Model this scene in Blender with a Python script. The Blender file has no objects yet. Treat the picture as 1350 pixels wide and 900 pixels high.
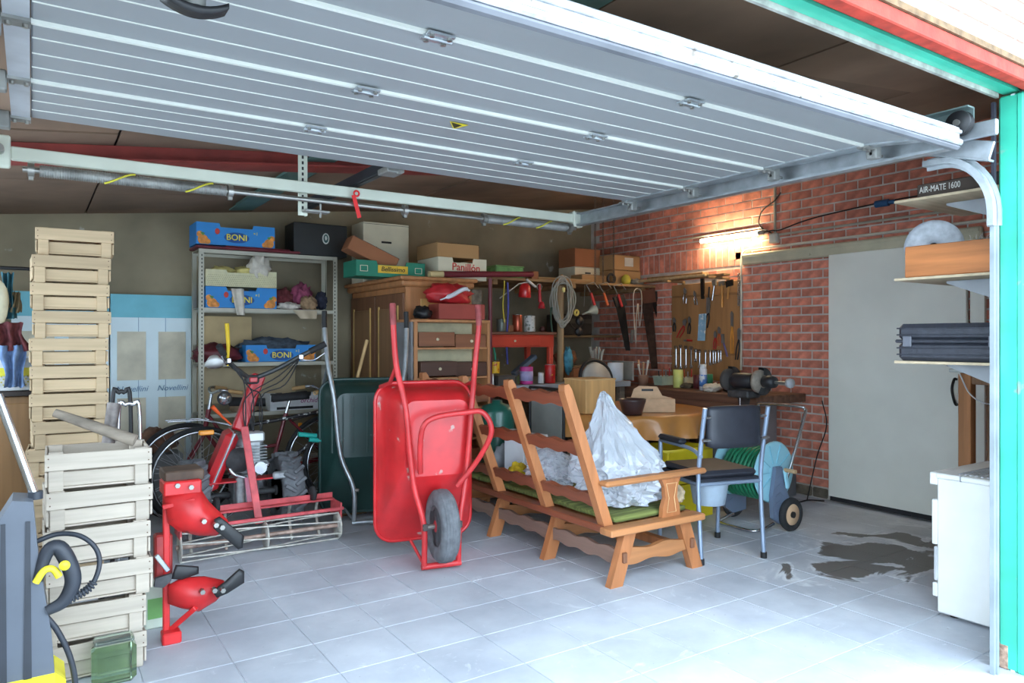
import bpy, bmesh, math, random
from mathutils import Vector, Matrix, noise
V = Vector
rnd = random.Random(7)
sc = bpy.context.scene
COL = sc.collection
# ------------------------------------------------------------------ camera, sky, exposure
F_PX, YAW, HC, HY = 958.0, math.radians(33.5), 1.30, 447.0
cam = bpy.data.cameras.new('camera')
cam.sensor_width = 36.0
cam.lens = 36.0 * F_PX / 1350.0
cam.shift_y = (HY - 450.0) / 1350.0
cam.clip_start = 0.02
camo = bpy.data.objects.new('camera', cam)
COL.objects.link(camo)
camo.location = (0, 0, HC)
camo.rotation_euler = (math.pi / 2, 0, -YAW)
sc.camera = camo

world = bpy.data.worlds.new('sky')
sc.world = world
world.use_nodes = True
wn = world.node_tree
bg = wn.nodes['Background']
bg.inputs[0].default_value = (0.68, 0.84, 1.0, 1)
bg.inputs[1].default_value = 1.0
sc.view_settings.view_transform = 'Standard'
sc.view_settings.look = 'None'
sc.view_settings.gamma = 1.0
sc.view_settings.use_curve_mapping = False
sc.view_settings.exposure = 3.0

# pixel of the photograph -> point on a plane of the room
SN, CS = math.sin(YAW), math.cos(YAW)
def ray(px, py):
    u = (px - 675.0) / F_PX
    return V((SN + u * CS, CS - u * SN, (HY - py) / F_PX))
def pz(px, py, z=0.0):
    d = ray(px, py); t = (z - HC) / d.z
    return V((d.x * t, d.y * t, z))
def pX(px, py, X):
    d = ray(px, py); t = X / d.x
    return V((X, d.y * t, HC + d.z * t))
def pY(px, py, Y):
    d = ray(px, py); t = Y / d.y
    return V((d.x * t, Y, HC + d.z * t))

# ------------------------------------------------------------------ materials
def lin(c):
    out = []
    for x in c[:3]:
        x = x / 255.0
        out.append(x / 12.92 if x <= 0.04045 else ((x + 0.055) / 1.055) ** 2.4)
    return out
MATS = {}
def mat(name, col, rough=.55, metal=0., var=.14, scale=6., bump=0., wood=None, rand=0.,
        trans=0., alpha=1., emit=0., spots=None, island=False, coat=0., spec=.5):
    if name in MATS: return MATS[name]
    m = bpy.data.materials.new(name); m.use_nodes = True
    nt = m.node_tree; N = nt.nodes; L = nt.links
    b = N['Principled BSDF']
    c = lin(col)
    tc = N.new('ShaderNodeTexCoord'); mp = N.new('ShaderNodeMapping')
    L.new(tc.outputs['Object'], mp.inputs['Vector'])
    s = [scale] * 3
    if wood is not None:
        s = [scale * 5] * 3; s[wood] = scale * .35
    mp.inputs['Scale'].default_value = s
    nz = N.new('ShaderNodeTexNoise'); nz.inputs['Scale'].default_value = 1.0
    nz.inputs['Detail'].default_value = 4.0
    L.new(mp.outputs[0], nz.inputs['Vector'])
    mr = N.new('ShaderNodeMapRange')
    mr.inputs['From Min'].default_value = .3; mr.inputs['From Max'].default_value = .7
    L.new(nz.outputs['Fac'], mr.inputs['Value'])
    mx = N.new('ShaderNodeMix'); mx.data_type = 'RGBA'
    mx.inputs['A'].default_value = [max(0, x * (1 - var * 1.6)) for x in c] + [1]
    mx.inputs['B'].default_value = [min(1, x * (1 + var * 1.2)) for x in c] + [1]
    L.new(mr.outputs[0], mx.inputs['Factor'])
    out = mx.outputs['Result']
    if rand or island:
        if island:
            g = N.new('ShaderNodeNewGeometry'); rv = g.outputs['Random Per Island']
        else:
            g = N.new('ShaderNodeObjectInfo'); rv = g.outputs['Random']
        r2 = N.new('ShaderNodeMapRange')
        r2.inputs['To Min'].default_value = 1 - rand; r2.inputs['To Max'].default_value = 1 + rand
        L.new(rv, r2.inputs['Value'])
        h = N.new('ShaderNodeHueSaturation')
        L.new(r2.outputs[0], h.inputs['Value']); L.new(out, h.inputs['Color']); out = h.outputs[0]
    if spots:
        c2 = lin(spots[0])
        n2 = N.new('ShaderNodeTexNoise'); n2.inputs['Scale'].default_value = spots[1]; n2.inputs['Detail'].default_value = 6
        L.new(tc.outputs['Object'], n2.inputs['Vector'])
        m2 = N.new('ShaderNodeMapRange')
        m2.inputs['From Min'].default_value = spots[2]; m2.inputs['From Max'].default_value = spots[2] + .06
        L.new(n2.outputs['Fac'], m2.inputs['Value'])
        x2 = N.new('ShaderNodeMix'); x2.data_type = 'RGBA'
        L.new(m2.outputs[0], x2.inputs['Factor']); L.new(out, x2.inputs['A'])
        x2.inputs['B'].default_value = c2 + [1]; out = x2.outputs['Result']
    L.new(out, b.inputs['Base Color'])
    b.inputs['Roughness'].default_value = rough
    b.inputs['Metallic'].default_value = metal
    b.inputs['Specular IOR Level'].default_value = spec
    b.inputs['Coat Weight'].default_value = coat
    if trans: b.inputs['Transmission Weight'].default_value = trans
    if alpha < 1: b.inputs['Alpha'].default_value = alpha
    if emit:
        b.inputs['Emission Color'].default_value = c + [1]; b.inputs['Emission Strength'].default_value = emit
    if bump:
        bp = N.new('ShaderNodeBump'); bp.inputs['Strength'].default_value = bump
        bp.inputs['Distance'].default_value = .01
        L.new(nz.outputs['Fac'], bp.inputs['Height']); L.new(bp.outputs[0], b.inputs['Normal'])
    MATS[name] = m
    return m

# ------------------------------------------------------------------ mesh helpers
def frame(o, x, z):
    """matrix with origin o, local x along x, local z close to z"""
    x = V(x).normalized(); z = V(z); z = (z - x * z.dot(x)).normalized(); y = z.cross(x)
    m = Matrix((x, y, z)).transposed().to_4x4(); m.translation = V(o)
    return m
def rotm(rx=0, ry=0, rz=0):
    from mathutils import Euler
    return Euler((rx, ry, rz)).to_matrix().to_4x4()
class MB:
    def __init__(s): s.v = []; s.f = []; s.sm = []
    def add(s, vs, fs, smooth=False, M=None):
        o = len(s.v)
        s.v += [tuple(M @ V(p)) if M is not None else tuple(p) for p in vs]
        s.f += [tuple(i + o for i in f) for f in fs]
        s.sm += [smooth] * len(fs)
        return s
    def box(s, c, d, M=None, bev=0., rz=0.):
        """centre c, full size d; M optional matrix applied after"""
        h = [x / 2 for x in d]; c = V(c)
        if rz:
            R = Matrix.Translation(c) @ Matrix.Rotation(rz, 4, 'Z'); M = R if M is None else M @ R; c = V((0, 0, 0))
        b = min(bev, min(h) * .9)
        if b <= 0:
            vs = [c + V((x * h[0], y * h[1], z * h[2])) for x in (-1, 1) for y in (-1, 1) for z in (-1, 1)]
            fs = [(0, 1, 3, 2), (4, 6, 7, 5), (0, 4, 5, 1), (2, 3, 7, 6), (0, 2, 6, 4), (1, 5, 7, 3)]
            return s.add(vs, fs, False, M)
        vs = []; ix = {}
        for x in (-1, 1):
            for y in (-1, 1):
                for z in (-1, 1):
                    for a in range(3):
                        p = [x * (h[0] - b), y * (h[1] - b), z * (h[2] - b)]
                        sg = (x, y, z)[a]; p[a] = sg * h[a]
                        ix[(x, y, z, a)] = len(vs); vs.append(c + V(p))
        fs = []
        def key(a, sa, b_, sb, c_, sc_, ax):
            k = [0, 0, 0]; k[a] = sa; k[b_] = sb; k[c_] = sc_
            return ix[(k[0], k[1], k[2], ax)]
        for a in range(3):
            b_, c_ = (a + 1) % 3, (a + 2) % 3
            for sa in (-1, 1):
                fs.append([key(a, sa, b_, q[0], c_, q[1], a) for q in ((-1, -1), (1, -1), (1, 1), (-1, 1))])
                for sb in (-1, 1):
                    fs.append([key(a, sa, b_, sb, c_, -1, a), key(a, sa, b_, sb, c_, 1, a),
                               key(a, sa, b_, sb, c_, 1, b_), key(a, sa, b_, sb, c_, -1, b_)])
        for x in (-1, 1):
            for y in (-1, 1):
                for z in (-1, 1): fs.append([ix[(x, y, z, a)] for a in range(3)])
        return s.add(vs, fs, False, M)
    def tube(s, pts, r, n=8, closed=False, M=None):
        P = [V(p) for p in pts]; k = len(P)
        R = r if isinstance(r, (list, tuple)) else [r] * k
        T = []
        for i in range(k):
            a = P[i - 1] if (i > 0 or closed) else P[i]; b = P[(i + 1) % k] if (i < k - 1 or closed) else P[i]
            t = (b - a); T.append(t.normalized() if t.length > 1e-9 else V((0, 0, 1)))
        up = V((0, 0, 1)) if abs(T[0].z) < .9 else V((1, 0, 0))
        nx = T[0].cross(up).normalized()
        vs = []
        for i in range(k):
            nx = (nx - T[i] * nx.dot(T[i]))
            nx = nx.normalized() if nx.length > 1e-6 else T[i].orthogonal().normalized()
            by = T[i].cross(nx)
            for j in range(n):
                a = 2 * math.pi * j / n
                vs.append(P[i] + (nx * math.cos(a) + by * math.sin(a)) * R[i])
        fs = []
        for i in range(k if closed else k - 1):
            i2 = (i + 1) % k
            for j in range(n):
                j2 = (j + 1) % n
                fs.append((i * n + j, i * n + j2, i2 * n + j2, i2 * n + j))
        s.add(vs, fs, True, M)
        if not closed:
            s.add([vs[j] for j in range(n)], [tuple(range(n))], False, M)
            s.add([vs[(k - 1) * n + j] for j in range(n)], [tuple(range(n))], False, M)
        return s
    def cyl(s, a, b, r, r2=None, n=16, M=None):
        return s.tube([a, b], [r, r if r2 is None else r2], n, False, M)
    def lathe(s, prof, n=20, M=None, smooth=True, arc=2 * math.pi):
        """profile (r,z) turned round local z"""
        vs = []; k = len(prof); full = abs(arc - 2 * math.pi) < 1e-6
        m = n if full else n + 1
        for r, z in prof:
            for j in range(m):
                a = arc * j / n; vs.append((r * math.cos(a), r * math.sin(a), z))
        fs = []
        for i in range(k - 1):
            for j in range(n):
                j2 = (j + 1) % m
                fs.append((i * m + j, i * m + j2, (i + 1) * m + j2, (i + 1) * m + j))
        if full:
            if prof[0][0] > 1e-5: fs.append(tuple(range(m)))
            if prof[-1][0] > 1e-5: fs.append(tuple((k - 1) * m + j for j in range(m)))
        return s.add(vs, fs, smooth, M)
    def torus(s, R, r, M=None, n=32, m=10, sx=1.):
        vs = []
        for i in range(n):
            a = 2 * math.pi * i / n
            for j in range(m):
                b = 2 * math.pi * j / m
                q = R + r * math.cos(b)
                vs.append((q * math.cos(a), q * math.sin(a), sx * r * math.sin(b)))
        fs = [(i * m + j, ((i + 1) % n) * m + j, ((i + 1) % n) * m + (j + 1) % m, i * m + (j + 1) % m) for i in range(n) for j in range(m)]
        return s.add(vs, fs, True, M)
    def prism(s, poly, t, M=None, smooth=False):
        """2-d polygon in local xy, thickness t along local z (centred)"""
        k = len(poly)
        vs = [(p[0], p[1], -t / 2) for p in poly] + [(p[0], p[1], t / 2) for p in poly]
        fs = [tuple(range(k)), tuple(range(k, 2 * k))] + [(i, (i + 1) % k, k + (i + 1) % k, k + i) for i in range(k)]
        return s.add(vs, fs, smooth, M)
    def blob(s, c, r, seed=0, amp=.2, fq=2.5, n=24, M=None, floor=None, ridge=False):
        """crumpled closed lump"""
        vs = []; c = V(c); o = V((seed * 7.3, seed * 3.1, seed * 1.7))
        m = n // 2
        for i in range(m + 1):
            th = math.pi * i / m
            for j in range(n):
                ph = 2 * math.pi * j / n
                d = V((math.sin(th) * math.cos(ph), math.sin(th) * math.sin(ph), math.cos(th)))
                q = noise.fractal(d * fq + o, 1.0, 2.0, 3)
                if ridge: q = (abs(q) * 2 - .5)
                k = 1 + amp * q
                p = V((d.x * r[0] * k, d.y * r[1] * k, d.z * r[2] * k))
                if floor is not None: p.z = max(p.z, floor)
                vs.append(c + p)
        fs = [(i * n + j, i * n + (j + 1) % n, (i + 1) * n + (j + 1) % n, (i + 1) * n + j) for i in range(m) for j in range(n)]
        return s.add(vs, fs, True, M)
    def sheet(s, fn, nu, nv, t=0., M=None):
        """surface fn(u,v), u,v in 0..1; t adds thickness downwards along z"""
        vs = [V(fn(i / nu, j / nv)) for i in range(nu + 1) for j in range(nv + 1)]
        w = nv + 1
        fs = [(i * w + j, (i + 1) * w + j, (i + 1) * w + j + 1, i * w + j + 1) for i in range(nu) for j in range(nv)]
        if t:
            o = len(vs); vs += [p - V((0, 0, t)) for p in vs]
            fs += [tuple(reversed([q + o for q in f])) for f in fs[:nu * nv]]
            edge = [(i * w, (i + 1) * w) for i in range(nu)] + [(i * w + nv, (i + 1) * w + nv) for i in range(nu)] + \
                   [(j, j + 1) for j in range(nv)] + [(nu * w + j, nu * w + j + 1) for j in range(nv)]
            fs += [(a, b, b + o, a + o) for a, b in edge]
        return s.add(vs, fs, True, M)
    def mesh(s, name, m, inv=None):
        me = bpy.data.meshes.new(name)
        vs = [tuple(inv @ V(p)) for p in s.v] if inv is not None else s.v
        me.from_pydata(vs, [], s.f)
        me.polygons.foreach_set('use_smooth', s.sm)
        bm = bmesh.new(); bm.from_mesh(me)
        bmesh.ops.recalc_face_normals(bm, faces=bm.faces)
        bm.to_mesh(me); bm.free()
        if m is not None: me.materials.append(m)
        me.update()
        return me
    def build(s, name, m, parent=None, W=False, label=None):
        """W: vertices are in world coordinates"""
        inv = ROOT[parent.name].inverted() if (W and parent is not None) else None
        o = bpy.data.objects.new(name, s.mesh(name, m, inv))
        COL.objects.link(o)
        if parent is not None:
            o.parent = parent; ROOT[o.name] = ROOT[parent.name]
        else: ROOT[o.name] = Matrix()
        if label: o['label'] = label
        return o
ROOT = {}
def thing(name, label, cat, loc=(0, 0, 0), rz=0., group=None):
    o = bpy.data.objects.new(name, None); COL.objects.link(o)
    o.empty_display_size = .05
    o.location = loc; o.rotation_euler = (0, 0, rz)
    ROOT[o.name] = Matrix.Translation(V(loc)) @ Matrix.Rotation(rz, 4, 'Z')
    o['label'] = label; o['category'] = cat
    if group: o['group'] = group
    return o
def single(mb, name, m, label, cat, group=None, loc=None):
    """a thing that is one mesh; its origin is moved to its base"""
    if loc is None:
        xs = [p[0] for p in mb.v]; ys = [p[1] for p in mb.v]; zs = [p[2] for p in mb.v]
        loc = ((min(xs) + max(xs)) / 2, (min(ys) + max(ys)) / 2, min(zs))
    inv = Matrix.Translation(V(loc)).inverted()
    o = bpy.data.objects.new(name, mb.mesh(name, m, inv)); COL.objects.link(o)
    o.location = loc; ROOT[o.name] = Matrix.Translation(V(loc))
    o['label'] = label; o['category'] = cat
    if group: o['group'] = group
    return o
def struct(mb, name, m):
    o = mb.build(name, m); o['kind'] = 'structure'; return o
def dup(root, loc, rz, label):
    """copy of a thing with its parts and sub-parts"""
    r = root.copy(); COL.objects.link(r); r.location = loc; r.rotation_euler = (0, 0, rz); r['label'] = label
    ROOT[r.name] = Matrix.Translation(V(loc)) @ Matrix.Rotation(rz, 4, 'Z')
    for ch in list(root.children):
        k = ch.copy(); COL.objects.link(k); k.parent = r
        for g in ch.children:
            q = g.copy(); COL.objects.link(q); q.parent = k
    return r
def arc(c, r, a0, a1, n, ax=V((1, 0, 0)), ay=V((0, 0, 1))):
    return [V(c) + ax * (r * math.cos(a0 + (a1 - a0) * i / n)) + ay * (r * math.sin(a0 + (a1 - a0) * i / n)) for i in range(n + 1)]
def smoothpath(pts, n=6):
    """Catmull-Rom through the points"""
    P = [V(p) for p in pts]; P = [P[0] * 2 - P[1]] + P + [P[-1] * 2 - P[-2]]
    out = []
    for i in range(1, len(P) - 2):
        for k in range(n):
            t = k / n
            a, b, c, d = P[i - 1], P[i], P[i + 1], P[i + 2]
            out.append(.5 * ((2 * b) + (c - a) * t + (2 * a - 5 * b + 4 * c - d) * t * t + (3 * b - a - 3 * c + d) * t ** 3))
    out.append(P[-2]); return out
def text(s, size, M, m, name, parent, W=True, shear=0., bold=0.0, squash=1.0):
    """lettering as a thin mesh; M places local xy (x = reading direction)"""
    cu = bpy.data.curves.new(name, 'FONT'); cu.body = s; cu.size = size; cu.align_x = 'CENTER'; cu.align_y = 'CENTER'
    cu.extrude = .0012; cu.shear = shear; cu.offset = bold
    cu.resolution_u = 3
    o = bpy.data.objects.new(name, cu); COL.objects.link(o)
    dg = bpy.context.evaluated_depsgraph_get()
    me = bpy.data.meshes.new_from_object(o.evaluated_get(dg))
    bpy.data.objects.remove(o); bpy.data.curves.remove(cu)
    Mx = M @ Matrix.Diagonal((squash, 1, 1, 1))
    if W and parent is not None: Mx = ROOT[parent.name].inverted() @ Mx
    me.transform(Mx)
    me.materials.clear(); me.materials.append(m)
    t = bpy.data.objects.new(name, me); COL.objects.link(t); t.parent = parent
    ROOT[t.name] = ROOT[parent.name]
    return t
# ------------------------------------------------------------------ room shell
XL, XR, YB, YF = -0.9, 5.40, 6.5, 1.32
def ceil_z(x): return 2.235 + .103 * x
M_conc = mat('concrete_base', (206, 210, 216), .9, var=.1, scale=3)
# floor tile material: world-space grime, white bloom and one dark wet patch
def floor_mat():
    m = bpy.data.materials.new('floor_tile_cement'); m.use_nodes = True
    nt = m.node_tree; N = nt.nodes; L = nt.links; b = N['Principled BSDF']
    g = N.new('ShaderNodeNewGeometry'); pos = g.outputs['Position']
    def nz(sc_, det, rough=.6, dist=0.):
        n = N.new('ShaderNodeTexNoise'); n.inputs['Scale'].default_value = sc_; n.inputs['Detail'].default_value = det
        n.inputs['Roughness'].default_value = rough; n.inputs['Distortion'].default_value = dist
        L.new(pos, n.inputs['Vector']); return n.outputs['Fac']
    def mr(src, a, b_, c=0., d=1.):
        r = N.new('ShaderNodeMapRange'); r.inputs['From Min'].default_value = a; r.inputs['From Max'].default_value = b_
        r.inputs['To Min'].default_value = c; r.inputs['To Max'].default_value = d; L.new(src, r.inputs['Value']); return r.outputs[0]
    def mix(f, a, b_):
        x = N.new('ShaderNodeMix'); x.data_type = 'RGBA'; L.new(f, x.inputs['Factor'])
        for s_, k in ((a, 'A'), (b_, 'B')):
            if isinstance(s_, tuple): x.inputs[k].default_value = lin(s_) + [1]
            else: L.new(s_, x.inputs[k])
        return x.outputs['Result']
    base = mix(mr(nz(2.2, 6), .35, .65), (172, 177, 186), (196, 201, 208))
    oi = N.new('ShaderNodeObjectInfo'); h = N.new('ShaderNodeHueSaturation')
    L.new(mr(oi.outputs['Random'], 0, 1, .93, 1.06), h.inputs['Value']); L.new(base, h.inputs['Color'])
    col = mix(mr(nz(5, 8, .7, 1.5), .60, .72, 0, .55), h.outputs[0], (232, 236, 240))
    col = mix(mr(nz(40, 3), .70, .76, 0, .6), col, (95, 95, 98))
    sub = N.new('ShaderNodeVectorMath'); sub.operation = 'SUBTRACT'; L.new(pos, sub.inputs[0]); sub.inputs[1].default_value = (4.42, 2.42, 0)
    mul = N.new('ShaderNodeVectorMath'); mul.operation = 'MULTIPLY'; L.new(sub.outputs[0], mul.inputs[0]); mul.inputs[1].default_value = (1 / .85, 1 / .42, 0)
    ln = N.new('ShaderNodeVectorMath'); ln.operation = 'LENGTH'; L.new(mul.outputs[0], ln.inputs[0])
    nn = mr(nz(2.6, 5, .55, .8), .25, .75, -.75, .75)
    ad = N.new('ShaderNodeMath'); L.new(ln.outputs['Value'], ad.inputs[0]); L.new(nn, ad.inputs[1])
    wet = mr(ad.outputs[0], .62, .70, 1, 0)
    rim = N.new('ShaderNodeMath'); rim.operation = 'MULTIPLY'
    L.new(mr(ad.outputs[0], .66, .74), rim.inputs[0]); L.new(mr(ad.outputs[0], .78, .92, 1, 0), rim.inputs[1])
    rim2 = N.new('ShaderNodeMath'); rim2.operation = 'MULTIPLY'; L.new(rim.outputs[0], rim2.inputs[0]); L.new(mr(nz(5, 4), .42, .6), rim2.inputs[1])
    col = mix(rim2.outputs[0], col, (214, 218, 222))
    col = mix(wet, col, (96, 94, 92))
    L.new(col, b.inputs['Base Color'])
    L.new(mr(wet, 0, 1, .8, .5), b.inputs['Roughness'])
    bp = N.new('ShaderNodeBump'); bp.inputs['Strength'].default_value = .25; bp.inputs['Distance'].default_value = .004
    L.new(nz(9, 6), bp.inputs['Height']); L.new(bp.outputs[0], b.inputs['Normal'])
    return m
M_tile = floor_mat()
fl = struct(MB().box(((XL + XR) / 2, (YF - .12 + YB) / 2, -.054), (XR - XL + .4, YB - YF + .5, .1)), 'floor', M_conc)
TS = .325
tm = MB().box((0, 0, -.012), (TS - .003, TS - .003, .024), bev=.002).mesh('floor_tile', M_tile)
far = MB()
ny = int((YB - 1.12) / TS); nx = int((XR - XL) / TS) + 1
cand = []
for i in range(nx):
    for j in range(ny + 1):
        x, y = XL + TS * (i + .36), 1.12 + TS * (j + .45)
        if x > XR - .02 or y > YB: continue
        dep = x * SN + y * CS; px = 675 + F_PX * (x * CS - y * SN) / dep
        cand.append((0 if -60 < px < 1420 else 1, dep, x, y))
cand.sort()
for k, (vis, dep, x, y) in enumerate(cand):
    if k < 300 and not vis:
        o = bpy.data.objects.new('floor_tile', tm); COL.objects.link(o); o.location = (x, y, 0); o.parent = fl; ROOT[o.name] = Matrix()
    else: far.box((x, y, -.012), (TS - .005, TS - .005, .024))
if far.v:
    o = far.build('distant_floor_tiles', M_tile, fl); o['kind'] = 'stuff'
struct(MB().box((2, -4.4, -.08), (24, 11.0, .1)), 'ground', mat('driveway_paving', (176, 176, 174), .9, var=.1, scale=2))

# ---- back wall, left wall
M_plaster = mat('old_plaster', (148, 136, 112), .92, var=.22, scale=1.6, bump=.3, spots=((190, 186, 172), 7, .69))
struct(MB().box(((XL + XR) / 2, YB + .1, 1.5), (XR - XL + .4, .2, 3.2)), 'wall_back', M_plaster)
WY0, WY1, WZ0, WZ1 = 2.2, 5.4, .95, 2.02      # window added in the unseen left wall to brighten the interior
struct(MB().box((XL - .1, (1.17 + WY0) / 2, 1.5), (.2, WY0 - 1.17, 3.2)).box((XL - .1, (WY1 + 6.65) / 2, 1.5), (.2, 6.65 - WY1, 3.2))
       .box((XL - .1, (WY0 + WY1) / 2, (WZ0 - .1) / 2), (.2, WY1 - WY0, WZ0 + .1)).box((XL - .1, (WY0 + WY1) / 2, (WZ1 + 3.1) / 2), (.2, WY1 - WY0, 3.1 - WZ1)), 'wall_left', M_plaster)
w1 = struct(MB().box((XL - .1, (WY0 + WY1) / 2, WZ0 + .02), (.06, WY1 - WY0, .04)).box((XL - .1, (WY0 + WY1) / 2, WZ1 - .02), (.06, WY1 - WY0, .04)), 'added_window_1', mat('added_window_frame', (222, 222, 216), .5))
for q in range(5): MB().box((XL - .1, WY0 + .02 + (WY1 - WY0 - .04) * q / 4, (WZ0 + WZ1) / 2), (.05, .04, WZ1 - WZ0 - .08)).build('added_mullion', mat('added_window_frame', (222, 222, 216), .5), w1)
for q in range(4): MB().box((XL - .1, WY0 + (WY1 - WY0) * (q + .5) / 4, (WZ0 + WZ1) / 2), (.004, (WY1 - WY0) / 4 - .05, WZ1 - WZ0 - .08)).build('pane', mat('added_window_pane', (220, 230, 230), .05, alpha=.08), w1)
# ---- right wall of bricks
M_mortar = mat('mortar', (196, 186, 176), .95, var=.15, scale=8, bump=.3)
M_brick = mat('red_brick', (204, 128, 106), .9, var=.2, scale=14, bump=.35, rand=.22)
M_brick2 = mat('red_brick_far', (204, 128, 106), .9, var=.2, scale=14, bump=.35, rand=.22, island=True)
wr = struct(MB().box((XR + .1, (YF + YB) / 2, 1.5), (.2, YB - YF + .3, 3.2)), 'wall_right', M_mortar)
BL, BH, CH = .188, .061, .0745
bme = MB().box((0, 0, 0), (.02, BL, BH), bev=.003).mesh('brick', M_brick)
bms = MB().box((0, 0, 0), (.02, BH, BL), bev=.003).mesh('brick', M_brick)
bl = []
k = 0; z = .095 + BH / 2
while z < 2.85:
    y = 1.35 + (BL + .012) * (.5 if k % 2 else 0)
    while y < YB - .1:
        hid = (2.46 < y - BL / 2 and y + BL / 2 < 3.44 and z < 1.95) or (4.40 < y - BL / 2 and y + BL / 2 < 5.16 and .9 < z < 1.9)
        sold = 1.96 < z < 2.18 and y > 4.36
        if not hid and not sold: bl.append((y, z, 0))
        y += BL + .012
    z += CH; k += 1
y = 4.40
while y < YB - .05:
    bl.append((y, 2.072, 1)); y += CH
def bvis(b):
    y, z, s_ = b; dep = XR * SN + y * CS
    px = 675 + F_PX * (XR * CS - y * SN) / dep; py = HY - F_PX * (z - HC) / dep
    ok = (978 < px < 1110 and 330 < py < 660) or (790 < px < 1310 and 130 < py < 345 and py > 295 - .287 * (px - 760)) or (780 < px < 885 and 400 < py < 500) or (px > 1280 and py > 480)
    return (0 if ok else 1, dep)
bl.sort(key=bvis)
rest = MB()
for i, b in enumerate(bl):
    y, z, s_ = b
    if i < 300:
        o = bpy.data.objects.new('brick', bms if s_ else bme); COL.objects.link(o); o.parent = wr; ROOT[o.name] = Matrix()
        o.location = (XR + .004 + rnd.uniform(-.0015, .0015), y, z)
    else: rest.box((XR + .004, y, z), (.02, BH, BL) if s_ else (.02, BL, BH))
o = rest.build('distant_bricks', M_brick2, wr); o['kind'] = 'stuff'
M_stone = mat('plinth_stone', (108, 98, 84), .95, var=.3, scale=12, bump=.5, rand=.2)
y = 3.5
while y < 4.4:
    w = rnd.uniform(.13, .22)
    MB().box((XR - .004, y + w / 2, .042), (.024, w - .012, .078), bev=.008).build('plinth_stone', M_stone, wr)
    y += w
# ---- ceiling boards on a slope
M_board = mat('brown_fibreboard', (138, 112, 92), .9, var=.2, scale=1.5, bump=.15, rand=.12)
M_dark = mat('dark_void', (40, 34, 30), .95)
sl = math.atan(.103)
def slope_box(mb, x0, x1, y0, y1, zb, t):
    vs = []
    for x in (x0, x1):
        for y_ in (y0, y1):
            for q in (0, t): vs.append((x, y_, ceil_z(x) + zb + q))
    mb.add(vs, [(0, 1, 3, 2), (4, 6, 7, 5), (0, 4, 5, 1), (2, 3, 7, 6), (0, 2, 6, 4), (1, 5, 7, 3)]); return mb
ce = struct(slope_box(MB(), XL - .2, XR + .2, YF - .1, YB + .2, .02, .12), 'ceiling', M_dark)
xs = [XL, .35, 1.57, 2.79, 4.01, XR]; 
for i in range(5):
    ys = [YF - .1, 2.1, 3.3, 4.5, 5.6, YB] if i % 2 else [YF - .1, 2.7, 3.9, 5.1, YB]
    for a, b in zip(ys[:-1], ys[1:]):
        dz = rnd.uniform(-.006, .004)
        slope_box(MB(), xs[i] + .006, xs[i + 1] - .006, a + .006, b - .006, dz, .016).build('ceiling_board', M_board, ce)
M_redsteel = mat('red_oxide_steel', (138, 52, 44), .7, var=.2, scale=5)
o = slope_box(MB(), XL, 3.4, 4.12, 4.20, -.085, .08)
o.v = o.v; slope_box(o, XL, 3.4, 4.07, 4.25, -.090, .012)
struct(o, 'trim_1', M_redsteel)
M_green = mat('green_painted_steel', (62, 188, 158), .45, var=.12, scale=5, spots=((150, 160, 150), 9, .70), coat=.2)
M_greend = mat('dark_green_steel', (84, 116, 108), .5, var=.15)
# green angle beam under the ceiling near the opening
o = slope_box(MB(), 1.35, 1.43, 1.4, 6.0, -.05, .05); slope_box(o, 1.30, 1.48, 1.4, 6.0, -.055, .01)
struct(o, 'trim_2', M_greend)

# ---- front wall: jamb, lintel, facade
M_fac = mat('facade_brick_glare', (226, 178, 166), .9, var=.1, scale=9, bump=.3, rand=.08)  # brick made paler: the glare of sunlight is put into its colour
M_facm = mat('facade_mortar', (214, 202, 192), .95, var=.1, scale=9)
XJ = 3.18
wf = struct(MB().box(((XJ + .12 + XR + .2) / 2, 1.27, 1.5), (XR + .2 - XJ - .12, .12, 3.2))
            .box(((XL - .2 + XJ + .12) / 2, 1.27, 2.62), (XJ + .12 - XL + .2, .12, .62))
            .box(((XL - .2 - .22) / 2, 1.27, 1.2), (.5, .12, 2.4)), 'wall_front', M_facm)
fbm = MB().box((0, 0, 0), (.19, .02, .065), bev=.004).mesh('brick', M_fac)
for r_ in range(6):
    z = 2.36 + r_ * CH
    x = .6 + (.101 if r_ % 2 else 0)
    while x < 4.2:
        o = bpy.data.objects.new('brick', fbm); COL.objects.link(o); o.parent = wf; o.location = (x, 1.208, z); x += .202
fb = MB()
for r_ in range(31):
    x = XJ + .26 + (.101 if r_ % 2 else 0)
    while x < 4.4: fb.box((x, 1.208, .04 + r_ * CH), (.19, .02, .065)); x += .202
o = fb.build('lower_facade_bricks', M_fac, wf); o['kind'] = 'stuff'
M_redl = mat('red_lintel_paint', (186, 58, 40), .8, var=.2, scale=18, bump=.3)
struct(MB().box(((XL + XJ + .3) / 2, 1.225, 2.285), (XJ + .3 - XL, .05, .05), bev=.004), 'trim_3', M_redl)
struct(MB().box(((XL + XJ + .2) / 2, 1.203, 2.322), (XJ + .2 - XL, .018, .022)), 'trim_4', mat('crumbly_mortar', (128, 102, 74), .95, var=.3, scale=20, bump=.5))
struct(MB().box(((XL + XJ) / 2, 1.30, 2.275), (XJ - XL + .1, .05, .012)).box(((XL + XJ) / 2, 1.325, 2.30), (XJ - XL + .1, .012, .06)), 'trim_5', M_green)
struct(MB().box(((XL + XJ) / 2, 1.335, 2.262), (XJ - XL, .012, .022)), 'trim_6', mat('grey_seal', (168, 168, 160), .7, var=.2, scale=20))
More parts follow.
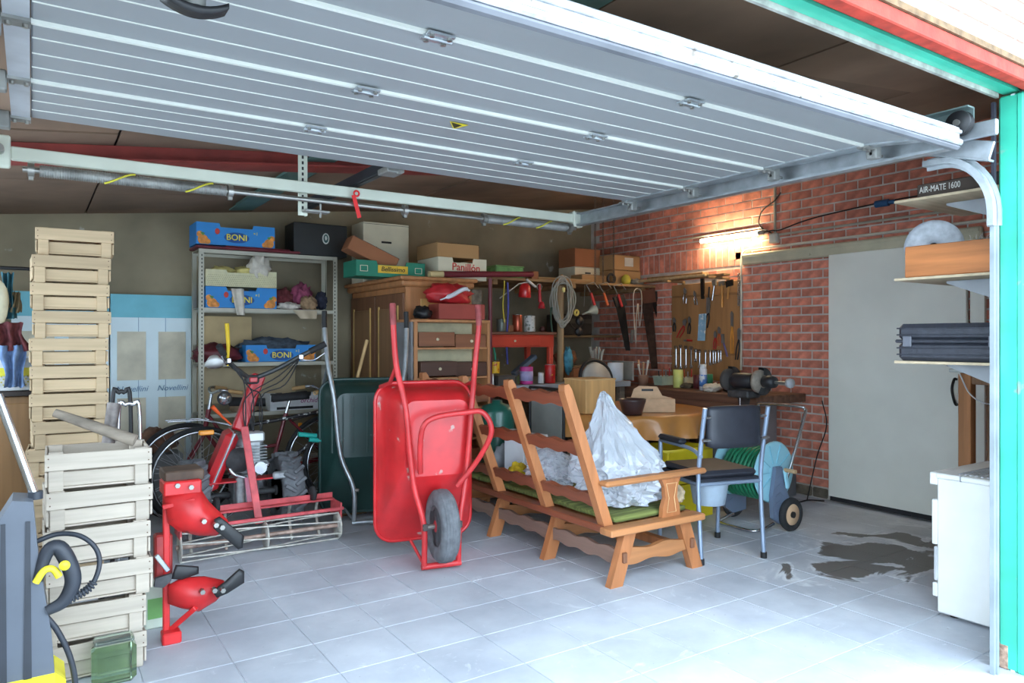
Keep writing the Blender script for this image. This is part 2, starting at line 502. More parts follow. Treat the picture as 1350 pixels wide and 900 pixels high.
jb = struct(MB().box((XJ + .07, 1.29, 1.13), (.10, .10, 2.26), bev=.008)
            .box((XJ + .03, 1.262, 1.13), (.03, .03, 2.26), bev=.008)
            .box((XJ + .03, 1.225, 1.13), (.03, .028, 2.26), bev=.008), 'trim_7', M_green)
struct(MB().box((XJ + .012, 1.352, 1.12), (.018, .012, 2.24)), 'trim_8', mat('dark_rubber_strip', (52, 50, 62), .7))
struct(MB().box((XJ + .024, 1.289, 1.13), (.006, .014, 2.26)).box((XJ + .03, 1.243, 1.13), (.012, .006, 2.26)), 'trim_9', mat('pale_edge', (214, 226, 226), .5))
MB().box((XJ + .05, 1.325, .05), (.062, .05, .10), bev=.006).build('rusty_foot', mat('flaking_rust', (170, 140, 120), .9, var=.4, scale=40), jb)

# ---- sliding door on the brick wall with its rail
M_door = mat('grey_white_paint', (232, 232, 222), .6, var=.05, scale=2)
M_cream = mat('cream_paint_chipped', (196, 190, 164), .7, var=.12, scale=4, spots=((70, 60, 48), 10, .68))
d1 = struct(MB().box((5.352, 2.945, 1.01), (.04, 1.03, 1.93), bev=.004), 'door_1', M_door)
MB().box((5.352, 2.945, .03), (.036, 1.0, .035)).build('bottom_strip', mat('black_rubber', (38, 38, 42), .8), d1)
hp = [pX(1258, 500, 5.30), pX(1255, 512, 5.28), pX(1257, 525, 5.28), pX(1260, 533, 5.31)]
hp = [hp[0] + V((.03, 0, 0))] + hp + [hp[-1] + V((.03, 0, 0))]
MB().tube(smoothpath(hp, 4), .009).build('door_handle', mat('black_iron', (36, 34, 34), .5, metal=.6), d1)
struct(MB().box((5.36, 3.33, 2.015), (.05, 1.98, .10), bev=.01).box((5.335, 3.33, 2.04), (.02, 1.96, .02)).box((5.335, 3.33, 1.985), (.015, 1.9, .012)), 'trim_10', M_cream)
struct(MB().box((5.37, 2.27, 1.0), (.03, .05, 1.98)).box((5.37, 2.37, 1.0), (.03, .09, 1.98)), 'trim_11', M_door)
# ------------------------------------------------------------------ raised sectional garage door
M_panel = mat('door_panel_grey', (142, 145, 147), .5, var=.04, scale=1.2)
M_rib = mat('door_rib_highlight', (214, 216, 208), .5, var=.03)  # white stands in for the light caught along the panel ribs
M_galv = mat('galvanised_steel', (176, 182, 186), .38, metal=.75, var=.15, scale=14)
M_galvd = mat('dusty_galvanised', (150, 150, 146), .55, metal=.6, var=.25, scale=10)
M_bolt = mat('zinc_bolt', (158, 156, 150), .35, metal=.8)
M_alu = mat('weathered_aluminium', (190, 192, 196), .5, metal=.5, var=.25, scale=16, spots=((120, 112, 102), 22, .64))
M_rail = mat('rail_powder_white', (204, 208, 192), .5, var=.06, scale=4)
M_blk = mat('black_plastic', (30, 30, 32), .5)
ZD = 2.085
X0, X1 = .0, 2.79
gd = thing('garage_door', 'raised white sectional garage door with grey ribbed panels under the ceiling', 'garage door', (1.4, 2.2, ZD))
YJ = [3.09, 2.63, 2.14, 1.66]
def rowY(fr): return fr
hx = [.04, .87, 1.80, 2.76]
for i in range(4):
    if i < 3:
        a, b = YJ[i], YJ[i + 1]; P0, P1 = V((0, a, ZD)), V((0, b, ZD))
    else:
        P0, P1 = V((0, 1.66, ZD)), V((0, 1.385, 2.05))
    dv = P1 - P0; ln = dv.length; t = dv.normalized(); nrm = V((1, 0, 0)).cross(t)
    if nrm.z < 0: nrm = -nrm
    Mx = frame(P0, (1, 0, 0), nrm)
    sg = 1 if (Mx.to_3x3() @ V((0, 1, 0))).dot(t) > 0 else -1
    sec = MB().box(((X0 + X1) / 2, sg * ln / 2, .02), (X1 - X0, ln - .004, .04), M=Mx, bev=.004).build('door_section', M_panel, gd, W=True)
    for q in range(1, 4):
        if i == 3: continue
        MB().box(((X0 + X1) / 2, sg * ln * q / 4, -.0008), (X1 - X0 - .004, .0045, .003), M=Mx).build('rib', M_rib, sec, W=True)
    for x in (X0 - .03, X1 + .025):
        MB().box((x, sg * ln / 2, .018), (.055, ln - .006, .05), M=Mx).build('end_cap', M_galv if x > 1 else mat('end_cap_grey', (178, 182, 188), .45, metal=.3), gd, W=True)
for j, yj in enumerate(YJ[1:]):
    MB().box(((X0 + X1) / 2, yj, ZD - .004), (X1 - X0, .014, .012)).build('section_joint', M_rib, gd, W=True)
    for x in hx[1:3] if j < 3 else hx:
        h = MB().box((x, yj, ZD - .012), (.075, .055, .006)).cyl((x - .04, yj, ZD - .016), (x + .04, yj, ZD - .016), .006, n=8).build('hinge', M_galv, gd, W=True)
        bb = MB()
        for sx in (-1, 1):
            for sy in (-1, 1): bb.cyl((x + sx * .025, yj + sy * .017, ZD - .014), (x + sx * .025, yj + sy * .017, ZD - .022), .007, n=6)
        bb.build('hinge_bolt', M_bolt, h, W=True)
for yj in YJ:
    for x, s_ in ((X0 - .03, -1), (X1 + .03, 1)):
        h = MB().box((x, yj, ZD - .01), (.06, .05, .01)).box((x + s_ * .05, yj, ZD - .02), (.04, .045, .06), bev=.004).cyl((x + s_ * .03, yj, ZD - .03), (x + s_ * .11, yj, ZD - .03), .007, n=8).build('roller_bracket', M_galvd, gd, W=True)
        bb = MB()
        for sx in (-1, 1): bb.cyl((x + sx * .018, yj, ZD - .012), (x + sx * .018, yj, ZD - .024), .007, n=6)
        bb.build('bracket_bolt', M_bolt, h, W=True)
# bottom profile, seal, lifting handle, warning sticker
XB0, XB1 = X0 - .05, 2.94
bt = MB().box(((XB0 + XB1) / 2, 1.375, 2.068), (XB1 - XB0, .03, .075), bev=.006).build('bottom_profile', M_alu, gd, W=True)
MB().box(((XB0 + XB1) / 2, 1.358, 2.085), (XB1 - XB0, .012, .014), bev=.003).build('profile_lip', M_alu, bt, W=True)
MB().box(((XB0 + XB1) / 2, 1.356, 2.045), (XB1 - XB0, .016, .024), bev=.006).build('profile_bead', M_alu, bt, W=True)
MB().box(((XB0 + XB1) / 2, 1.37, 2.025), (XB1 - XB0 - .02, .034, .02), bev=.008).build('bottom_seal', mat('grey_rubber', (110, 112, 118), .8), gd, W=True)
hc = pz(257, 4, ZD - .07)
hd = MB()
hd.sheet(lambda u, v: hc + V(((u - .5) * .13, (v - .5) * .045, -.012 + .02 * (2 * u - 1) ** 2)), 10, 3, .012)
hd.build('lifting_handle', M_blk, gd, W=True)
MB().cyl(hc + V((0, 0, -.01)), hc + V((0, .0, .075)), .022, n=12).build('handle_stem', mat('grey_plastic', (112, 112, 108), .6), gd, W=True)
w0, w1, w2 = pz(593, 160, ZD - .003), pz(598, 170, ZD - .003), pz(618, 165, ZD - .003)
st = MB().add([w0, w1, w2], [(0, 1, 2)]).build('warning_sticker', mat('sticker_yellow', (226, 206, 40), .5), gd, W=True)
cc = (w0 + w1 + w2) / 3 + V((0, 0, -.001))
MB().add([cc + (p - cc) * .85 for p in (w0, w1)] + [cc + (w2 - cc) * .4], [(0, 1, 2)]).build('sticker_print', mat('sticker_black', (46, 44, 20), .6), st, W=True)

# tracks
def ctrack(name, label, x, s_, ylist):
    t = thing(name, label, 'track', (x, 2.5, 2.0))
    b = MB().box((x, 2.55, 2.065), (.012, 2.32, .075)).box((x - s_ * .02, 2.55, 2.030), (.045, 2.32, .010)).box((x - s_ * .02, 2.55, 2.102), (.045, 2.32, .006)).box((x + s_ * .012, 2.55, 2.065), (.02, 2.32, .02))
    b.build('horizontal_track', M_galv, t, W=True)
    return t
tr = ctrack('door_track', 'galvanised right-hand door track with curved end beside the green jamb', 2.95, 1, 0)
cv = []
for i in range(9):
    a = math.pi / 2 * i / 8
    cv.append(V((3.03, 1.44 + .16 - .16 * math.sin(a) - .01, 1.86 + .16 - .16 * (1 - math.cos(a)) + .0)))
XT, YT = 3.105, 1.322
cv = [V((XT - .03, YT + .24, 2.02)), V((XT - .03, YT + .17, 2.02))] + [V((XT - .03 + .03 * i / 8, YT + .17 - .17 * math.sin(math.pi / 2 * i / 8), 1.80 + .22 * math.cos(math.pi / 2 * i / 8))) for i in range(1, 9)] + [V((XT, YT, 1.74))]
def strip(mb, pts, w, t):
    """flat bar along pts, width w along x, thickness t"""
    vs = []
    for i, p in enumerate(pts):
        a = pts[max(0, i - 1)]; b = pts[min(len(pts) - 1, i + 1)]; d = (b - a).normalized(); n = V((1, 0, 0)).cross(d)
        vs += [p - V((w / 2, 0, 0)) - n * t / 2, p + V((w / 2, 0, 0)) - n * t / 2, p + V((w / 2, 0, 0)) + n * t / 2, p - V((w / 2, 0, 0)) + n * t / 2]
    fs = []
    for i in range(len(pts) - 1):
        for j in range(4): fs.append((i * 4 + j, i * 4 + (j + 1) % 4, i * 4 + 4 + (j + 1) % 4, i * 4 + 4 + j))
    fs += [(0, 1, 2, 3), tuple(len(vs) - 4 + j for j in range(4))]
    return mb.add(vs, fs, False)
strip(MB(), cv, .034, .022).build('curved_track', M_galv, tr, W=True)
strip(MB(), [p + V((.024, 0, 0)) for p in cv], .008, .05).build('curved_track_flange', M_galv, tr, W=True)
MB().box((XT + .008, YT, .87), (.014, .016, 1.74)).box((XT + .02, YT - .004, .87), (.012, .022, 1.74)).build('vertical_track', mat('pale_track', (150, 160, 164), .5, metal=.3), tr, W=True)
# angled lever, pulley and upper angle at the corner of the opening
pA, pB = V((2.96, 1.52, 2.13)), V((3.10, 1.36, 2.02))
MB().box((3.03, 1.44, 2.10), (.02, .34, .06), M=None, bev=.004).build('corner_bracket', M_galv, tr, W=True)
mbx = frame(V((3.05, 1.44, 2.06)), (0, -1, -.30), (1, 0, 0))
MB().box((0, 0, 0), (.30, .07, .012), M=mbx, bev=.003).box((0, .035, .015), (.30, .008, .04), M=mbx).build('corner_plate', M_galv, tr, W=True)
pl = pX(1265, 163, 2.98)
MB().lathe([(.006, -.02), (.045, -.02), (.048, -.012), (.036, -.008), (.036, .008), (.048, .012), (.045, .02), (.006, .02)], 24, frame(pl, (0, 1, 0), (1, 0, 0))).build('pulley', M_blk, tr, W=True)
MB().cyl(pl - V((.03, 0, 0)), pl + V((.05, 0, 0)), .012, n=10).build('pulley_bolt', M_bolt, tr, W=True)
MB().box((3.0, 2.1, 2.19), (.05, 1.5, .006)).box((3.025, 2.1, 2.165), (.006, 1.5, .055)).build('upper_angle', mat('grey_green_angle', (120, 138, 136), .45, metal=.4), tr, W=True)
o = tr
tl = thing('door_track', 'pale left-hand door track seen end on beside the spring shaft', 'track', (-.09, 2.6, 2.0))
MB().box((-.165, 2.52, 2.065), (.012, 2.2, .075)).box((-.145, 2.52, 2.030), (.04, 2.2, .006)).build('horizontal_track', M_rail, tl, W=True)
MB().box((-.13, 3.64, 2.07), (.12, .05, .13), bev=.006).build('end_plate', M_rail, tl, W=True)
MB().cyl((-.11, 3.62, 2.07), (-.11, 3.57, 2.07), .02, n=12).build('end_bolt', M_bolt, tl, W=True)
# rear rail with spring shaft
YS = 3.68
sp = thing('spring_shaft', 'white rear crossbar with torsion springs and steel shaft under the ceiling', 'door spring', (1.4, YS, 2.0))
MB().box((1.445, YS, 2.075), (3.03, .035, .055), bev=.004).build('crossbar', M_rail, sp, W=True)
ps = [-.03, 3.0]
MB().cyl((-.03, YS - .01, 2.012), (2.92, YS - .01, 2.012), .0125, n=12).build('shaft', M_bolt, sp, W=True)
def spring(x0, x1):
    n = 90; t = MB(); P = []
    r = .026
    t.lathe([(r, 0)] + [q for i in range(int((x1 - x0) / .009)) for q in ((r, i * .009 + .001), (r - .004, i * .009 + .0045), (r, i * .009 + .008))] + [(r, x1 - x0)], 14, frame((x0, YS - .01, 2.012), (0, 1, 0), (1, 0, 0)))
    return t.build('torsion_spring', M_galvd, sp, W=True)
s1 = spring(.03, .78); s2 = spring(2.25, 2.84)
M_yel = mat('yellow_mark', (206, 196, 60), .6)
for x, p in ((.33, s1), (.66, s1), (2.42, s2), (2.66, s2)):
    q = [V((x - .06 + .12 * i / 8, YS - .01 + .029 * math.cos(2.0 + 2.4 * i / 8), 2.012 + .029 * math.sin(2.0 + 2.4 * i / 8) * -1)) for i in range(9)]
    MB().tube(q, .0045, 6).build('painted_line', M_yel, p, W=True)
for x in (.0, .80, 1.72, 2.23, 2.87):
    MB().cyl((x - .012, YS - .01, 2.012), (x + .012, YS - .01, 2.012), .030, n=14).box((x, YS - .01, 1.985), (.018, .02, .03)).build('shaft_collar', M_bolt, sp, W=True)
MB().box((2.93, YS, 2.07), (.08, .06, .10), bev=.008).build('end_box', mat('end_box_pale', (196, 200, 186), .5), sp, W=True)
# slotted hanger, opener rail, red pull strap
hg = thing('slotted_hanger', 'slotted pale steel hanger dropping from the ceiling through the crossbar', 'bracket', (pY(400, 280, 3.72).x, 3.73, 1.96))
hgx = pY(400, 280, 3.72).x
MB().box((hgx, 3.735, 2.12), (.045, .006, .36)).box((hgx + .022, 3.75, 2.12), (.006, .035, .36)).build('slotted_angle', M_rail, hg, W=True)
for i in range(11):
    MB().box((hgx, 3.7315, 1.98 + i * .029), (.010, .0025, .016)).build('slot', M_blk, hg, W=True)
MB().box((hgx + .06, 3.70, 1.96), (.13, .06, .012), bev=.003).cyl((hgx + .08, 3.69, 1.93), (hgx + .08, 3.69, 2.0), .006, n=8).build('clamp_plate', M_galvd, hg, W=True)
orr = thing('opener_rail', 'dark steel opener rail running back from the raised door', 'rail', (1.45, 4.2, 2.12))
MB().box((1.45, 3.9, 2.145), (.05, 1.5, .05)).build('rail_bar', mat('dark_steel', (58, 62, 68), .45, metal=.6), orr, W=True)
MB().box((1.45, 3.9, 2.118), (.02, 1.5, .006)).build('rail_slot', M_blk, orr, W=True)
MB().box((1.45, 3.25, 2.11), (.09, .12, .03), bev=.005).cyl((1.47, 3.2, 2.09), (1.47, 3.2, 2.13), .012, n=8).build('carriage', M_galvd, orr, W=True)
rs = thing('pull_strap', 'red ribbon pull strap hanging over the white crossbar', 'strap', (pY(470, 287, 3.64).x, 3.63, 1.93))
a, b = pY(466, 257, 3.63), pY(474, 287, 3.63)
MB().box((0, 0, 0), ((b - a).length, .022, .002), M=frame((a + b) / 2, b - a, (0, -1, 0))).build('ribbon', mat('red_ribbon', (222, 40, 40), .6), rs, W=True)
MB().torus(.014, .005, frame(pY(470, 255, 3.63), (1, 0, 0), (0, -1, 0)), 16, 6).build('ring', mat('red_ribbon', (222, 40, 40), .6), rs, W=True)

# ------------------------------------------------------------------ lamp and wiring on the brick wall
lp = thing('fluorescent_lamp', 'lit fluorescent tube lamp fixed to the brick wall above the tools', 'lamp', (5.33, 4.43, 2.2))
la, lb = pX(925, 318, 5.32), pX(1000, 310, 5.32)
lb = V((lb.x, lb.y, la.z)) 
lb.z = la.z - .0
MB().cyl(la, lb, .018, n=14).build('tube', mat('tube_light', (255, 238, 196), .4, emit=14.), lp, W=True)
MB().cyl(lb, lb + (lb - la).normalized() * .05, .021, n=14).build('lamp_cap', mat('lamp_cap_grey', (150, 148, 140), .6), lp, W=True)
MB().box(((la + lb) / 2) + V((.045, 0, .01)), (.05, (lb - la).length + .1, .04), bev=.004).build('batten', mat('batten_white', (226, 222, 208), .5), lp, W=True)
M_cond = mat('grey_conduit', (168, 164, 148), .6, var=.1)
def conduit(pts, r, label, m=M_cond, nm='conduit'):
    return single(MB().tube(pts, r, 8), nm, m, label, 'pipe' if nm == 'conduit' else 'cable')
conduit([V((5.372, 5.18, 2.285)), V((5.372, 4.12, 2.285))], .010, 'grey conduit on the bricks just above the fluorescent tube')
conduit([pX(1110, 305, 5.37), pX(1036, 318, 5.37)] and [V((5.37, 2.2, 2.20)), V((5.37, 3.95, 2.20))], .010, 'grey conduit along the bricks ending at the junction box')
zc = 2.105
q = [V((5.375, 4.352, 1.02)), V((5.375, 4.352, 2.02))] + [V((5.375, 4.352 - .075 + .075 * math.cos(i * math.pi / 12), 2.03 + .075 * math.sin(i * math.pi / 12))) for i in range(1, 7)] + [V((5.375, 1.5, zc))]
conduit(q, .009, 'cream conduit bending from beside the tool board to above the sliding door', mat('cream_conduit', (214, 208, 190), .55))
jb_ = thing('junction_box', 'small grey junction box on the bricks right of the lit tube', 'junction box', (5.37, 4.0, 2.13))
MB().box((5.375, 4.0, 2.175), (.05, .085, .085), bev=.008).build('housing', mat('box_grey', (176, 176, 168), .6), jb_, W=True)
MB().box((5.348, 4.0, 2.175), (.008, .07, .07), bev=.003).build('lid', mat('box_grey2', (190, 190, 182), .6), jb_, W=True)
conduit([V((5.385, 4.0, 2.22)), V((5.385, 4.0, 2.62))], .012, 'upright grey conduit rising from the junction box')
bk = mat('black_cable', (30, 28, 28), .7)
single(MB().tube(smoothpath([(5.37, 4.02, 2.22), (5.36, 4.14, 2.30), (5.36, 4.12, 2.42), (5.36, 3.98, 2.50), (5.37, 3.93, 2.56)], 6), .006, 6), 'lamp_cable', bk, 'black cable looping up the bricks beside the upright conduit', 'cable')
single(MB().tube(smoothpath([lb + V((.0, -.055, 0)), lb + V((.03, -.12, .01)), V((5.37, 3.93, 2.24)), V((5.375, 3.6, 2.30)), V((5.375, 2.9, 2.34)), V((5.375, 2.3, 2.33))], 6), .006, 6), 'lamp_cable', bk, 'black cable from the lamp cap running right along the bricks', 'cable')
# ------------------------------------------------------------------ wooden crates
M_cr_new = mat('crate_wood_warm', (196, 172, 138), .85, var=.14, scale=4, wood=0, rand=.10, bump=.1)
M_cr_old = mat('crate_wood_bleached', (180, 168, 153), .85, var=.16, scale=4, wood=0, rand=.10, bump=.1)
def crate(name, label, m, w=.36, d=.28, h=.145, group=None):
    t = thing(name, label, 'crate', group=group)
    for y in (-1, 1):
        MB().box((0, y * (d / 2), h - .034), (w, .009, .062), bev=.0015).build('slat', m, t)
        MB().box((0, y * (d / 2 - .022), .044), (w - .01, .008, .055), bev=.0015).build('slat', m, t)
    for x in (-1, 1):
        MB().box((x * (w / 2 - .004), 0, h - .036), (.008, d - .012, .056), bev=.0015).build('side_slat', m, t)
        MB().box((x * (w / 2 - .004), 0, .046), (.008, d - .012, .056), bev=.0015).build('side_slat', m, t)
        for y in (-1, 1):
            MB().box((x * (w / 2 - .036), y * (d / 2 - .026), h / 2), (.048, .040, h), bev=.002).build('corner_block', m, t)
    for i in range(4):
        MB().box((0, -d / 2 + .04 + i * (d - .08) / 3, .012), (w - .02, .055, .007)).build('base_slat', m, t)
    nl = MB()
    for x in (-1, 1):
        for y in (-1, 1):
            for q in (-.015, .015): nl.cyl((x * (w / 2 - .012), y * (d / 2 + .0035), h - .034 + q), (x * (w / 2 - .012), y * (d / 2 + .0055), h - .034 + q), .0028, n=6)
    o = nl.build('nail_heads', mat('rusty_nail', (92, 70, 56), .7), t); o['kind'] = 'stuff'
    return t
ORD = ['topmost', 'second from the top', 'third from the top', 'fourth from the top', 'fifth from the top', 'sixth from the top', 'seventh from the top',
       'eighth from the top', 'ninth from the top', 'tenth from the top', 'eleventh from the top', 'twelfth from the top', 'lowest']
H = .145
c0 = crate('fruit_crate', 'x', M_cr_new, group='fruit crates in the tall stack')
for i in range(13):
    z = H * (12 - i) + .001
    lab = 'slatted wooden fruit crate in the tall stack by the back wall, ' + ORD[i]
    loc = (.185 + rnd.uniform(-.01, .01) - .002 * i + (.012 if i == 0 else 0), 4.64 + rnd.uniform(-.008, .008), z); rz = rnd.uniform(-.05, .05)
    if i == 0: c0.location = loc; c0.rotation_euler = (0, 0, rz); c0['label'] = lab; ROOT[c0.name] = Matrix.Translation(V(loc)) @ Matrix.Rotation(rz, 4, 'Z')
    else: dup(c0, loc, rz, lab)
c1 = crate('fruit_crate', 'x', M_cr_old, group='fruit crates in the low stack')
OR2 = ['topmost', 'second from the top', 'third from the top', 'fourth from the top', 'fifth from the top', 'lowest']
fx = [.225, .222, .218, .228, .205, .20]
for i in range(6):
    z = H * (5 - i) + .001
    lab = 'bleached wooden fruit crate in the low stack by the pressure washer, ' + OR2[i]
    loc = (fx[i], 3.36 + rnd.uniform(-.01, .01), z); rz = rnd.uniform(-.06, .06)
    if i == 0: c1.location = loc; c1.rotation_euler = (0, 0, rz); c1['label'] = lab; ROOT[c1.name] = Matrix.Translation(V(loc)) @ Matrix.Rotation(rz, 4, 'Z')
    else: dup(c1, loc, rz, lab)
# mallet and chain bolt lying on the low stack
M_oldwood = mat('grey_old_wood', (132, 120, 106), .8, var=.25, scale=5, wood=0, bump=.2)
ml = thing('sledge_hammer', 'old hammer with long grey wooden handle lying on the low crate stack', 'hammer', (.22, 3.3, .89))
a, b = pY(72, 533, 3.27), pY(178, 580, 3.17); b.z = .905; a.z = 1.02
MB().tube([a, a + (b - a) * .5, b], [.016, .021, .024], 10).build('handle', M_oldwood, ml, W=True)
hh = pY(143, 555, 3.24)
MB().cyl(V((hh.x, hh.y, .895)), V((hh.x + .02, hh.y + .01, 1.05)), .024, n=12).build('head', mat('dull_iron', (120, 112, 108), .6, metal=.6, var=.3, scale=20), ml, W=True)
# ------------------------------------------------------------------ pressure washer and glass block
M_kg = mat('washer_grey', (92, 98, 108), .5, var=.06)
M_kd = mat('washer_dark', (48, 52, 60), .5)
M_ky = mat('washer_yellow', (236, 222, 52), .45, var=.05)
wx, wy = .0, 2.86
pw = thing('pressure_washer', 'dark grey and yellow upright pressure washer beside the low crate stack', 'pressure washer', (wx - .02, wy, 0))
prof = [(-.10, .20), (.095, .20), (.085, .35), (.05, .60), (.035, .78), (-.02, .79), (-.06, .72), (-.10, .45)]
MB().prism(prof, .16, frame((wx - .03, wy, 0), (1, 0, 0), (0, -1, 0))).build('body', M_kg, pw, W=True)
for q in (-.045, .02):
    MB().prism([(q - .01, .22), (q + .012, .22), (q + .008, .72), (q - .004, .72)], .17, frame((wx - .03, wy, 0), (1, 0, 0), (0, -1, 0))).build('body_rib', M_kd, pw, W=True)
MB().box((wx - .03, wy, .125), (.25, .22, .19), bev=.03).build('base', M_ky, pw, W=True)
MB().cyl((wx + .012, wy - .0, .775), (wx + .012, wy, .80), .022, n=14).build('lance_socket', M_kd, pw, W=True)
for y in (-.12, .12):
    MB().lathe([(.02, -.02), (.07, -.02), (.075, 0), (.07, .02), (.02, .02)], 20, frame((wx - .08, wy + y, .075), (1, 0, 0), (0, 1, 0))).build('wheel', M_kd, pw, W=True)
MB().cyl((wx + .012, wy, .78), (wx - .09, wy + .04, 1.12), .014, n=12).build('lance', mat('chrome', (200, 202, 206), .2, metal=.9), pw, W=True)
# gun with hose loop
g = MB()
gp = smoothpath([pY(50, 765, 2.78), pY(62, 728, 2.78), pY(78, 722, 2.78), pY(92, 745, 2.78), pY(96, 768, 2.78), pY(84, 792, 2.78), pY(62, 805, 2.78)], 5)
g.tube(gp, [.016 + .010 * math.sin(math.pi * i / (len(gp) - 1)) for i in range(len(gp))], 10)
g.build('gun_handle', M_kd, pw, W=True)
tp = smoothpath([pY(47, 768, 2.76), pY(58, 752, 2.76), pY(70, 750, 2.76), pY(78, 760, 2.76)], 4)
MB().tube(tp, .011, 8).build('trigger', M_ky, pw, W=True)
MB().lathe([(.0, .006), (.016, .004), (.016, 0)], 14, frame(pY(85, 745, 2.745), (1, 0, 0), (0, -1, 0))).build('lock_button', M_ky, pw, W=True)
hp = smoothpath([pY(42, 716, 2.86), pY(75, 704, 2.86), pY(105, 706, 2.84), pY(126, 722, 2.82), pY(131, 745, 2.80), pY(120, 772, 2.79), pY(96, 788, 2.78), pY(64, 804, 2.78)], 6)
MB().tube(hp, .0085, 8).build('hose_loop', M_kd, pw, W=True)
cuff = hp[-14:]
cm = MB(); 
for i in range(len(cuff) - 1): cm.torus(.011, .004, frame(cuff[i], (cuff[i + 1] - cuff[i]).orthogonal(), cuff[i + 1] - cuff[i]), 12, 6)
cm.build('hose_cuff', M_kd, pw, W=True)
hp = smoothpath([pY(55, 806, 2.80), pY(75, 830, 2.80), pY(92, 865, 2.80), pY(100, 905, 2.80), pY(102, 960, 2.84)], 6)
MB().tube(hp, .009, 8).build('supply_hose', M_kd, pw, W=True)
wb = single(MB().box((-.02, 2.66, .20), (.09, .05, .12), bev=.01, rz=.3), 'detergent_bottle', mat('pale_plastic', (222, 228, 224), .4, var=.05), 'pale plastic bottle in front of the yellow washer base', 'bottle')
wb.location.z = .0
M_glass = mat('green_glass', (176, 206, 170), .06, var=.12, scale=12, trans=.95)
gb = thing('glass_block', 'green hollow glass block standing on the floor before the low crate stack', 'glass block', (.262, 3.13, 0))
MB().box((.262, 3.135, .075), (.15, .085, .15), bev=.018).build('block_body', M_glass, gb, W=True)
MB().box((.262, 3.135, .161), (.135, .07, .022), bev=.006).build('block_rim', mat('pale_glass', (206, 220, 204), .08, trans=.9), gb, W=True)
# ------------------------------------------------------------------ left edge: cabinet, clothes, sack
lc = thing('low_cabinet', 'brown wooden cabinet behind the tall crate stack with a yellow patterned cover', 'cabinet', (-.25, 5.2, 0))
M_brownw = mat('varnished_brown_wood', (150, 112, 70), .5, var=.15, scale=3, wood=2)
MB().box((-.26, 5.2, .49), (.60, .5, .98), bev=.006).build('body', M_brownw, lc, W=True)
MB().box((-.26, 4.945, .49), (.56, .012, .90), bev=.004).build('door', M_brownw, lc, W=True)
MB().box((-.26, 5.19, .995), (.66, .56, .03), bev=.005).build('top', mat('dark_edge_wood', (52, 44, 40), .6), lc, W=True)
cb = thing('patterned_box', 'white box with yellow dotted pattern on the brown cabinet', 'box', (-.22, 5.1, 1.012))
MB().box((-.22, 5.1, 1.105), (.5, .36, .185), bev=.004).build('carton', mat('box_white', (216, 220, 222), .7), cb, W=True)
MB().box((-.22, 4.917, 1.118), (.498, .006, .045)).build('yellow_band', M_ky, cb, W=True)
dt = MB()
for i in range(24):
    for j in range(4): dt.box((-.455 + i * .0205 + (j % 2) * .01, 4.917, 1.045 + j * .016), (.008, .006, .008))
o = dt.build('dot_print', mat('dot_olive', (196, 186, 90), .7), cb, W=True); o['kind'] = 'stuff'
def garment(name, label, cat, m, pts, w, seed, y0):
    """hanging cloth strip through pixel points"""
    P = smoothpath([pY(x, y, y0) for x, y in pts], 6); n = len(P) - 1
    def fn(u, v):
        p = P[min(n, int(round(u * n)))]
        k = (v - .5) * w * (1 + .25 * math.sin(u * 5 + seed))
        return p + V((k, .03 * math.sin(v * 14 + seed + u * 4) + .02 * noise.noise(V((u * 4, v * 5, seed))) - .02, .015 * noise.noise(V((v * 6, u * 3, seed)))))
    mb = MB().sheet(fn, n, 14)
    mb.v = mb.v + [(p[0], p[1] + .008, p[2]) for p in mb.v]; k = len(mb.f); half = len(mb.v) // 2
    mb.f = mb.f + [tuple(reversed([q + half for q in f])) for f in mb.f]; mb.sm = mb.sm * 2
    return single(mb, name, m, label, cat)
garment('jeans', 'blue denim trousers hanging at the back left wall', 'trousers', mat('denim', (110, 136, 176), .9, var=.2, scale=30), [(14, 455), (18, 480), (20, 510)], .11, 1, 4.86)
garment('plaid_shirt', 'dark red plaid shirt bunched above the hanging jeans', 'shirt', mat('plaid_red', (112, 56, 60), .9, var=.35, scale=24), [(6, 425), (14, 440), (22, 462)], .14, 2, 4.88)
garment('work_jacket', 'teal work jacket hanging above the plaid shirt', 'jacket', mat('teal_cloth', (58, 108, 120), .9, var=.2, scale=12), [(10, 360), (11, 390), (12, 420)], .06, 3, 4.95)
garment('leather_gloves', 'tan gloves hanging beside the teal jacket', 'gloves', mat('tan_cloth', (150, 132, 100), .9, var=.2, scale=20), [(22, 385), (21, 400), (20, 412)], .05, 4, 4.95)
single(MB().blob(pY(-4, 398, 4.8), (.055, .05, .12), 5, .15, 2, 20), 'white_sack', mat('sack_white', (214, 212, 190), .8, var=.1, scale=15), 'round white sack hanging beside the teal jacket', 'sack')
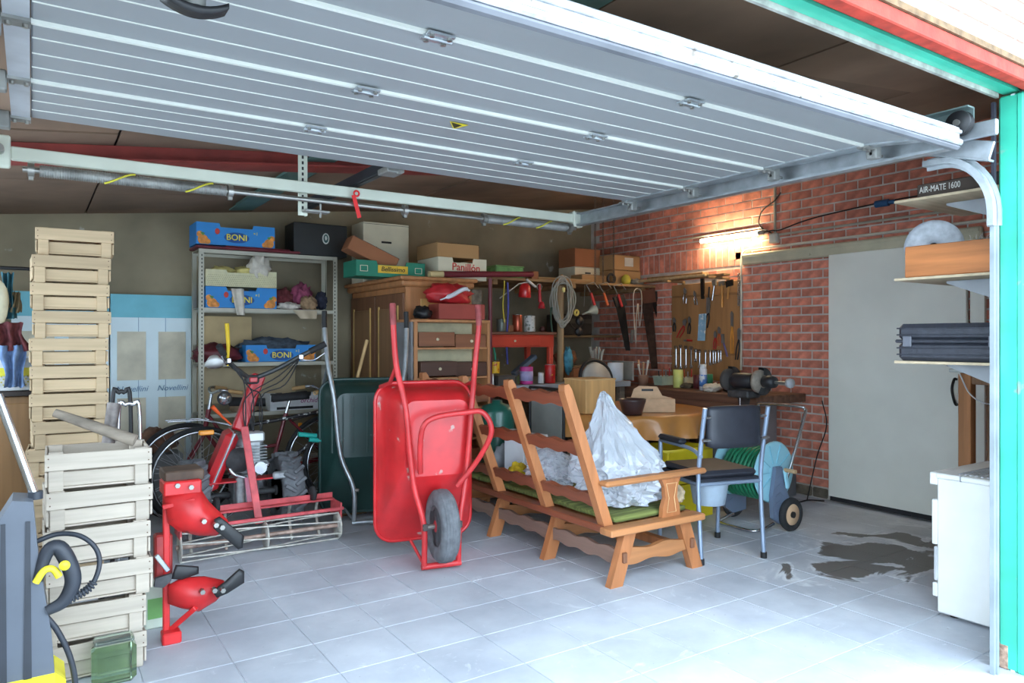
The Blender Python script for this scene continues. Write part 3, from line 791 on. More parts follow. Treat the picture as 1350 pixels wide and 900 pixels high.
# flat cartons leaning on the back wall
M_cl = mat('carton_pale_blue', (220, 236, 240), .7, var=.06, scale=2)
M_ct = mat('carton_teal', (120, 190, 204), .7, var=.06)
M_cw = mat('carton_window_print', (206, 198, 176), .75, var=.12, scale=6)
M_ink = mat('ink_blue', (120, 150, 176), .7)
for i, (x0, x1) in enumerate(((-.12, .50), (.51, 1.09))):
    t = thing('flat_carton', 'tall pale blue flat carton with window print, ' + ('beside the steel shelf' if i else 'behind the tall crate stack'), 'carton', ((x0 + x1) / 2, 6.40, 0))
    MB().box(((x0 + x1) / 2, 6.41, .825), (x1 - x0, .07, 1.65), bev=.004).build('carton_body', M_cl, t, W=True)
    MB().box(((x0 + x1) / 2, 6.372, 1.56), (x1 - x0, .006, .18)).build('top_band', M_ct, t, W=True)
    n = 2
    for r_, (z0, z1) in enumerate(((.98, 1.36), (.30, .84))):
        for k in range(n):
            w = (x1 - x0) / n
            MB().box((x0 + w * (k + .5), 6.372, (z0 + z1) / 2), (w - .09, .006, z1 - z0)).build('window_print', M_cw, t, W=True)
    for k in range(n):
        text('Novellini', .062, frame((x0 + (x1 - x0) / n * (k + .5), 6.368, .91), (1, 0, 0), (0, -1, 0)), M_ink, 'lettering', t, shear=.3)
    for k in range(1, 3):
        MB().box((x0 + (x1 - x0) * k / 3, 6.373, .82), (.003, .006, 1.62)).build('fold_line', M_ink, t, W=True)
# ------------------------------------------------------------------ steel shelving and what is on it
M_post = mat('shelf_grey_steel', (176, 172, 156), .5, metal=.25, var=.08)
sh = thing('steel_shelf', 'grey slotted-angle steel shelving unit against the back wall', 'shelf', (1.63, 6.15, 0))
SX0, SX1, SY0, SY1 = 1.08, 2.18, 6.0, 6.30
hole = MB().box((0, 0, 0), (.007, .003, .014)).mesh('post_hole', M_blk)
for x, sx in ((SX0, 1), (SX1, -1)):
    for y, sy in ((SY0, 1), (SY1, -1)):
        p = MB().box((x + sx * .0175, y, 1.0), (.035, .003, 2.0)).box((x, y + sy * .0175, 1.0), (.003, .035, 2.0)).build('post', M_post, sh, W=True)
        if sy == 1:
            hm = MB()
            for k in range(64): hm.box((x + sx * .02, y - .0016, .06 + k * .03), (.008, .002, .014))
            o = hm.build('post_holes', M_blk, p, W=True); o['kind'] = 'stuff'
SHZ = [2.0, 1.545, 1.115, .715, .30]
for z in SHZ:
    MB().box(((SX0 + SX1) / 2, (SY0 + SY1) / 2, z - .003), (SX1 - SX0 - .006, SY1 - SY0 - .006, .005)).box(((SX0 + SX1) / 2, SY0 + .004, z - .015), (SX1 - SX0 - .07, .004, .03)).box(((SX0 + SX1) / 2, SY1 - .006, z - .015), (SX1 - SX0 - .07, .004, .03)).build('shelf_board', M_post, sh, W=True)
M_boni = mat('carton_bright_blue', (44, 136, 208), .6, var=.05)
M_byel = mat('print_yellow', (238, 220, 70), .6)
M_bor = mat('print_orange', (232, 146, 62), .6, var=.25, scale=30)
M_bdk = mat('print_dark_blue', (24, 78, 146), .6)
M_leaf = mat('print_leaf', (84, 140, 70), .6)
M_pr = mat('print_red', (196, 60, 50), .6)
def tray(name, label, cat, x0, x1, y0, y1, z, h, m, notch=True, lip=.03, W=True):
    """open fruit tray: base, four sides, raised corners"""
    t = thing(name, label, cat, ((x0 + x1) / 2, (y0 + y1) / 2, z))
    MB().box(((x0 + x1) / 2, (y0 + y1) / 2, z + .004), (x1 - x0, y1 - y0, .006)).build('base', m, t, W=True)
    w = x1 - x0; c = .28 * w
    for y, nm in ((y0, 'front_panel'), (y1, 'back_panel')):
        poly = [(x0, z), (x1, z), (x1, z + h), (x1 - c, z + h), (x1 - c - .01, z + h - lip), (x0 + c + .01, z + h - lip), (x0 + c, z + h), (x0, z + h)]
        MB().prism(poly, .005, frame((0, y, 0), (1, 0, 0), (0, -1, 0))).build(nm, m, t, W=True)
    for x in (x0, x1):
        MB().box((x, (y0 + y1) / 2, z + h / 2), (.005, y1 - y0, h)).build('side_panel', m, t, W=True)
    return t
def boni(label, x0, x1, y0, z, h, y1=6.28):
    t = tray('fruit_tray', label, 'carton', x0, x1, y0, y1, z, h, M_boni)
    cx, yf = (x0 + x1) / 2, y0 - .004
    zc = z + h * .38
    el = [(.095 * math.cos(a * math.pi / 12), .042 * math.sin(a * math.pi / 12)) for a in range(24)]
    MB().prism(el, .002, frame((cx, yf, zc), (1, 0, 0), (0, -1, 0))).build('logo_oval', M_bdk, t, W=True)
    text('BONI', .066, frame((cx, yf - .002, zc), (1, 0, 0), (0, -1, 0)), M_byel, 'lettering', t, bold=.0008)
    text('×1', .035, frame((x1 - .15, yf, z + h * .62), (1, 0, 0), (0, -1, 0)), M_byel, 'small_print', t)
    MB().prism([(.018 * math.cos(a), .024 * math.sin(a)) for a in [i * math.pi / 6 for i in range(12)]], .002, frame((x0 + .15, yf, z + h * .62), (1, 0, 0), (0, -1, 0))).build('red_badge', M_pr, t, W=True)
    for sx, xx in ((1, x0), (-1, x1)):
        for k, (dx, dz, r) in enumerate(((.045, .035, .038), (.022, .075, .024), (.078, .022, .022))):
            q = [(min(max(dx * sx + r * math.cos(a), 0 if sx > 0 else -9), 9 if sx > 0 else 0), max(dz + r * math.sin(a), .002)) for a in [i * math.pi / 8 for i in range(16)]]
            MB().prism(q, .0022 + .0004 * k, frame((xx, yf, z), (1, 0, 0), (0, -1, 0))).build('fruit_print', M_bor, t, W=True)
        MB().prism([(sx * .02, .095), (sx * .06, .085), (sx * .045, .065)], .003, frame((xx, yf, z), (1, 0, 0), (0, -1, 0))).build('leaf_print', M_leaf, t, W=True)
    return t
boni('blue fruit tray with yellow lettering on top of the steel shelf', 1.06, 1.65, 5.99, 2.035, .17)
M_mar = mat('maroon_vinyl', (112, 36, 46), .55, var=.12)
single(MB().box((1.45, 6.1, 2.012), (.80, .30, .018), bev=.006).box((1.52, 6.08, 2.026), (.5, .24, .012), bev=.005), 'maroon_board', M_mar, 'flat maroon sheet lying under the blue tray on the steel shelf', 'sheet')
bc = thing('black_case', 'black box with round white emblem on top of the steel shelf', 'box', (2.05, 6.1, 2.0))
MB().box((2.04, 6.13, 2.137), (.46, .26, .27), bev=.006).build('case_body', mat('black_case', (30, 32, 32), .5), bc, W=True)
ep = V((2.08, 5.996, 2.15))
MB().prism([(.030 * math.cos(i * math.pi / 12), .046 * math.sin(i * math.pi / 12)) for i in range(24)], .004, frame(ep, (1, 0, 0), (0, -1, 0))).build('emblem', mat('emblem_white', (206, 212, 206), .6), bc, W=True)
MB().prism([(.021 * math.cos(i * math.pi / 12), .036 * math.sin(i * math.pi / 12)) for i in range(24)], .006, frame(ep, (1, 0, 0), (0, -1, 0))).build('emblem_field', mat('emblem_teal', (54, 90, 88), .6), bc, W=True)
MB().blob(ep + V((0, -.004, .004)), (.010, .003, .02), 3, .3, 3, 12).build('emblem_figure', mat('emblem_white', (206, 212, 206), .6), bc, W=True)
t = boni('blue fruit tray with rag hanging over it on the second shelf', 1.13, 1.67, 6.01, 1.548, .165)
t2 = tray('perforated_tray', 'cream perforated tray standing on the blue fruit tray', 'carton', 1.13, 1.67, 6.01, 6.28, 1.716, .13, mat('cream_board', (214, 208, 170), .7, var=.05, scale=30), lip=.02)
dm = MB()
for i in range(36):
    for j in range(6): dm.box((1.145 + i * .0145 + (j % 2) * .007, 6.006, 1.728 + j * .015), (.005, .003, .005))
o = dm.build('perforations', mat('perforation_dark', (168, 160, 122), .8), t2, W=True); o['kind'] = 'stuff'
M_rag = mat('white_rag', (214, 206, 192), .9, var=.1, scale=20)
single(MB().blob((1.28, 6.14, 1.835), (.10, .10, .045), 11, .4, 3, 24).blob((1.45, 6.14, 1.84), (.09, .1, .05), 12, .4, 3, 24), 'yellow_cloth', mat('pale_yellow_cloth', (222, 206, 130), .9, var=.1, scale=14), 'pale yellow cloths folded in the cream tray', 'cloth')
single(MB().blob((1.55, 6.07, 1.87), (.085, .085, .10), 13, .5, 3.4, 28), 'white_cloth', M_rag, 'crumpled white cloth draped on the corner of the cream tray', 'cloth')
def hang(x, w, z1, z0, y, seed):
    def fn(u, v): 
        z = z1 + (z0 - z1) * u
        return V((x + (v - .5) * w * (1 - .35 * u) + .025 * u, y - .012 - .012 * math.sin(v * 9 + seed) - .01 * u, z))
    mb = MB().sheet(fn, 10, 10); h = len(mb.v)
    mb.v += [(p[0], p[1] + .006, p[2]) for p in mb.v]; mb.f += [tuple(reversed([q + h for q in f])) for f in mb.f]; mb.sm *= 2
    return mb
single(hang(1.36, .10, 1.70, 1.49, 6.0, 1), 'grey_rag', M_rag, 'white rag hanging over the front of the second-shelf blue tray', 'cloth')
heap = [((1.77, 6.17, 1.62), (.08, .09, .10), (120, 56, 60), 'maroon cloth heap on the second shelf beside the trays'),
        ((1.93, 6.18, 1.65), (.085, .09, .12), (156, 76, 104), 'pink cloth heap topping the rags on the second shelf'),
        ((1.78, 6.045, 1.572), (.09, .04, .03), (210, 200, 190), 'white cloth spread along the second shelf front'),
        ((1.95, 6.045, 1.60), (.07, .045, .06), (160, 130, 100), 'tan patterned cloth in front of the pink heap'),
        ((2.07, 6.09, 1.63), (.05, .05, .07), (44, 46, 62), 'dark navy cloth at the right of the rag heap')]
for i, (c_, r_, k, lab) in enumerate(heap):
    single(MB().blob(c_, r_, 20 + i, .42, 3.2, 30, floor=-(c_[2] - 1.549)), 'cloth_heap', mat('cloth_%d' % i, k, .95, var=.3, scale=22), lab, 'cloth')
single(hang(1.90, .20, 1.54, 1.47, 5.995, 4), 'hanging_cloth', mat('beige_cloth', (196, 178, 152), .9), 'beige cloth edge hanging below the second shelf', 'cloth')
t = boni('blue fruit tray filled with dark cloth on the third shelf', 1.43, 1.99, 6.0, 1.118, .135)
single(MB().blob((1.70, 6.15, 1.235), (.26, .10, .07), 31, .45, 4, 36, floor=-.09), 'dark_cloth', mat('slate_cloth', (72, 82, 94), .95, var=.3, scale=18), 'slate blue cloth filling the third-shelf blue tray', 'cloth')
single(MB().box((1.34, 6.33, 1.32), (.42, .03, .34), bev=.002), 'cardboard_sheet', mat('kraft_card', (188, 164, 122), .8, var=.08), 'plain kraft cardboard sheet standing behind the third shelf', 'cardboard')
single(MB().box((1.52, 6.33, .92), (.80, .03, .30), bev=.002), 'cardboard_sheet', mat('kraft_card2', (176, 158, 126), .8, var=.08), 'wide kraft cardboard sheet behind the lower shelf', 'cardboard')
single(MB().blob((1.23, 6.12, 1.18), (.19, .12, .085), 33, .3, 2.6, 30, floor=-.06), 'maroon_bag', mat('maroon_leather', (104, 40, 46), .5, var=.2, scale=8), 'slumped maroon bag on the third shelf left of the blue tray', 'bag')
oc = tray('flower_tray', 'white tray with violet lettering full of pots on the lower steel shelf', 'carton', 1.62, 2.10, 6.0, 6.26, .717, .125, mat('tray_white', (222, 224, 226), .6), lip=.015)
text('orchidee', .055, frame((1.96, 5.994, .79), (1, 0, 0), (0, -1, 0)), mat('ink_violet', (150, 60, 120), .6), 'lettering', oc, shear=.25)
MB().box((1.82, 5.996, .735), (.30, .003, .02)).build('grip_slot', M_blk, oc, W=True)
for i in range(7):
    single(MB().lathe([(.018, 0), (.026, .04), (.028, .05), (.022, .05), (.016, .01), (.0, .01)], 14, Matrix.Translation((1.67 + i * .062, 6.09 + (i % 2) * .07, .80))), 'flower_pot', mat('pot_dark', (70, 72, 70), .5, rand=.3), 'dark pot in the white lettered tray, %s counted from the cardboard side' % ('first', 'second', 'third', 'fourth', 'fifth', 'sixth', 'seventh')[i], 'pot', group='pots in the white tray')
single(MB().blob((1.45, 6.1, .74), (.12, .09, .05), 35, .3, 3, 24, floor=-.02), 'paper_sack', mat('paper_tan', (150, 124, 100), .9, var=.2), 'crumpled brown paper on the lower shelf', 'paper')
single(MB().blob((.80, 6.1, .52), (.14, .09, .10), 36, .35, 3, 26, floor=-.08), 'torn_bag', mat('bag_brown', (130, 96, 78), .9, var=.35, scale=9), 'torn brown paper bag beside the flat carton', 'bag')
single(MB().box((.80, 6.15, .215), (.34, .26, .43), bev=.006), 'grey_bin', mat('bin_grey', (120, 122, 124), .6), 'grey box under the torn paper bag by the back wall', 'box')

single(MB().cyl((-.9, 4.97, 1.70), (.05, 4.97, 1.70), .010, n=8).cyl((-.30, 4.97, 1.70), (-.30, 4.97, ceil_z(-.3)), .006, n=6), 'clothes_rail', M_blk, 'dark clothes rail above the brown cabinet holding the jacket', 'rail')
# ------------------------------------------------------------------ red wheelbarrow standing on end
M_redp = mat('red_barrow_paint', (208, 42, 46), .30, var=.12, scale=6, spots=((190, 150, 140), 16, .66), coat=.25)
M_redt = mat('red_tube_paint', (200, 50, 52), .42, var=.15, scale=9)
M_tyre = mat('grey_tyre', (110, 112, 116), .85, var=.2, scale=20, bump=.2)
M_black = mat('tyre_black', (44, 44, 46), .8, var=.2, scale=20)
def loft(rings, mb=None, cap=True, smooth=True):
    mb = mb or MB(); n = len(rings[0]); vs = [p for r in rings for p in r]; fs = []
    for i in range(len(rings) - 1):
        for j in range(n): fs.append((i * n + j, i * n + (j + 1) % n, (i + 1) * n + (j + 1) % n, (i + 1) * n + j))
    mb.add(vs, fs, smooth)
    if cap: mb.add([V(p) for p in rings[-1]], [tuple(range(n))], smooth)
    return mb
def rrect(w0, w1, h0, h1, r, n, k=4):
    """rounded rectangle in (w,h) at offset n"""
    pts = []
    for cx, cy, a0 in ((w1 - r, h1 - r, 0), (w0 + r, h1 - r, 90), (w0 + r, h0 + r, 180), (w1 - r, h0 + r, 270)):
        for i in range(k + 1):
            a = math.radians(a0 + 90 * i / k); pts.append((cx + r * math.cos(a), cy + r * math.sin(a), n))
    return pts
def barrow(name, label, o, Wd, Nd, tub, hand, wheel, m_tub, m_tube, m_grip, cat='wheelbarrow', hoop=True):
    """o: floor point under the middle; local (w,h,n): width, up, towards the viewer"""
    t = thing(name, label, cat, o)
    U = V((0, 0, 1)); Wd = V(Wd).normalized(); Nd = V(Nd).normalized()
    P = lambda w, h, n: V(o) + Wd * w + U * h + Nd * n
    T = lambda ring: [P(*p) for p in ring]
    w, h0, h1, dn = tub
    rings = [rrect(-w / 2 - .012, w / 2 + .012, h0 - .012, h1 + .012, .11, -dn), rrect(-w / 2, w / 2, h0, h1, .10, -dn + .004), rrect(-w / 2 + .03, w / 2 - .03, h0 + .16, h1 - .02, .09, -dn * .55),
             rrect(-w / 2 + .075, w / 2 - .075, h0 + .34, h1 - .045, .075, -.05), rrect(-w / 2 + .10, w / 2 - .10, h0 + .42, h1 - .08, .06, -.012)]
    inner = [[(p[0] * .97, h0 + (p[1] - h0) * .97 + .012, p[2] - .008) for p in r] for r in rings]
    tb = loft([T(r) for r in rings]); loft([T(r) for r in inner], tb)
    tub_o = tb.build('tub', m_tub, t, W=True)
    MB().tube(T(rrect(-w / 2 - .008, w / 2 + .008, h0 - .008, h1 + .008, .11, -dn, 5)), .012, 8, True).build('tub_rim', m_tub, tub_o, W=True)
    for s in (-1, 1):
        pts = [P(s * hand[0], hand[1], -.10 + hand[2]), P(s * hand[0], hand[1] - .12, -.08 + hand[2]), P(s * (hand[0] - .02), h1 + .12, -.03), P(s * (hand[0] - .06), h1 - .12, .025), P(s * (hand[0] - .10), .5, .035), P(s * .105, .27, .075), P(s * .100, .03, .065)]
        MB().tube(smoothpath(pts, 4), .0165, 10).build('frame_tube', m_tube, t, W=True)
        g = smoothpath(pts, 4)[:5]
        MB().tube(g, .0185, 10).build('grip', m_grip, t, W=True)
        MB().tube([P(s * (hand[0] - .02), h1 + .12, -.03), P(s * (hand[0] + .0), h1 + .02, -.10), P(s * (w / 2 - .02), h1 - .01, -dn + .02)], .012, 8).build('brace', m_tube, t, W=True)
        MB().tube([P(s * .105, .26, .075), P(s * .07, .255, .085)], .012, 8).build('axle_arm', mat('worn_steel', (150, 142, 136), .5, metal=.6), t, W=True)
    MB().tube([P(-.115, .03, .065), P(.115, .03, .065)], .017, 10).build('front_bar', m_tube, t, W=True)
    MB().tube([P(-.10, .04, .065), P(-w * .25, h0 + .05, -.06)], .009, 8).build('front_stay', m_tube, t, W=True)
    MB().tube([P(.10, .04, .065), P(w * .25, h0 + .05, -.06)], .009, 8).build('front_stay', m_tube, t, W=True)
    if hoop:
        hh = h1 - .19
        pts = [P(-.145, .55, .05), P(-.13, hh - .14, .09), P(-.12, hh - .02, .12), P(-.05, hh + .03, .13), P(.12, hh + .05, .14), P(.21, hh + .05, .16), P(.26, hh - .03, .17), P(.25, hh - .12, .15), P(.19, hh - .26, .08), P(.10, hh - .38, .04)]
        pts[0] = P(-.115, .55, .04)
        MB().tube(smoothpath(pts, 5), .0155, 10).build('leg_hoop', m_tube, t, W=True)
    if wheel:
        c = P(0, .255, .085)
        M = frame(c, U, Wd)
        wh = MB().lathe([(.115, -.042), (.15, -.052), (.182, -.048), (.198, -.03), (.203, 0), (.198, .03), (.182, .048), (.15, .052), (.115, .042), (.108, 0), (.115, -.042)], 36, M).build('tyre', M_tyre, t, W=True)
        tr_ = MB()
        for k in (-.030, -.015, 0, .015, .030): tr_.torus(.2015 - abs(k) * .12, .003, M @ Matrix.Translation((0, 0, k)), 36, 5)
        tr_.build('tread', M_tyre, wh, W=True)
        MB().lathe([(.025, -.046), (.05, -.034), (.10, -.030), (.117, -.040), (.117, .040), (.10, .030), (.05, .034), (.025, .046)], 28, M).build('rim', mat('rim_red', (178, 54, 60), .5, var=.15), t, W=True)
        MB().cyl(c - Wd * .115, c + Wd * .115, .013, n=10).build('axle', mat('worn_steel', (150, 142, 136), .5, metal=.6), t, W=True)
        for s in (-1, 1): MB().box((0, 0, 0), (.03, .03, .04), M=frame(c + Wd * (.10 * s) - Nd * .0, Wd, U), bev=.004).build('axle_clamp', mat('dark_clamp', (84, 76, 74), .6, metal=.4), t, W=True)
    return t
ob = (pz(555, 750) + pz(604, 746)) / 2
barrow('wheelbarrow', 'red steel wheelbarrow with grey tyre standing on end beside the wooden bench', (ob.x, ob.y + .02, 0), (.98, -.19, 0), (-.19, -.98, 0), (.58, .10, 1.03, .30), (.255, 1.50, .06), True, M_redp, M_redt, mat('worn_grip_red', (150, 66, 66), .6, var=.25, scale=20))
M_gtub = mat('dark_green_tub', (38, 66, 62), .35, var=.15, scale=5, spots=((96, 120, 112), 14, .70), coat=.3)
og = pz(497, 688)
barrow('wheelbarrow', 'dark green wheelbarrow with galvanised tubes standing on end behind the red one', (og.x - .07, og.y + .0, 0), (.96, -.28, 0), (-.28, -.96, 0), (.62, .05, 1.00, .22), (.29, 1.50, -.02), False, M_gtub, M_galv, M_blk, hoop=False)
gbw = bpy.data.objects['wheelbarrow.001']; gW, gN, gO = V((.96, -.28, 0)).normalized(), V((-.28, -.96, 0)).normalized(), V(gbw.location)
for q in (-.24, -.17, -.10, .0, .10): MB().tube([gO + gW * q + gN * (-.022 if abs(q) < .2 else -.06) + V((0, 0, z)) for z in (.50, .90)], .012, 8).build('tub_rib', M_gtub, gbw, W=True)

# ------------------------------------------------------------------ bicycles
M_spoke = mat('spoke_steel', (190, 192, 196), .3, metal=.8)
M_chrome = mat('chrome', (200, 202, 206), .2, metal=.9)
def wheel_bike(t, c, R, ax=V((0, 1, 0)), fender=None, fm=None):
    M = frame(c, (1, 0, 0), ax)
    MB().torus(R - .016, .017, M, 44, 8).build('tyre', M_black, t, W=True)
    MB().torus(R - .038, .010, M, 44, 6).build('rim', M_chrome, t, W=True)
    sp_ = MB()
    for i in range(24):
        a = 2 * math.pi * i / 24
        sp_.tube([M @ V((.02 * math.cos(a + .6), .02 * math.sin(a + .6), .02 * (-1) ** i)), M @ V(((R - .04) * math.cos(a), (R - .04) * math.sin(a), 0))], .0016, 4)
    o = sp_.build('spokes', M_spoke, t, W=True); o['kind'] = 'stuff'
    MB().cyl(M @ V((0, 0, -.04)), M @ V((0, 0, .04)), .02, n=12).build('hub', M_chrome, t, W=True)
    if fender:
        a0, a1 = fender; P = []
        vs = []; n = 24
        for i in range(n + 1):
            a = math.radians(a0 + (a1 - a0) * i / n)
            for k in range(5):
                b = -1 + k * .5; rr = R + .022 - .010 * b * b
                vs.append(M @ V((rr * math.cos(a), rr * math.sin(a), b * .026)))
        fs = [(i * 5 + k, i * 5 + k + 1, i * 5 + 6 + k, i * 5 + 5 + k) for i in range(n) for k in range(4)]
        MB().add(vs, fs, True).build('fender', fm, t, W=True)
def bike(label, x, y, flip, fcol, fm, step, tub_label):
    t = thing('bicycle', label, 'bicycle', (x + .5, y, 0))
    R = .345
    rc, fc = V((x, y, R)), V((x + 1.06, y, R))
    wheel_bike(t, rc, R, fender=(10, 200), fm=fm); wheel_bike(t, fc, R, fender=(-10, 170), fm=fm)
    bb = V((x + .45, y, .28)); st = V((x + .33, y, .72)); hd = V((x + .90, y, .78)); hb = V((x + .93, y, .62))
    MB().cyl(bb, st, .016, n=10).build('seat_tube', fcol, t, W=True)
    if step:
        MB().tube(smoothpath([hb, (bb + hb) / 2 + V((.03, 0, -.10)), bb], 5), .016, 10).build('down_tube', fcol, t, W=True)
        MB().tube(smoothpath([hd - V((.0, 0, .05)), (bb + hd) / 2 + V((.02, 0, -.06)), bb * .55 + st * .45], 5), .013, 10).build('top_tube', fcol, t, W=True)
    else:
        MB().cyl(hd - V((.01, 0, .03)), st - V((-.01, 0, .04)), .014, n=10).build('top_tube', fcol, t, W=True)
        MB().cyl(hb, bb, .016, n=10).build('down_tube', fcol, t, W=True)
    for s in (-1, 1):
        MB().cyl(bb + V((0, s * .02, 0)), rc + V((0, s * .045, 0)), .009, n=8).build('chain_stay', fcol, t, W=True)
        MB().cyl(st + V((0, s * .015, -.02)), rc + V((0, s * .045, 0)), .008, n=8).build('seat_stay', fcol, t, W=True)
        MB().tube([hb + V((0, s * .03, -.02)), fc + V((-.03, s * .045, .08)), fc + V((0, s * .045, 0))], .009, 8).build('fork_blade', fcol, t, W=True)
        MB().cyl(bb + V((0, s * .05, 0)), bb + V((s * .10, s * .06, -s * .12)), .008, n=8).build('crank', M_chrome, t, W=True)
        MB().box(bb + V((s * .10, s * .10, -s * .12)), (.07, .07, .02), bev=.004).build('pedal', M_black, t, W=True)
    MB().cyl(hb, hd, .018, n=10).build('head_tube', fcol, t, W=True)
    MB().cyl(st, st + V((-.03, 0, .11)), .012, n=10).build('seat_post', M_chrome, t, W=True)
    sd = st + V((-.03, 0, .13))
    def sfn(u, v):
        wd = .02 + .065 * (1 - u) ** 1.2; a = v * 2 - 1
        return sd + V((-.13 + .27 * u, a * wd, .02 - .03 * a * a + .02 * (1 - u)))
    MB().sheet(sfn, 10, 6, .03).build('saddle', M_black, t, W=True)
    MB().cyl(hd, hd + V((-.02, 0, .12)), .012, n=10).build('stem', M_chrome, t, W=True)
    hb_ = hd + V((-.02, 0, .12))
    MB().tube(smoothpath([hb_ + V((-.16, -.27, .01)), hb_ + V((-.03, -.20, .03)), hb_, hb_ + V((-.03, .20, .03)), hb_ + V((-.16, .27, .01))], 5), .011, 8).build('handlebar', M_chrome, t, W=True)
    for s in (-1, 1):
        MB().cyl(hb_ + V((-.16, s * .27, .01)), hb_ + V((-.07, s * .23, .025)), .016, n=10).build('grip', mat('tan_grip', (176, 140, 92), .7), t, W=True)
    MB().lathe([(.02, -.006), (.085, -.004), (.088, 0), (.085, .004), (.02, .006)], 28, frame(bb + V((0, -.04, 0)), (1, 0, 0), (0, 1, 0))).build('chainring', M_chrome, t, W=True)
    MB().box(rc + V((.20, -.06, .26)), (.03, .02, .05), bev=.004).build('reflector', mat('amber', (236, 150, 40), .3), t, W=True)
    rk = MB()
    for s in (-.05, .05): rk.tube([st + V((-.03, s, -.06)), rc + V((0, s, R + .05)), rc + V((-.22, s, R + .05))], .005, 6)
    for k in range(3): rk.tube([rc + V((-.2 + k * .12, -.05, R + .05)), rc + V((-.2 + k * .12, .05, R + .05))], .005, 6)
    o = rk.build('luggage_rack', M_chrome, t, W=True)
    return t
M_bred = mat('dark_red_frame', (122, 30, 40), .35, var=.1, coat=.4)
M_bblk = mat('black_white_frame', (40, 38, 40), .4, var=.1, spots=((214, 214, 210), 30, .58))
bike('black and white framed bicycle with large chrome rear wheel behind the red tiller', .99, 5.44, False, M_bblk, M_chrome, False, '')
b2 = bike('dark red step-through bicycle in front of the steel shelf', 1.00, 5.74, False, M_bred, M_black, True, '')
b2.rotation_euler = (0, 0, math.pi)
tq = thing('teal_grips', 'pair of turquoise handle grips beside the green wheelbarrow', 'handle', (1.72, 5.15, .50))
for i, (x, y) in enumerate(((404, 573), (418, 580))):
    c = pY(x, y, 5.15)
    MB().cyl(c + V((-.06, 0, .01)), c + V((.07, -.01, -.012)), .017, n=12).build('grip', mat('turquoise_rubber', (34, 172, 160), .5), tq, W=True)
MB().cyl(pY(418, 580, 5.15) + V((.04, 0, -.01)), pY(433, 587, 5.2), .010, n=8).build('handle_bar', M_black, tq, W=True)

# ------------------------------------------------------------------ walking tractor
M_tred = mat('tractor_red', (196, 34, 42), .4, var=.12, scale=8, coat=.2)
M_pink = mat('faded_red', (206, 84, 88), .55, var=.2, scale=12)
M_eng = mat('engine_alloy', (158, 162, 164), .45, metal=.5, var=.25, scale=24)
M_engd = mat('engine_dark', (70, 70, 72), .6, metal=.3, var=.3, scale=20)
tk = thing('walking_tractor', 'red two-wheel walking tractor with black lugged tyres before the bicycles', 'tractor', (1.22, 5.0, 0))
WR = .255
def lug_wheel(c, s):
    M = frame(c, (0, 0, 1), (1, 0, 0))
    w = MB().lathe([(.14, -.065), (.20, -.075), (.225, -.06), (.235, 0), (.225, .06), (.20, .075), (.14, .065), (.13, 0), (.14, -.065)], 32, M).build('tyre', M_tyre, tk, W=True)
    lg = MB()
    for i in range(18):
        for q in (-1, 1):
            a = 2 * math.pi * (i + (.5 if q > 0 else 0)) / 18
            L_ = M @ Matrix.Rotation(a, 4, 'Z') @ Matrix.Translation((.236, 0, q * .034)) @ Matrix.Rotation(q * .6, 4, 'X')
            lg.box((0, 0, 0), (.034, .024, .085), M=L_, bev=.004)
    o = lg.build('lugs', M_tyre, w, W=True); o['kind'] = 'stuff'
    MB().lathe([(.03, -.02), (.12, -.03), (.142, -.055), (.15, -.055), (.15, .055), (.142, .055), (.12, .03), (.03, .02)], 28, M).build('rim', mat('rim_grey', (112, 118, 124), .5, metal=.3), tk, W=True)
    MB().cyl(c - V((.08, 0, 0)), c + V((.08, 0, 0)), .035, n=14).build('hub', M_engd, tk, W=True)
lug_wheel(V((1.47, 5.05, .27)), 1); lug_wheel(V((.87, 5.05, .27)), -1)
MB().cyl((.87, 5.05, .27), (1.47, 5.05, .27), .022, n=10).build('axle', M_engd, tk, W=True)
MB().box((1.18, 5.02, .30), (.16, .20, .22), bev=.03).build('gearbox', M_eng, tk, W=True)
MB().box((1.20, 5.0, .55), (.17, .20, .26), bev=.03).build('crankcase', M_eng, tk, W=True)
fn_ = MB()
for i in range(9): fn_.box((1.20, 4.97, .44 + i * .02), (.20, .17, .007), bev=.002)
o = fn_.build('cooling_fins', M_eng, tk, W=True); o['kind'] = 'stuff'
MB().box((1.22, 4.93, .66), (.13, .09, .07), bev=.012).build('carburettor', mat('pale_alloy', (206, 208, 208), .4, metal=.5), tk, W=True)
MB().lathe([(.0, -.03), (.075, -.03), (.085, -.01), (.08, .02), (.0, .03)], 24, frame((1.12, 4.90, .52), (0, 0, 1), (0, -1, 0))).build('recoil_starter', M_engd, tk, W=True)
MB().cyl((1.25, 4.90, .46), (1.25, 4.86, .46), .04, n=16).build('air_filter', M_chrome, tk, W=True)
MB().tube(smoothpath([(1.10, 4.98, .60), (1.06, 4.92, .52), (1.08, 4.88, .44), (1.16, 4.88, .40)], 5), .014, 8).build('exhaust_pipe', M_chrome, tk, W=True)
# fuel tank
mt = frame((1.02, 4.97, .52), (.35, -.1, .9), (0, -1, 0))
MB().box((0, 0, 0), (.40, .085, .18), M=mt, bev=.03).build('fuel_tank', M_tred, tk, W=True)
MB().box((0, -.0, 0), (.41, .02, .186), M=mt, bev=.006).build('tank_seam', M_chrome, tk, W=True)
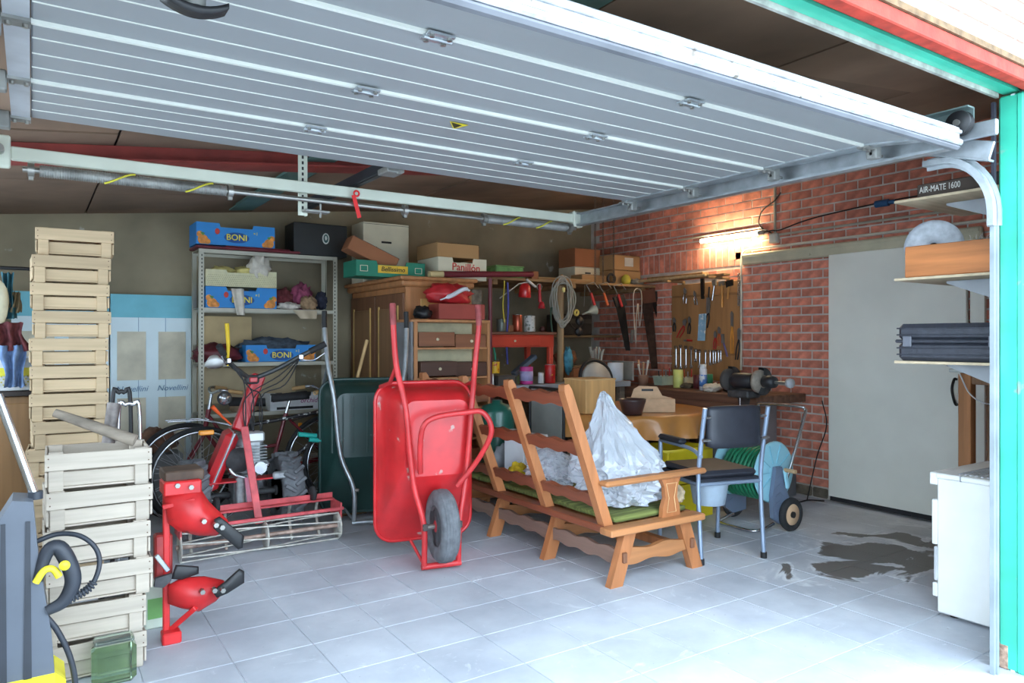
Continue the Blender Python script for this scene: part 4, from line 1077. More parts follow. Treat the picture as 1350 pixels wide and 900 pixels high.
# red column to the handlebars
ca, cb_ = pY(318, 556, 4.98), pY(337, 505, 5.02)
MB().box((0, 0, 0), ((cb_ - ca).length + .12, .085, .06), M=frame((ca + cb_) / 2, cb_ - ca, (0, -1, 0)), bev=.01).build('steering_column', M_tred, tk, W=True)
hb0 = pY(332, 500, 5.0)
MB().box(hb0, (.085, .07, .06), bev=.012).build('handle_clamp', M_engd, tk, W=True)
MB().box(hb0 + V((0, -.04, .0)), (.05, .02, .03), bev=.004).build('clamp_cover', M_tred, tk, W=True)
gr = [(pY(290, 458, 4.85), pY(300, 475, 4.9)), (pY(425, 455, 4.85), pY(395, 470, 4.9))]
M_bar = mat('handlebar_grey', (84, 86, 86), .45, metal=.5, var=.15)
for i, (a, b) in enumerate(gr):
    MB().tube(smoothpath([hb0, (hb0 + b) / 2 + V((0, 0, -.01)), b, a], 5), .016, 10).build('handlebar', M_bar, tk, W=True)
    MB().cyl(b + (a - b) * .45, a + (a - b) * .15, .021, n=12).build('grip', M_black, tk, W=True)
    MB().tube(smoothpath([b + V((0, -.02, -.02)), (a + b) / 2 + V((.0, -.05, -.06)), a + V((0, -.05, -.05))], 4), .006, 6).build('brake_lever', M_chrome, tk, W=True)
    for k in range(3):
        q = b + V((0, -.02, 0)); e = V((1.17 + .05 * k, 4.92, .68 - .05 * k))
        MB().tube(smoothpath([q, (q + hb0) / 2 + V((.02 * k, -.06, -.05 - .03 * k)), hb0 + V((-.06 + .05 * k, -.08, -.12)), e], 5), .004, 6).build('control_cable', M_black, tk, W=True)
    MB().box(b + V((0, -.025, 0)), (.03, .04, .035), bev=.006).build('lever_mount', M_chrome, tk, W=True)
MB().tube([pY(300, 482, 4.88), pY(301, 455, 4.86), pY(299, 426, 4.84)], [.006, .012, .014], 10).build('yellow_lever', mat('lever_yellow', (226, 190, 40), .5), tk, W=True)
MB().tube([pY(305, 560, 4.9), pY(292, 548, 4.88), pY(280, 536, 4.86)], [.005, .008, .014], 10).build('orange_lever', mat('lever_orange', (232, 92, 40), .5), tk, W=True)
MB().box(pY(272, 570, 4.9), (.09, .03, .03), bev=.006).build('amber_lamp', mat('amber', (236, 150, 40), .3), tk, W=True)
lh = pY(283, 480, 4.84)
MB().lathe([(.0, -.05), (.03, -.05), (.055, -.01), (.058, .0), (.0, .004)], 22, frame(lh, (1, 0, 0), (-.5, -.3, -.5))).build('white_guard', mat('guard_white', (228, 230, 228), .4), tk, W=True)
MB().lathe([(.0, -.06), (.035, -.05), (.045, 0), (.04, .01), (.0, .012)], 20, frame(pY(296, 525, 4.86), (1, 0, 0), (-.5, -.8, 0))).build('headlamp', M_black, tk, W=True)
MB().lathe([(.0, .012), (.034, .010), (.036, .014), (.0, .02)], 20, frame(pY(296, 525, 4.86), (1, 0, 0), (-.5, -.8, 0))).build('lamp_glass', M_chrome, tk, W=True)
# cross plate and front arms
MB().box((1.18, 4.93, .385), (.60, .12, .012), bev=.003).build('cross_plate', M_tred, tk, W=True)
MB().box((1.38, 4.87, .40), (.10, .03, .05), bev=.01).build('silver_bracket', M_eng, tk, W=True)
a, b = pY(322, 562, 4.80), pY(342, 690, 4.62)
MB().box((0, 0, 0), ((b - a).length, .045, .014), M=frame((a + b) / 2, b - a, (0, -1, 0)), bev=.003).build('lift_arm', M_pink, tk, W=True)
a, b = pY(326, 630, 4.86), pY(330, 662, 4.75)
MB().box((0, 0, 0), ((b - a).length, .035, .02), M=frame((a + b) / 2, b - a, (0, -1, 0)), bev=.003).build('link_arm', mat('pale_pink_paint', (222, 140, 160), .5), tk, W=True)
MB().cyl(pY(317, 628, 4.9), pY(317, 672, 4.8), .03, n=14).build('drive_shaft', M_eng, tk, W=True)

# ------------------------------------------------------------------ roller harrow in front of the tractor
rk = thing('roller_harrow', 'red and pale steel cage roller harrow lying before the walking tractor', 'harrow', (1.2, 4.58, 0))
M_cage = mat('bare_pale_steel', (204, 200, 190), .5, metal=.3, var=.2, scale=20)
ya = 4.62
MB().box((1.20, ya + .10, .235), (.98, .05, .012), bev=.003).box((1.20, ya + .125, .25), (.98, .008, .045)).build('beam', M_pink, rk, W=True)
MB().box((1.20, ya - .06, .20), (1.0, .02, .02), bev=.003).build('front_bar', M_pink, rk, W=True)
for x in (.72, 1.68):
    MB().box((x, ya + .02, .19), (.012, .19, .10), bev=.003).build('end_plate', M_pink, rk, W=True)
cR, cz = .085, .088
for x in (.72, 1.21, 1.67):
    MB().lathe([(.012, -.003), (cR, -.003), (cR, .003), (.012, .003)], 24, frame((x, ya - .03, cz), (0, 0, 1), (1, 0, 0))).build('cage_disc', M_cage, rk, W=True)
for i in range(7):
    pts = []
    for k in range(13):
        a = 2 * math.pi * i / 7 + .9 * k / 12; pts.append(V((.72 + .95 * k / 12, ya - .03 + cR * math.cos(a), cz + cR * math.sin(a))))
    MB().tube(pts, .0055, 6).build('cage_bar', M_cage, rk, W=True)
MB().cyl((.70, ya - .03, cz), (1.70, ya - .03, cz), .014, n=10).build('roller_axle', mat('rusty_pale', (176, 150, 136), .6, metal=.3, var=.3, scale=20), rk, W=True)
for x in (.80, 1.0, 1.40, 1.58):
    MB().tube(smoothpath([(x, ya + .10, .23), (x + .01, ya + .16, .16), (x, ya + .10, .08), (x, ya + .06, .012)], 4), .010, 8).build('spring_tine', M_cage, rk, W=True)
for x in (1.55, .95):
    MB().lathe([(.01, -.012), (.045, -.012), (.05, 0), (.045, .012), (.01, .012)], 20, frame((x, ya + .10, .285), (0, 0, 1), (1, 0, 0))).build('depth_wheel', M_black, rk, W=True)

# ------------------------------------------------------------------ reversible plough standing in front
pg = thing('reversible_plough', 'red reversible plough with two black shares standing beside the low crates', 'plough', (.5, 3.44, 0))
YP = 3.44
M_prd = mat('plough_red', (204, 40, 42), .42, var=.2, scale=7, spots=((96, 40, 38), 12, .66))
x0 = pY(219, 700, YP).x
MB().box((x0, YP, .36), (.026, .03, .66), bev=.004).build('upright', M_prd, pg, W=True)
def board(poly, bulge, nm, m, y):
    """curved plate from a pixel outline at depth y"""
    P = [pY(px, py, y) for px, py in poly]; c = sum(P, V()) / len(P)
    n = len(P); vs = []; rings = 5
    for r_ in range(rings + 1):
        k = r_ / rings
        for p in P:
            q = c + (p - c) * k; vs.append(q + V((0, -bulge * (1 - k * k), 0)))
    fs = [(r_ * n + j, r_ * n + (j + 1) % n, (r_ + 1) * n + (j + 1) % n, (r_ + 1) * n + j) for r_ in range(1, rings) for j in range(n)] + [tuple(range(n, 2 * n))]
    o = len(vs); vs += [p + V((0, .012, 0)) for p in vs]; k = len(fs)
    fs += [tuple(reversed([q + o for q in f])) for f in fs[:k]] + [(rings * n + j, rings * n + (j + 1) % n, rings * n + (j + 1) % n + o, rings * n + j + o) for j in range(n)]
    return MB().add(vs, fs, True).build(nm, m, pg, W=True)
board([(216, 655), (240, 645), (262, 640), (275, 660), (300, 685), (302, 692), (285, 706), (262, 706), (235, 700), (222, 690)], .07, 'mouldboard', M_prd, YP - .04)
board([(222, 772), (240, 762), (270, 760), (295, 765), (300, 775), (285, 792), (262, 806), (240, 802), (222, 796)], .06, 'mouldboard', M_prd, YP - .04)
board([(283, 685), (290, 681), (322, 706), (320, 722), (314, 724), (282, 697)], .01, 'share', M_blk, YP - .13)
board([(280, 780), (296, 768), (316, 750), (322, 753), (322, 768), (300, 782), (286, 788)], .01, 'share', M_blk, YP - .13)
board([(226, 763), (232, 745), (262, 747), (262, 756), (240, 764)], .01, 'skimmer', M_blk, YP - .06)
hd = MB().box(pY(238, 640, YP), (.15, .13, .06), bev=.006).build('headstock', M_prd, pg, W=True)
MB().box(pY(242, 626, YP) + V((0, .05, 0)), (.16, .16, .05), bev=.006).build('mounting_block', mat('rust_brown_steel', (86, 66, 52), .7, var=.3, scale=14), pg, W=True)
for x, y, yy in ((234, 640, -.07), (252, 642, -.07), (269, 687, -.13), (267, 780, -.12), (285, 692, -.16), (293, 695, -.16), (283, 778, -.16), (294, 778, -.16)):
    p = pY(x, y, YP + yy)
    MB().cyl(p + V((0, .02, 0)), p - V((0, .008, 0)), .011, n=6).build('bolt', M_bolt, pg, W=True)
MB().box((0, 0, 0), (.13, .026, .02), M=frame(pY(236, 663, YP - .06), (1, -.2, .18), (0, 0, 1)), bev=.003).build('cross_lug', M_prd, pg, W=True)
MB().box((0, 0, 0), (.19, .026, .022), M=frame((pY(222, 832, YP - .0) + pY(252, 806, YP - .06)) / 2, pY(252, 806, YP - .06) - pY(222, 832, YP), (0, 0, 1)), bev=.003).build('lower_stay', M_prd, pg, W=True)
MB().box((x0 + .015, YP - .03, .025), (.075, .07, .05), bev=.006).build('foot', M_prd, pg, W=True)
MB().box((x0 - .01, YP + .02, .36), (.07, .06, .20), bev=.008).build('turnover_housing', mat('plough_dark_red', (150, 46, 44), .5, var=.3, scale=12), pg, W=True)
MB().box((0, 0, 0), (.09, .02, .012), M=frame(pY(214, 742, YP - .06), (.5, 0, -.8), (0, -1, 0)), bev=.003).build('latch', M_chrome, pg, W=True)
MB().prism([(-.03, 0), (.035, .01), (.03, -.02), (.0, -.045), (-.035, -.035)], .02, frame(pY(215, 760, YP - .06), (1, 0, 0), (0, -1, 0))).build('latch_cam', M_engd, pg, W=True)
# ------------------------------------------------------------------ wooden settle (bench) along the middle
M_oak = mat('bench_oak', (178, 114, 70), .5, var=.14, scale=4, wood=2, bump=.08)
M_oakx = mat('bench_oak_long', (184, 124, 78), .5, var=.14, scale=4, wood=0, bump=.08)
M_redw = mat('bench_dark_rail', (134, 74, 50), .45, var=.18, scale=4, wood=1)
M_greyw = mat('bench_stretcher', (132, 104, 90), .6, var=.18, scale=4, wood=1)
bn = thing('wooden_bench', 'oak settle with wavy dark back rails and splayed legs in mid floor', 'bench', (2.83, 3.75, 0))
YE = [2.89, 3.48, 4.08, 4.68]
def wavy(L_, h, n=24, waves=3, amp=.008):
    top = [(L_ * i / n, h / 2 + amp * math.sin(2 * math.pi * waves * i / n)) for i in range(n + 1)]
    bot = [(L_ * i / n, -h / 2 + amp * math.sin(2 * math.pi * waves * i / n + 2.6)) for i in range(n, -1, -1)]
    return top + bot
# seat frame
MB().box((2.545, 3.79, .2955), (.075, 1.73, .038), bev=.006).build('seat_rail', M_redw, bn, W=True)
MB().box((3.15, 3.79, .2955), (.06, 1.73, .038), bev=.006).build('seat_rail', M_oak, bn, W=True)
MB().box((2.83, 2.87, .298), (.70, .10, .036), bev=.006).build('seat_end', M_oakx, bn, W=True)
MB().box((2.83, 4.69, .298), (.60, .10, .036), bev=.006).build('seat_end', M_oakx, bn, W=True)
for k in range(5): MB().box((2.63 + k * .115, 3.78, .288), (.08, 1.70, .016), bev=.003).build('seat_slat', M_oak, bn, W=True)
for i, y in enumerate(YE):
    for s, xt, xb in ((0, 2.655, 2.555), (1, 3.06, 3.165)):
        poly = [(xt - .042, .28), (xt + .042, .28), (xb + .042, 0), (xb - .042, 0)]
        MB().prism(poly, .045, frame((0, y, 0), (1, 0, 0), (0, -1, 0))).build('leg', M_oak, bn, W=True)
    pts = wavy(.52, .075, waves=2)
    MB().prism(pts, .028, frame((2.60, y, .145), (1, 0, 0), (0, -1, 0))).build('cross_stretcher', M_oakx, bn, W=True)
    if i == 0:
        for x in (2.605, 3.115):
            MB().box((x, y - .028, .15), (.028, .02, .055), bev=.004, rz=0).build('wedge', mat('wedge_brown', (120, 78, 54), .6), bn, W=True)
for a, b in zip(YE[:-1], YE[1:]):
    MB().prism(wavy(b - a - .046, .075, waves=3, amp=.007), .022, frame((2.590, a + .023, .150), (0, 1, 0), (-1, 0, 0))).build('long_stretcher', M_greyw, bn, W=True)
MB().box((3.07, 3.78, .12), (.05, 1.74, .05), bev=.006).build('front_stretcher', M_oak, bn, W=True)
# leaning back
PB, PT = V((2.56, 0, .29)), V((2.27, 0, 1.07))
YPs = [2.955, 3.475, 4.0, 4.56]
du = (PT - PB).normalized()
for y in YPs:
    L_ = (PT - PB).length; Mx = frame((PB.x, y, PB.z), du, (0, 1, 0))
    MB().prism([(0, -.028), (L_ - .03, -.024), (L_, -.012), (L_ - .005, .016), (L_ - .04, .026), (0, .030)], .052, Mx).build('back_post', M_oak, bn, W=True)
for k in (.20, .56, .90):
    c = PB + (PT - PB) * k
    for a, b in zip(YPs[:-1], YPs[1:]):
        MB().prism(wavy(b - a - .04, .068, waves=3, amp=.007), .024, frame((c.x, a + .02, c.z), (0, 1, 0), (-.93, 0, -.36))).build('back_rail', M_redw, bn, W=True)
MB().box((2.86, 2.895, .545), (.76, .075, .03), bev=.012).build('arm_rest', M_oakx, bn, W=True)
MB().prism([(2.90, .316), (3.04, .316), (3.035, .37), (3.015, .42), (3.02, .48), (3.045, .53), (2.895, .53), (2.92, .48), (2.925, .42), (2.905, .37)], .028, frame((0, 2.895, 0), (1, 0, 0), (0, -1, 0))).build('arm_support', M_oak, bn, W=True)
MB().tube([V((x, 2.879, z)) for x, z in ((2.935, .34), (3.005, .34), (2.99, .42), (3.01, .50), (2.93, .50), (2.95, .42))], .0025, 5, True).build('carved_line', mat('carved_pale', (222, 180, 130), .6), bn, W=True)
# seat pad and things lying on the bench
M_pad = mat('green_stripe_cloth', (108, 116, 60), .9, var=.35, scale=9, wood=0, bump=.2)
def padf(u, v): return V((2.60 + .53 * u, 2.93 + 1.70 * v, .345 + .012 * math.sin(v * 30) * math.sin(u * 3.1) + .01 * noise.noise(V((u * 4, v * 9, 1)))))
single(MB().sheet(padf, 10, 40, .024), 'seat_pad', M_pad, 'green striped cloth pad along the bench seat', 'cushion')
M_bag = mat('clear_plastic_bag', (232, 238, 246), .16, var=.04, scale=14, trans=.35, alpha=.78, bump=.2)
def bag(c, r, seed, neck=None):
    mb = MB(); vs = []; n = 84; m = 54; c = V(c); rr = random.Random(seed); o_ = V((seed * 5.1, seed * 2.2, 0))
    for i in range(m + 1):
        th = math.pi * i / m
        for j in range(n):
            ph = 2 * math.pi * j / n; d = V((math.sin(th) * math.cos(ph), math.sin(th) * math.sin(ph), math.cos(th)))
            q = 1.16 - abs(noise.noise(d * 1.9 + o_)) * .45 - abs(noise.noise(d * 4.6 + o_)) * .28 - abs(noise.noise(d * 9.5 + o_)) * .13
            p = V((d.x * r[0] * q, d.y * r[1] * q, d.z * r[2] * (.9 + .1 * q)))
            if p.z < -r[2] * .62: p.z = -r[2] * .62
            if neck and d.z > .25:
                k = (d.z - .25) / .75; k = k * k * (3 - 2 * k); lo = .24 + .07 * math.sin(ph * 9)
                p.x *= 1 - k * (1 - lo); p.y *= 1 - k * (1 - lo)
                p += V(neck) * k
            if 0 < i < m: p += V((rr.uniform(-1, 1), rr.uniform(-1, 1), rr.uniform(-.6, .6))) * .0035
            vs.append(c + p)
    fs = []
    for i in range(m):
        for j in range(n):
            a, b, c_, d_ = i * n + j, i * n + (j + 1) % n, (i + 1) * n + (j + 1) % n, (i + 1) * n + j
            fs += [(a, b, c_), (a, c_, d_)] if (i + j) % 2 else [(a, b, d_), (b, c_, d_)]
    return mb.add(vs, fs, False)
single(bag((2.87, 3.22, .525), (.25, .29, .26), 3, (.02, .14, .20)), 'plastic_bag', M_bag, 'tall clear plastic bag with gathered top on the bench', 'bag')
single(bag((2.75, 3.72, .455), (.15, .17, .15), 5), 'plastic_bag', M_bag, 'low clear plastic bag lying flat beside the tall one on the bench', 'bag')
single(MB().box((2.88, 4.17, .497), (.26, .18, .27), bev=.004, rz=.25), 'paper_carton', mat('paper_white', (224, 226, 230), .7, var=.05), 'white carton with blue handwriting standing on the bench', 'carton')
pc = bpy.data.objects['paper_carton']
for k in range(7):
    p = V((2.72 + .012 * k, 4.03, .58 - .022 * k))
    MB().box((.0, 0, 0), (.10 - .008 * (k % 3), .002, .006), M=frame((2.86 + .0 * k, 4.066, .60 - .024 * k), (.97, .247, 0), (0, 0, 1))).build('handwriting', mat('ink_grey', (120, 140, 176), .7), pc, W=True)
single(MB().box((2.83, 4.30, .648), (.22, .12, .008), bev=.003, rz=.4), 'paper_sheet', mat('paper_white2', (222, 226, 232), .7), 'loose white paper lying on the pile behind the carton', 'paper')
single(MB().blob((2.82, 4.345, .46), (.10, .045, .10), 44, .25, 3, 24, floor=-.10), 'grey_bundle', mat('grey_cloth', (150, 152, 156), .9, var=.2, scale=12), 'grey bundle on the bench under the loose paper', 'cloth')
for i, (c_, r_, k, lab) in enumerate((((2.69, 3.985, .42), (.07, .07, .06), (206, 178, 40), 'mustard yellow crumpled cloth on the bench'),
                                      ((2.65, 4.29, .395), (.04, .09, .04), (40, 96, 92), 'dark teal cloth on the bench seat'),
                                      ((2.66, 4.12, .375), (.04, .06, .014), (176, 48, 92), 'magenta cloth strip on the bench seat'),
                                      ((3.10, 2.965, .40), (.06, .025, .05), (190, 170, 140), 'striped multicolour cloth at the arm end of the bench'))):
    single(MB().blob(c_, r_, 50 + i, .4, 3.5, 26, floor=-(c_[2] - .362)), 'bench_cloth', mat('bcloth_%d' % i, k, .9, var=.35, scale=18, spots=((150, 60, 60), 16, .62) if i == 3 else None), lab, 'cloth')
# ------------------------------------------------------------------ commode chair
M_ctube = mat('chair_tube_blue_grey', (150, 166, 188), .35, metal=.5, var=.06)
M_cvin = mat('black_vinyl', (44, 46, 54), .45, var=.12, scale=16)
ch = thing('commode_chair', 'black vinyl commode chair with grey tube frame behind the bench end', 'chair', (3.49, 3.06, 0))
BR = V((3.636, 2.779, 0)); fw = V((.26, .965, 0)).normalized(); lf = V((-.965, .26, 0)).normalized(); UP = V((0, 0, 1))
Pc = lambda l, f, z: BR + lf * l + fw * f + UP * z
Wc, Dc = .43, .47
for l in (0, Wc):
    MB().tube(smoothpath([Pc(l, 0, .015), Pc(l, .03, .45), Pc(l, .0, .70), Pc(l, -.04, .905)], 5), .0135, 10).build('back_leg', M_ctube, ch, W=True)
    MB().tube([Pc(l, Dc, .015), Pc(l, Dc - .01, .45), Pc(l, Dc - .01, .66 if l else .46)], .0135, 10).build('front_leg', M_ctube, ch, W=True)
    MB().tube([Pc(l, .03, .455), Pc(l, Dc - .01, .455)], .012, 8).build('side_rail', M_ctube, ch, W=True)
    for f in (0, Dc): MB().cyl(Pc(l, f, 0), Pc(l, f, .035), .019, n=12).build('foot_cap', M_blk, ch, W=True)
MB().tube([Pc(0, .03, .455), Pc(Wc, .03, .455)], .012, 8).build('rear_rail', M_ctube, ch, W=True)
MB().tube([Pc(0, Dc - .01, .455), Pc(Wc, Dc - .01, .455)], .012, 8).build('front_rail', M_ctube, ch, W=True)
MB().tube(smoothpath([Pc(Wc, 0, .62), Pc(Wc, .12, .655), Pc(Wc, Dc - .01, .66)], 4), .012, 8).build('arm_tube', M_ctube, ch, W=True)
MB().box((0, 0, 0), (.27, .055, .035), M=frame(Pc(Wc, .32, .685), fw, UP), bev=.014).build('arm_pad', M_cvin, ch, W=True)
def backf(u, v):
    k = u * 2 - 1
    return Pc(.035 + (Wc - .07) * u, -.025 - .03 * (1 - k * k) * 0 + .02 * k * k, .668 + .245 * v - .012 * k ** 8 * (1 if v > .5 else -1))
bkm = MB(); ring = []
for off in (0, .035):
    ring.append([[backf(i / 12, j / 8) + fw * (off - .0175 + (.008 if (j in (0, 8) or i in (0, 12)) and off == 0 else 0)) for j in range(9)] for i in range(13)])
vs = [p for r in ring for row in r for p in row]; n9 = 9 * 13
fs = [(i * 9 + j, (i + 1) * 9 + j, (i + 1) * 9 + j + 1, i * 9 + j + 1) for i in range(12) for j in range(8)]
fs += [tuple(reversed([q + n9 for q in f])) for f in fs]
for i in range(12): fs += [(i * 9, (i + 1) * 9, (i + 1) * 9 + n9, i * 9 + n9), (i * 9 + 8, (i + 1) * 9 + 8, (i + 1) * 9 + 8 + n9, i * 9 + 8 + n9)]
for j in range(8): fs += [(j, j + 1, j + 1 + n9, j + n9), (108 + j, 109 + j, 109 + j + n9, 108 + j + n9)]
bkm.add(vs, fs, True).build('backrest', M_cvin, ch, W=True)
for l in (.02, Wc - .02):
    for z in (.72, .85):
        MB().cyl(Pc(l - .03 if l < .2 else l + .03, -.03, z), Pc(l + .02 if l < .2 else l - .02, -.03, z), .010, n=10).build('back_bolt', M_chrome, ch, W=True)
MB().box((0, 0, 0), (.43, .40, .045), M=frame(Pc(Wc / 2, .25, .505), fw, UP), bev=.018).build('seat', M_cvin, ch, W=True)
MB().box((0, 0, 0), (.44, .42, .022), M=frame(Pc(Wc / 2, .25, .472), fw, UP), bev=.008).build('seat_flap', M_cvin, ch, W=True)
MB().lathe([(.0, .30), (.095, .30), (.115, .42), (.135, .43), (.135, .44), (.10, .44), (.09, .32), (.0, .315)], 28, Matrix.Translation(Pc(Wc / 2 + .03, .20, 0))).build('pot', mat('pan_grey_blue', (190, 208, 224), .4), ch, W=True)
# ------------------------------------------------------------------ hose reel trolley
hr = thing('hose_trolley', 'light blue hose reel trolley with green hose by the brick wall', 'hose reel', (4.22, 3.30, 0))
M_lb = mat('reel_light_blue', (156, 212, 228), .4, var=.04)
M_gp = mat('trolley_blue_grey', (110, 124, 146), .5, var=.06)
M_hose = mat('green_hose', (36, 130, 92), .4, var=.12, scale=9)
RC = V((4.20, 0, .40))
for y in (3.13, 3.47):
    M = frame((RC.x, y, RC.z), (1, 0, 0), (0, 1, 0))
    MB().lathe([(.05, -.008), (.20, -.008), (.21, 0), (.20, .008), (.05, .008)], 32, M).build('reel_flange', M_lb, hr, W=True)
    rb = MB()
    for i in range(10): rb.box((.125, 0, -.011 if y < 3.3 else .011), (.13, .006, .006), M=M @ Matrix.Rotation(i * math.pi / 5, 4, 'Z'))
    o = rb.build('flange_ribs', mat('reel_blue_shade', (136, 196, 214), .4), hr, W=True); o['kind'] = 'stuff'
MB().cyl((RC.x, 3.12, RC.z), (RC.x, 3.48, RC.z), .06, n=20).build('drum', M_lb, hr, W=True)
k = 0
for R_, ys in ((.115, 9), (.145, 9), (.172, 8)):
    pts = []
    for i in range(ys * 16 + 1):
        a = 2 * math.pi * i / 16; y = 3.165 + (.27) * i / (ys * 16)
        pts.append(V((RC.x + R_ * math.cos(a), y, RC.z + R_ * math.sin(a) - (.02 if R_ > .15 else 0))))
    MB().tube(pts, .0125, 7).build('hose_coil', M_hose, hr, W=True)
for y in (3.10, 3.50):
    poly = [(4.17, .44), (4.23, .44), (4.29, .25), (4.36, .16), (4.36, .06), (4.22, .05), (4.14, .10), (4.13, .25)]
    MB().prism(poly, .03, frame((0, y, 0), (1, 0, 0), (0, -1, 0))).build('side_frame', M_gp, hr, W=True)
    rb = MB()
    for i in range(5): rb.prism([(4.16, .13 + i * .055), (4.21, .15 + i * .055), (4.26 - i * .008, .13 + i * .055), (4.26 - i * .008, .142 + i * .055), (4.21, .162 + i * .055), (4.16, .142 + i * .055)], .038, frame((0, y, 0), (1, 0, 0), (0, -1, 0)))
    o = rb.build('side_ribs', M_gp, hr, W=True); o['kind'] = 'stuff'
    M = frame((4.29, y - .04 if y < 3.3 else y + .04, .115), (1, 0, 0), (0, 1, 0))
    MB().torus(.09, .024, M, 28, 8).build('tyre', M_black, hr, W=True)
    MB().lathe([(.015, -.012), (.07, -.016), (.078, 0), (.07, .016), (.015, .012)], 24, M).build('wheel_disc', mat('wheel_tan', (214, 178, 142), .6), hr, W=True)
    MB().cyl(M @ V((0, 0, -.024)), M @ V((0, 0, .024)), .022, n=12).build('hub_cap', M_blk, hr, W=True)
MB().tube(smoothpath([(4.26, 3.09, .30), (4.36, 3.09, .50), (4.50, 3.10, .77), (4.515, 3.11, .81), (4.50, 3.15, .828), (4.49, 3.45, .828), (4.50, 3.49, .81), (4.49, 3.50, .77), (4.36, 3.51, .50), (4.26, 3.51, .30)], 5), .011, 8).build('push_handle', M_chrome, hr, W=True)
MB().tube(smoothpath([(4.20, 3.13, .05), (4.10, 3.13, .03), (4.02, 3.16, .02), (4.00, 3.30, .02), (4.02, 3.44, .02), (4.10, 3.47, .03), (4.20, 3.47, .05)], 5), .011, 8).build('foot_bar', M_chrome, hr, W=True)
MB().box((0, 0, 0), (.14, .035, .02), M=frame((4.245, 3.065, .36), (.25, 0, -1), (0, -1, 0)), bev=.008).build('crank', M_lb, hr, W=True)
MB().cyl((4.23, 3.065, .42), (4.23, 2.98, .42), .014, n=12).build('crank_knob', mat('knob_tan', (206, 170, 128), .6), hr, W=True)
# ------------------------------------------------------------------ yellow crates, cables, small box
M_ycr = mat('yellow_plastic', (232, 208, 40), .45, var=.05)
def ycrate(z, label, w=.46, d=.34, h=.25):
    t = thing('plastic_crate', label, 'crate', (3.98, 3.84, z))
    for y, nm in ((-1, 'wall_panel'), (1, 'wall_panel')): MB().box((3.98, 3.84 + y * (d / 2), z + h / 2), (w, .01, h), bev=.003).build('wall_panel', M_ycr, t, W=True)
    for x in (-1, 1): MB().box((3.98 + x * w / 2, 3.84, z + h / 2), (.01, d, h), bev=.003).build('end_panel', M_ycr, t, W=True)
    MB().box((3.98, 3.84, z + .006), (w, d, .012)).build('base', M_ycr, t, W=True)
    MB().tube([V((3.98 + sx * (w / 2 + .006), 3.84 + sy * (d / 2 + .006), z + h - .008)) for sx, sy in ((-1, -1), (1, -1), (1, 1), (-1, 1))], .012, 6, True).build('rim', M_ycr, t, W=True)
ycrate(.002, 'yellow plastic crate on the floor behind the commode chair')
ycrate(.262, 'upper yellow plastic crate stacked behind the commode chair')
single(MB().box((5.22, 3.86, .10), (.20, .24, .20), bev=.006), 'grey_box', mat('grey_metal_box', (116, 118, 122), .5, metal=.3), 'low grey metal box against the brick wall behind the trolley', 'box')
cab = MB()
cp = [(4.95, 3.75, .02), (5.02, 3.62, .012), (5.10, 3.72, .014), (4.98, 3.80, .02), (4.90, 3.66, .012), (5.05, 3.55, .010), (5.20, 3.55, .01), (5.28, 3.46, .01)]
single(MB().tube(smoothpath(cp, 6), .006, 6), 'floor_cable', bk, 'black cable coiled on the floor by the brick wall', 'cable')
single(MB().tube(smoothpath([(5.20, 3.56, .012), (5.30, 3.54, .35), (5.37, 3.50, .60), (5.37, 3.54, .80)], 6), .005, 6), 'hanging_cable', bk, 'black cable hanging from the workbench down the brick wall', 'cable')
# ------------------------------------------------------------------ round table with leatherette cloth
TC, TR_ = V((4.0, 4.42, 0)), .66
rt = thing('round_table', 'round table behind the bench under a tan leatherette cloth', 'table', tuple(TC))
MB().lathe([(0, .70), (TR_ - .02, .70), (TR_ - .02, .735), (0, .735)], 40, Matrix.Translation(TC)).build('tabletop', M_oldwood, rt, W=True)
MB().cyl(TC, TC + V((0, 0, .70)), .06, n=16).build('pedestal', M_oldwood, rt, W=True)
MB().lathe([(.0, .05), (.10, .05), (.28, .02), (.28, .0), (.0, .0)], 24, Matrix.Translation(TC)).build('foot', M_oldwood, rt, W=True)
def clf(u, v):
    a = 2 * math.pi * v; r = TR_ * min(1, u / .72)
    if u <= .72: return TC + V((r * math.cos(a), r * math.sin(a), .742))
    k = (u - .72) / .28; rr = TR_ + .012 + .035 * k * math.sin(a * 16) + .02 * k
    return TC + V((rr * math.cos(a), rr * math.sin(a), .742 - .17 * k))
single(MB().sheet(clf, 25, 160), 'tablecloth', mat('tan_leatherette', (196, 134, 70), .35, var=.1, scale=5, coat=.2), 'tan leatherette cloth draped over the round table', 'tablecloth')
kb = thing('plywood_box', 'plywood box standing on the left of the round table', 'box', (3.56, 4.28, .745))
MB().box((3.55, 4.29, .872), (.29, .26, .25), bev=.004).build('box_body', mat('plywood', (206, 158, 100), .6, var=.12, scale=5, wood=2), kb, W=True)
MB().box((3.55, 4.29, .999), (.30, .27, .012), bev=.003).build('box_lid', mat('plywood_edge', (216, 176, 122), .6, var=.1), kb, W=True)
tt = thing('tool_tote', 'plywood tool tote with handle slot on the round table', 'tool tote', (3.98, 4.10, .745))
ct = V((3.99, 4.09, .745)); dx = V((.83, -.557, 0)); M = frame(ct, dx, (0, 0, 1))
dy = V((.557, .83, 0))
poly = [(-.17, 0), (.17, 0), (.17, .10), (.09, .12), (.05, .19), (-.09, .195), (-.13, .17), (-.15, .11), (-.17, .10)]
Mf = frame(ct, dx, -dy)
hole = [(-.07, .155), (.02, .155), (.02, .172), (-.07, .172)]
M_ply = mat('pale_plywood', (204, 168, 132), .7, var=.08, scale=5, wood=0)
MB().prism(poly, .012, Mf).build('handle_board', M_ply, tt, W=True)
MB().prism(hole, .0145, Mf).build('handle_slot', M_blk, tt, W=True)
for s in (-.09, .09): MB().box((0, s, .05), (.34, .012, .10), M=M).build('side_board', M_ply, tt, W=True)
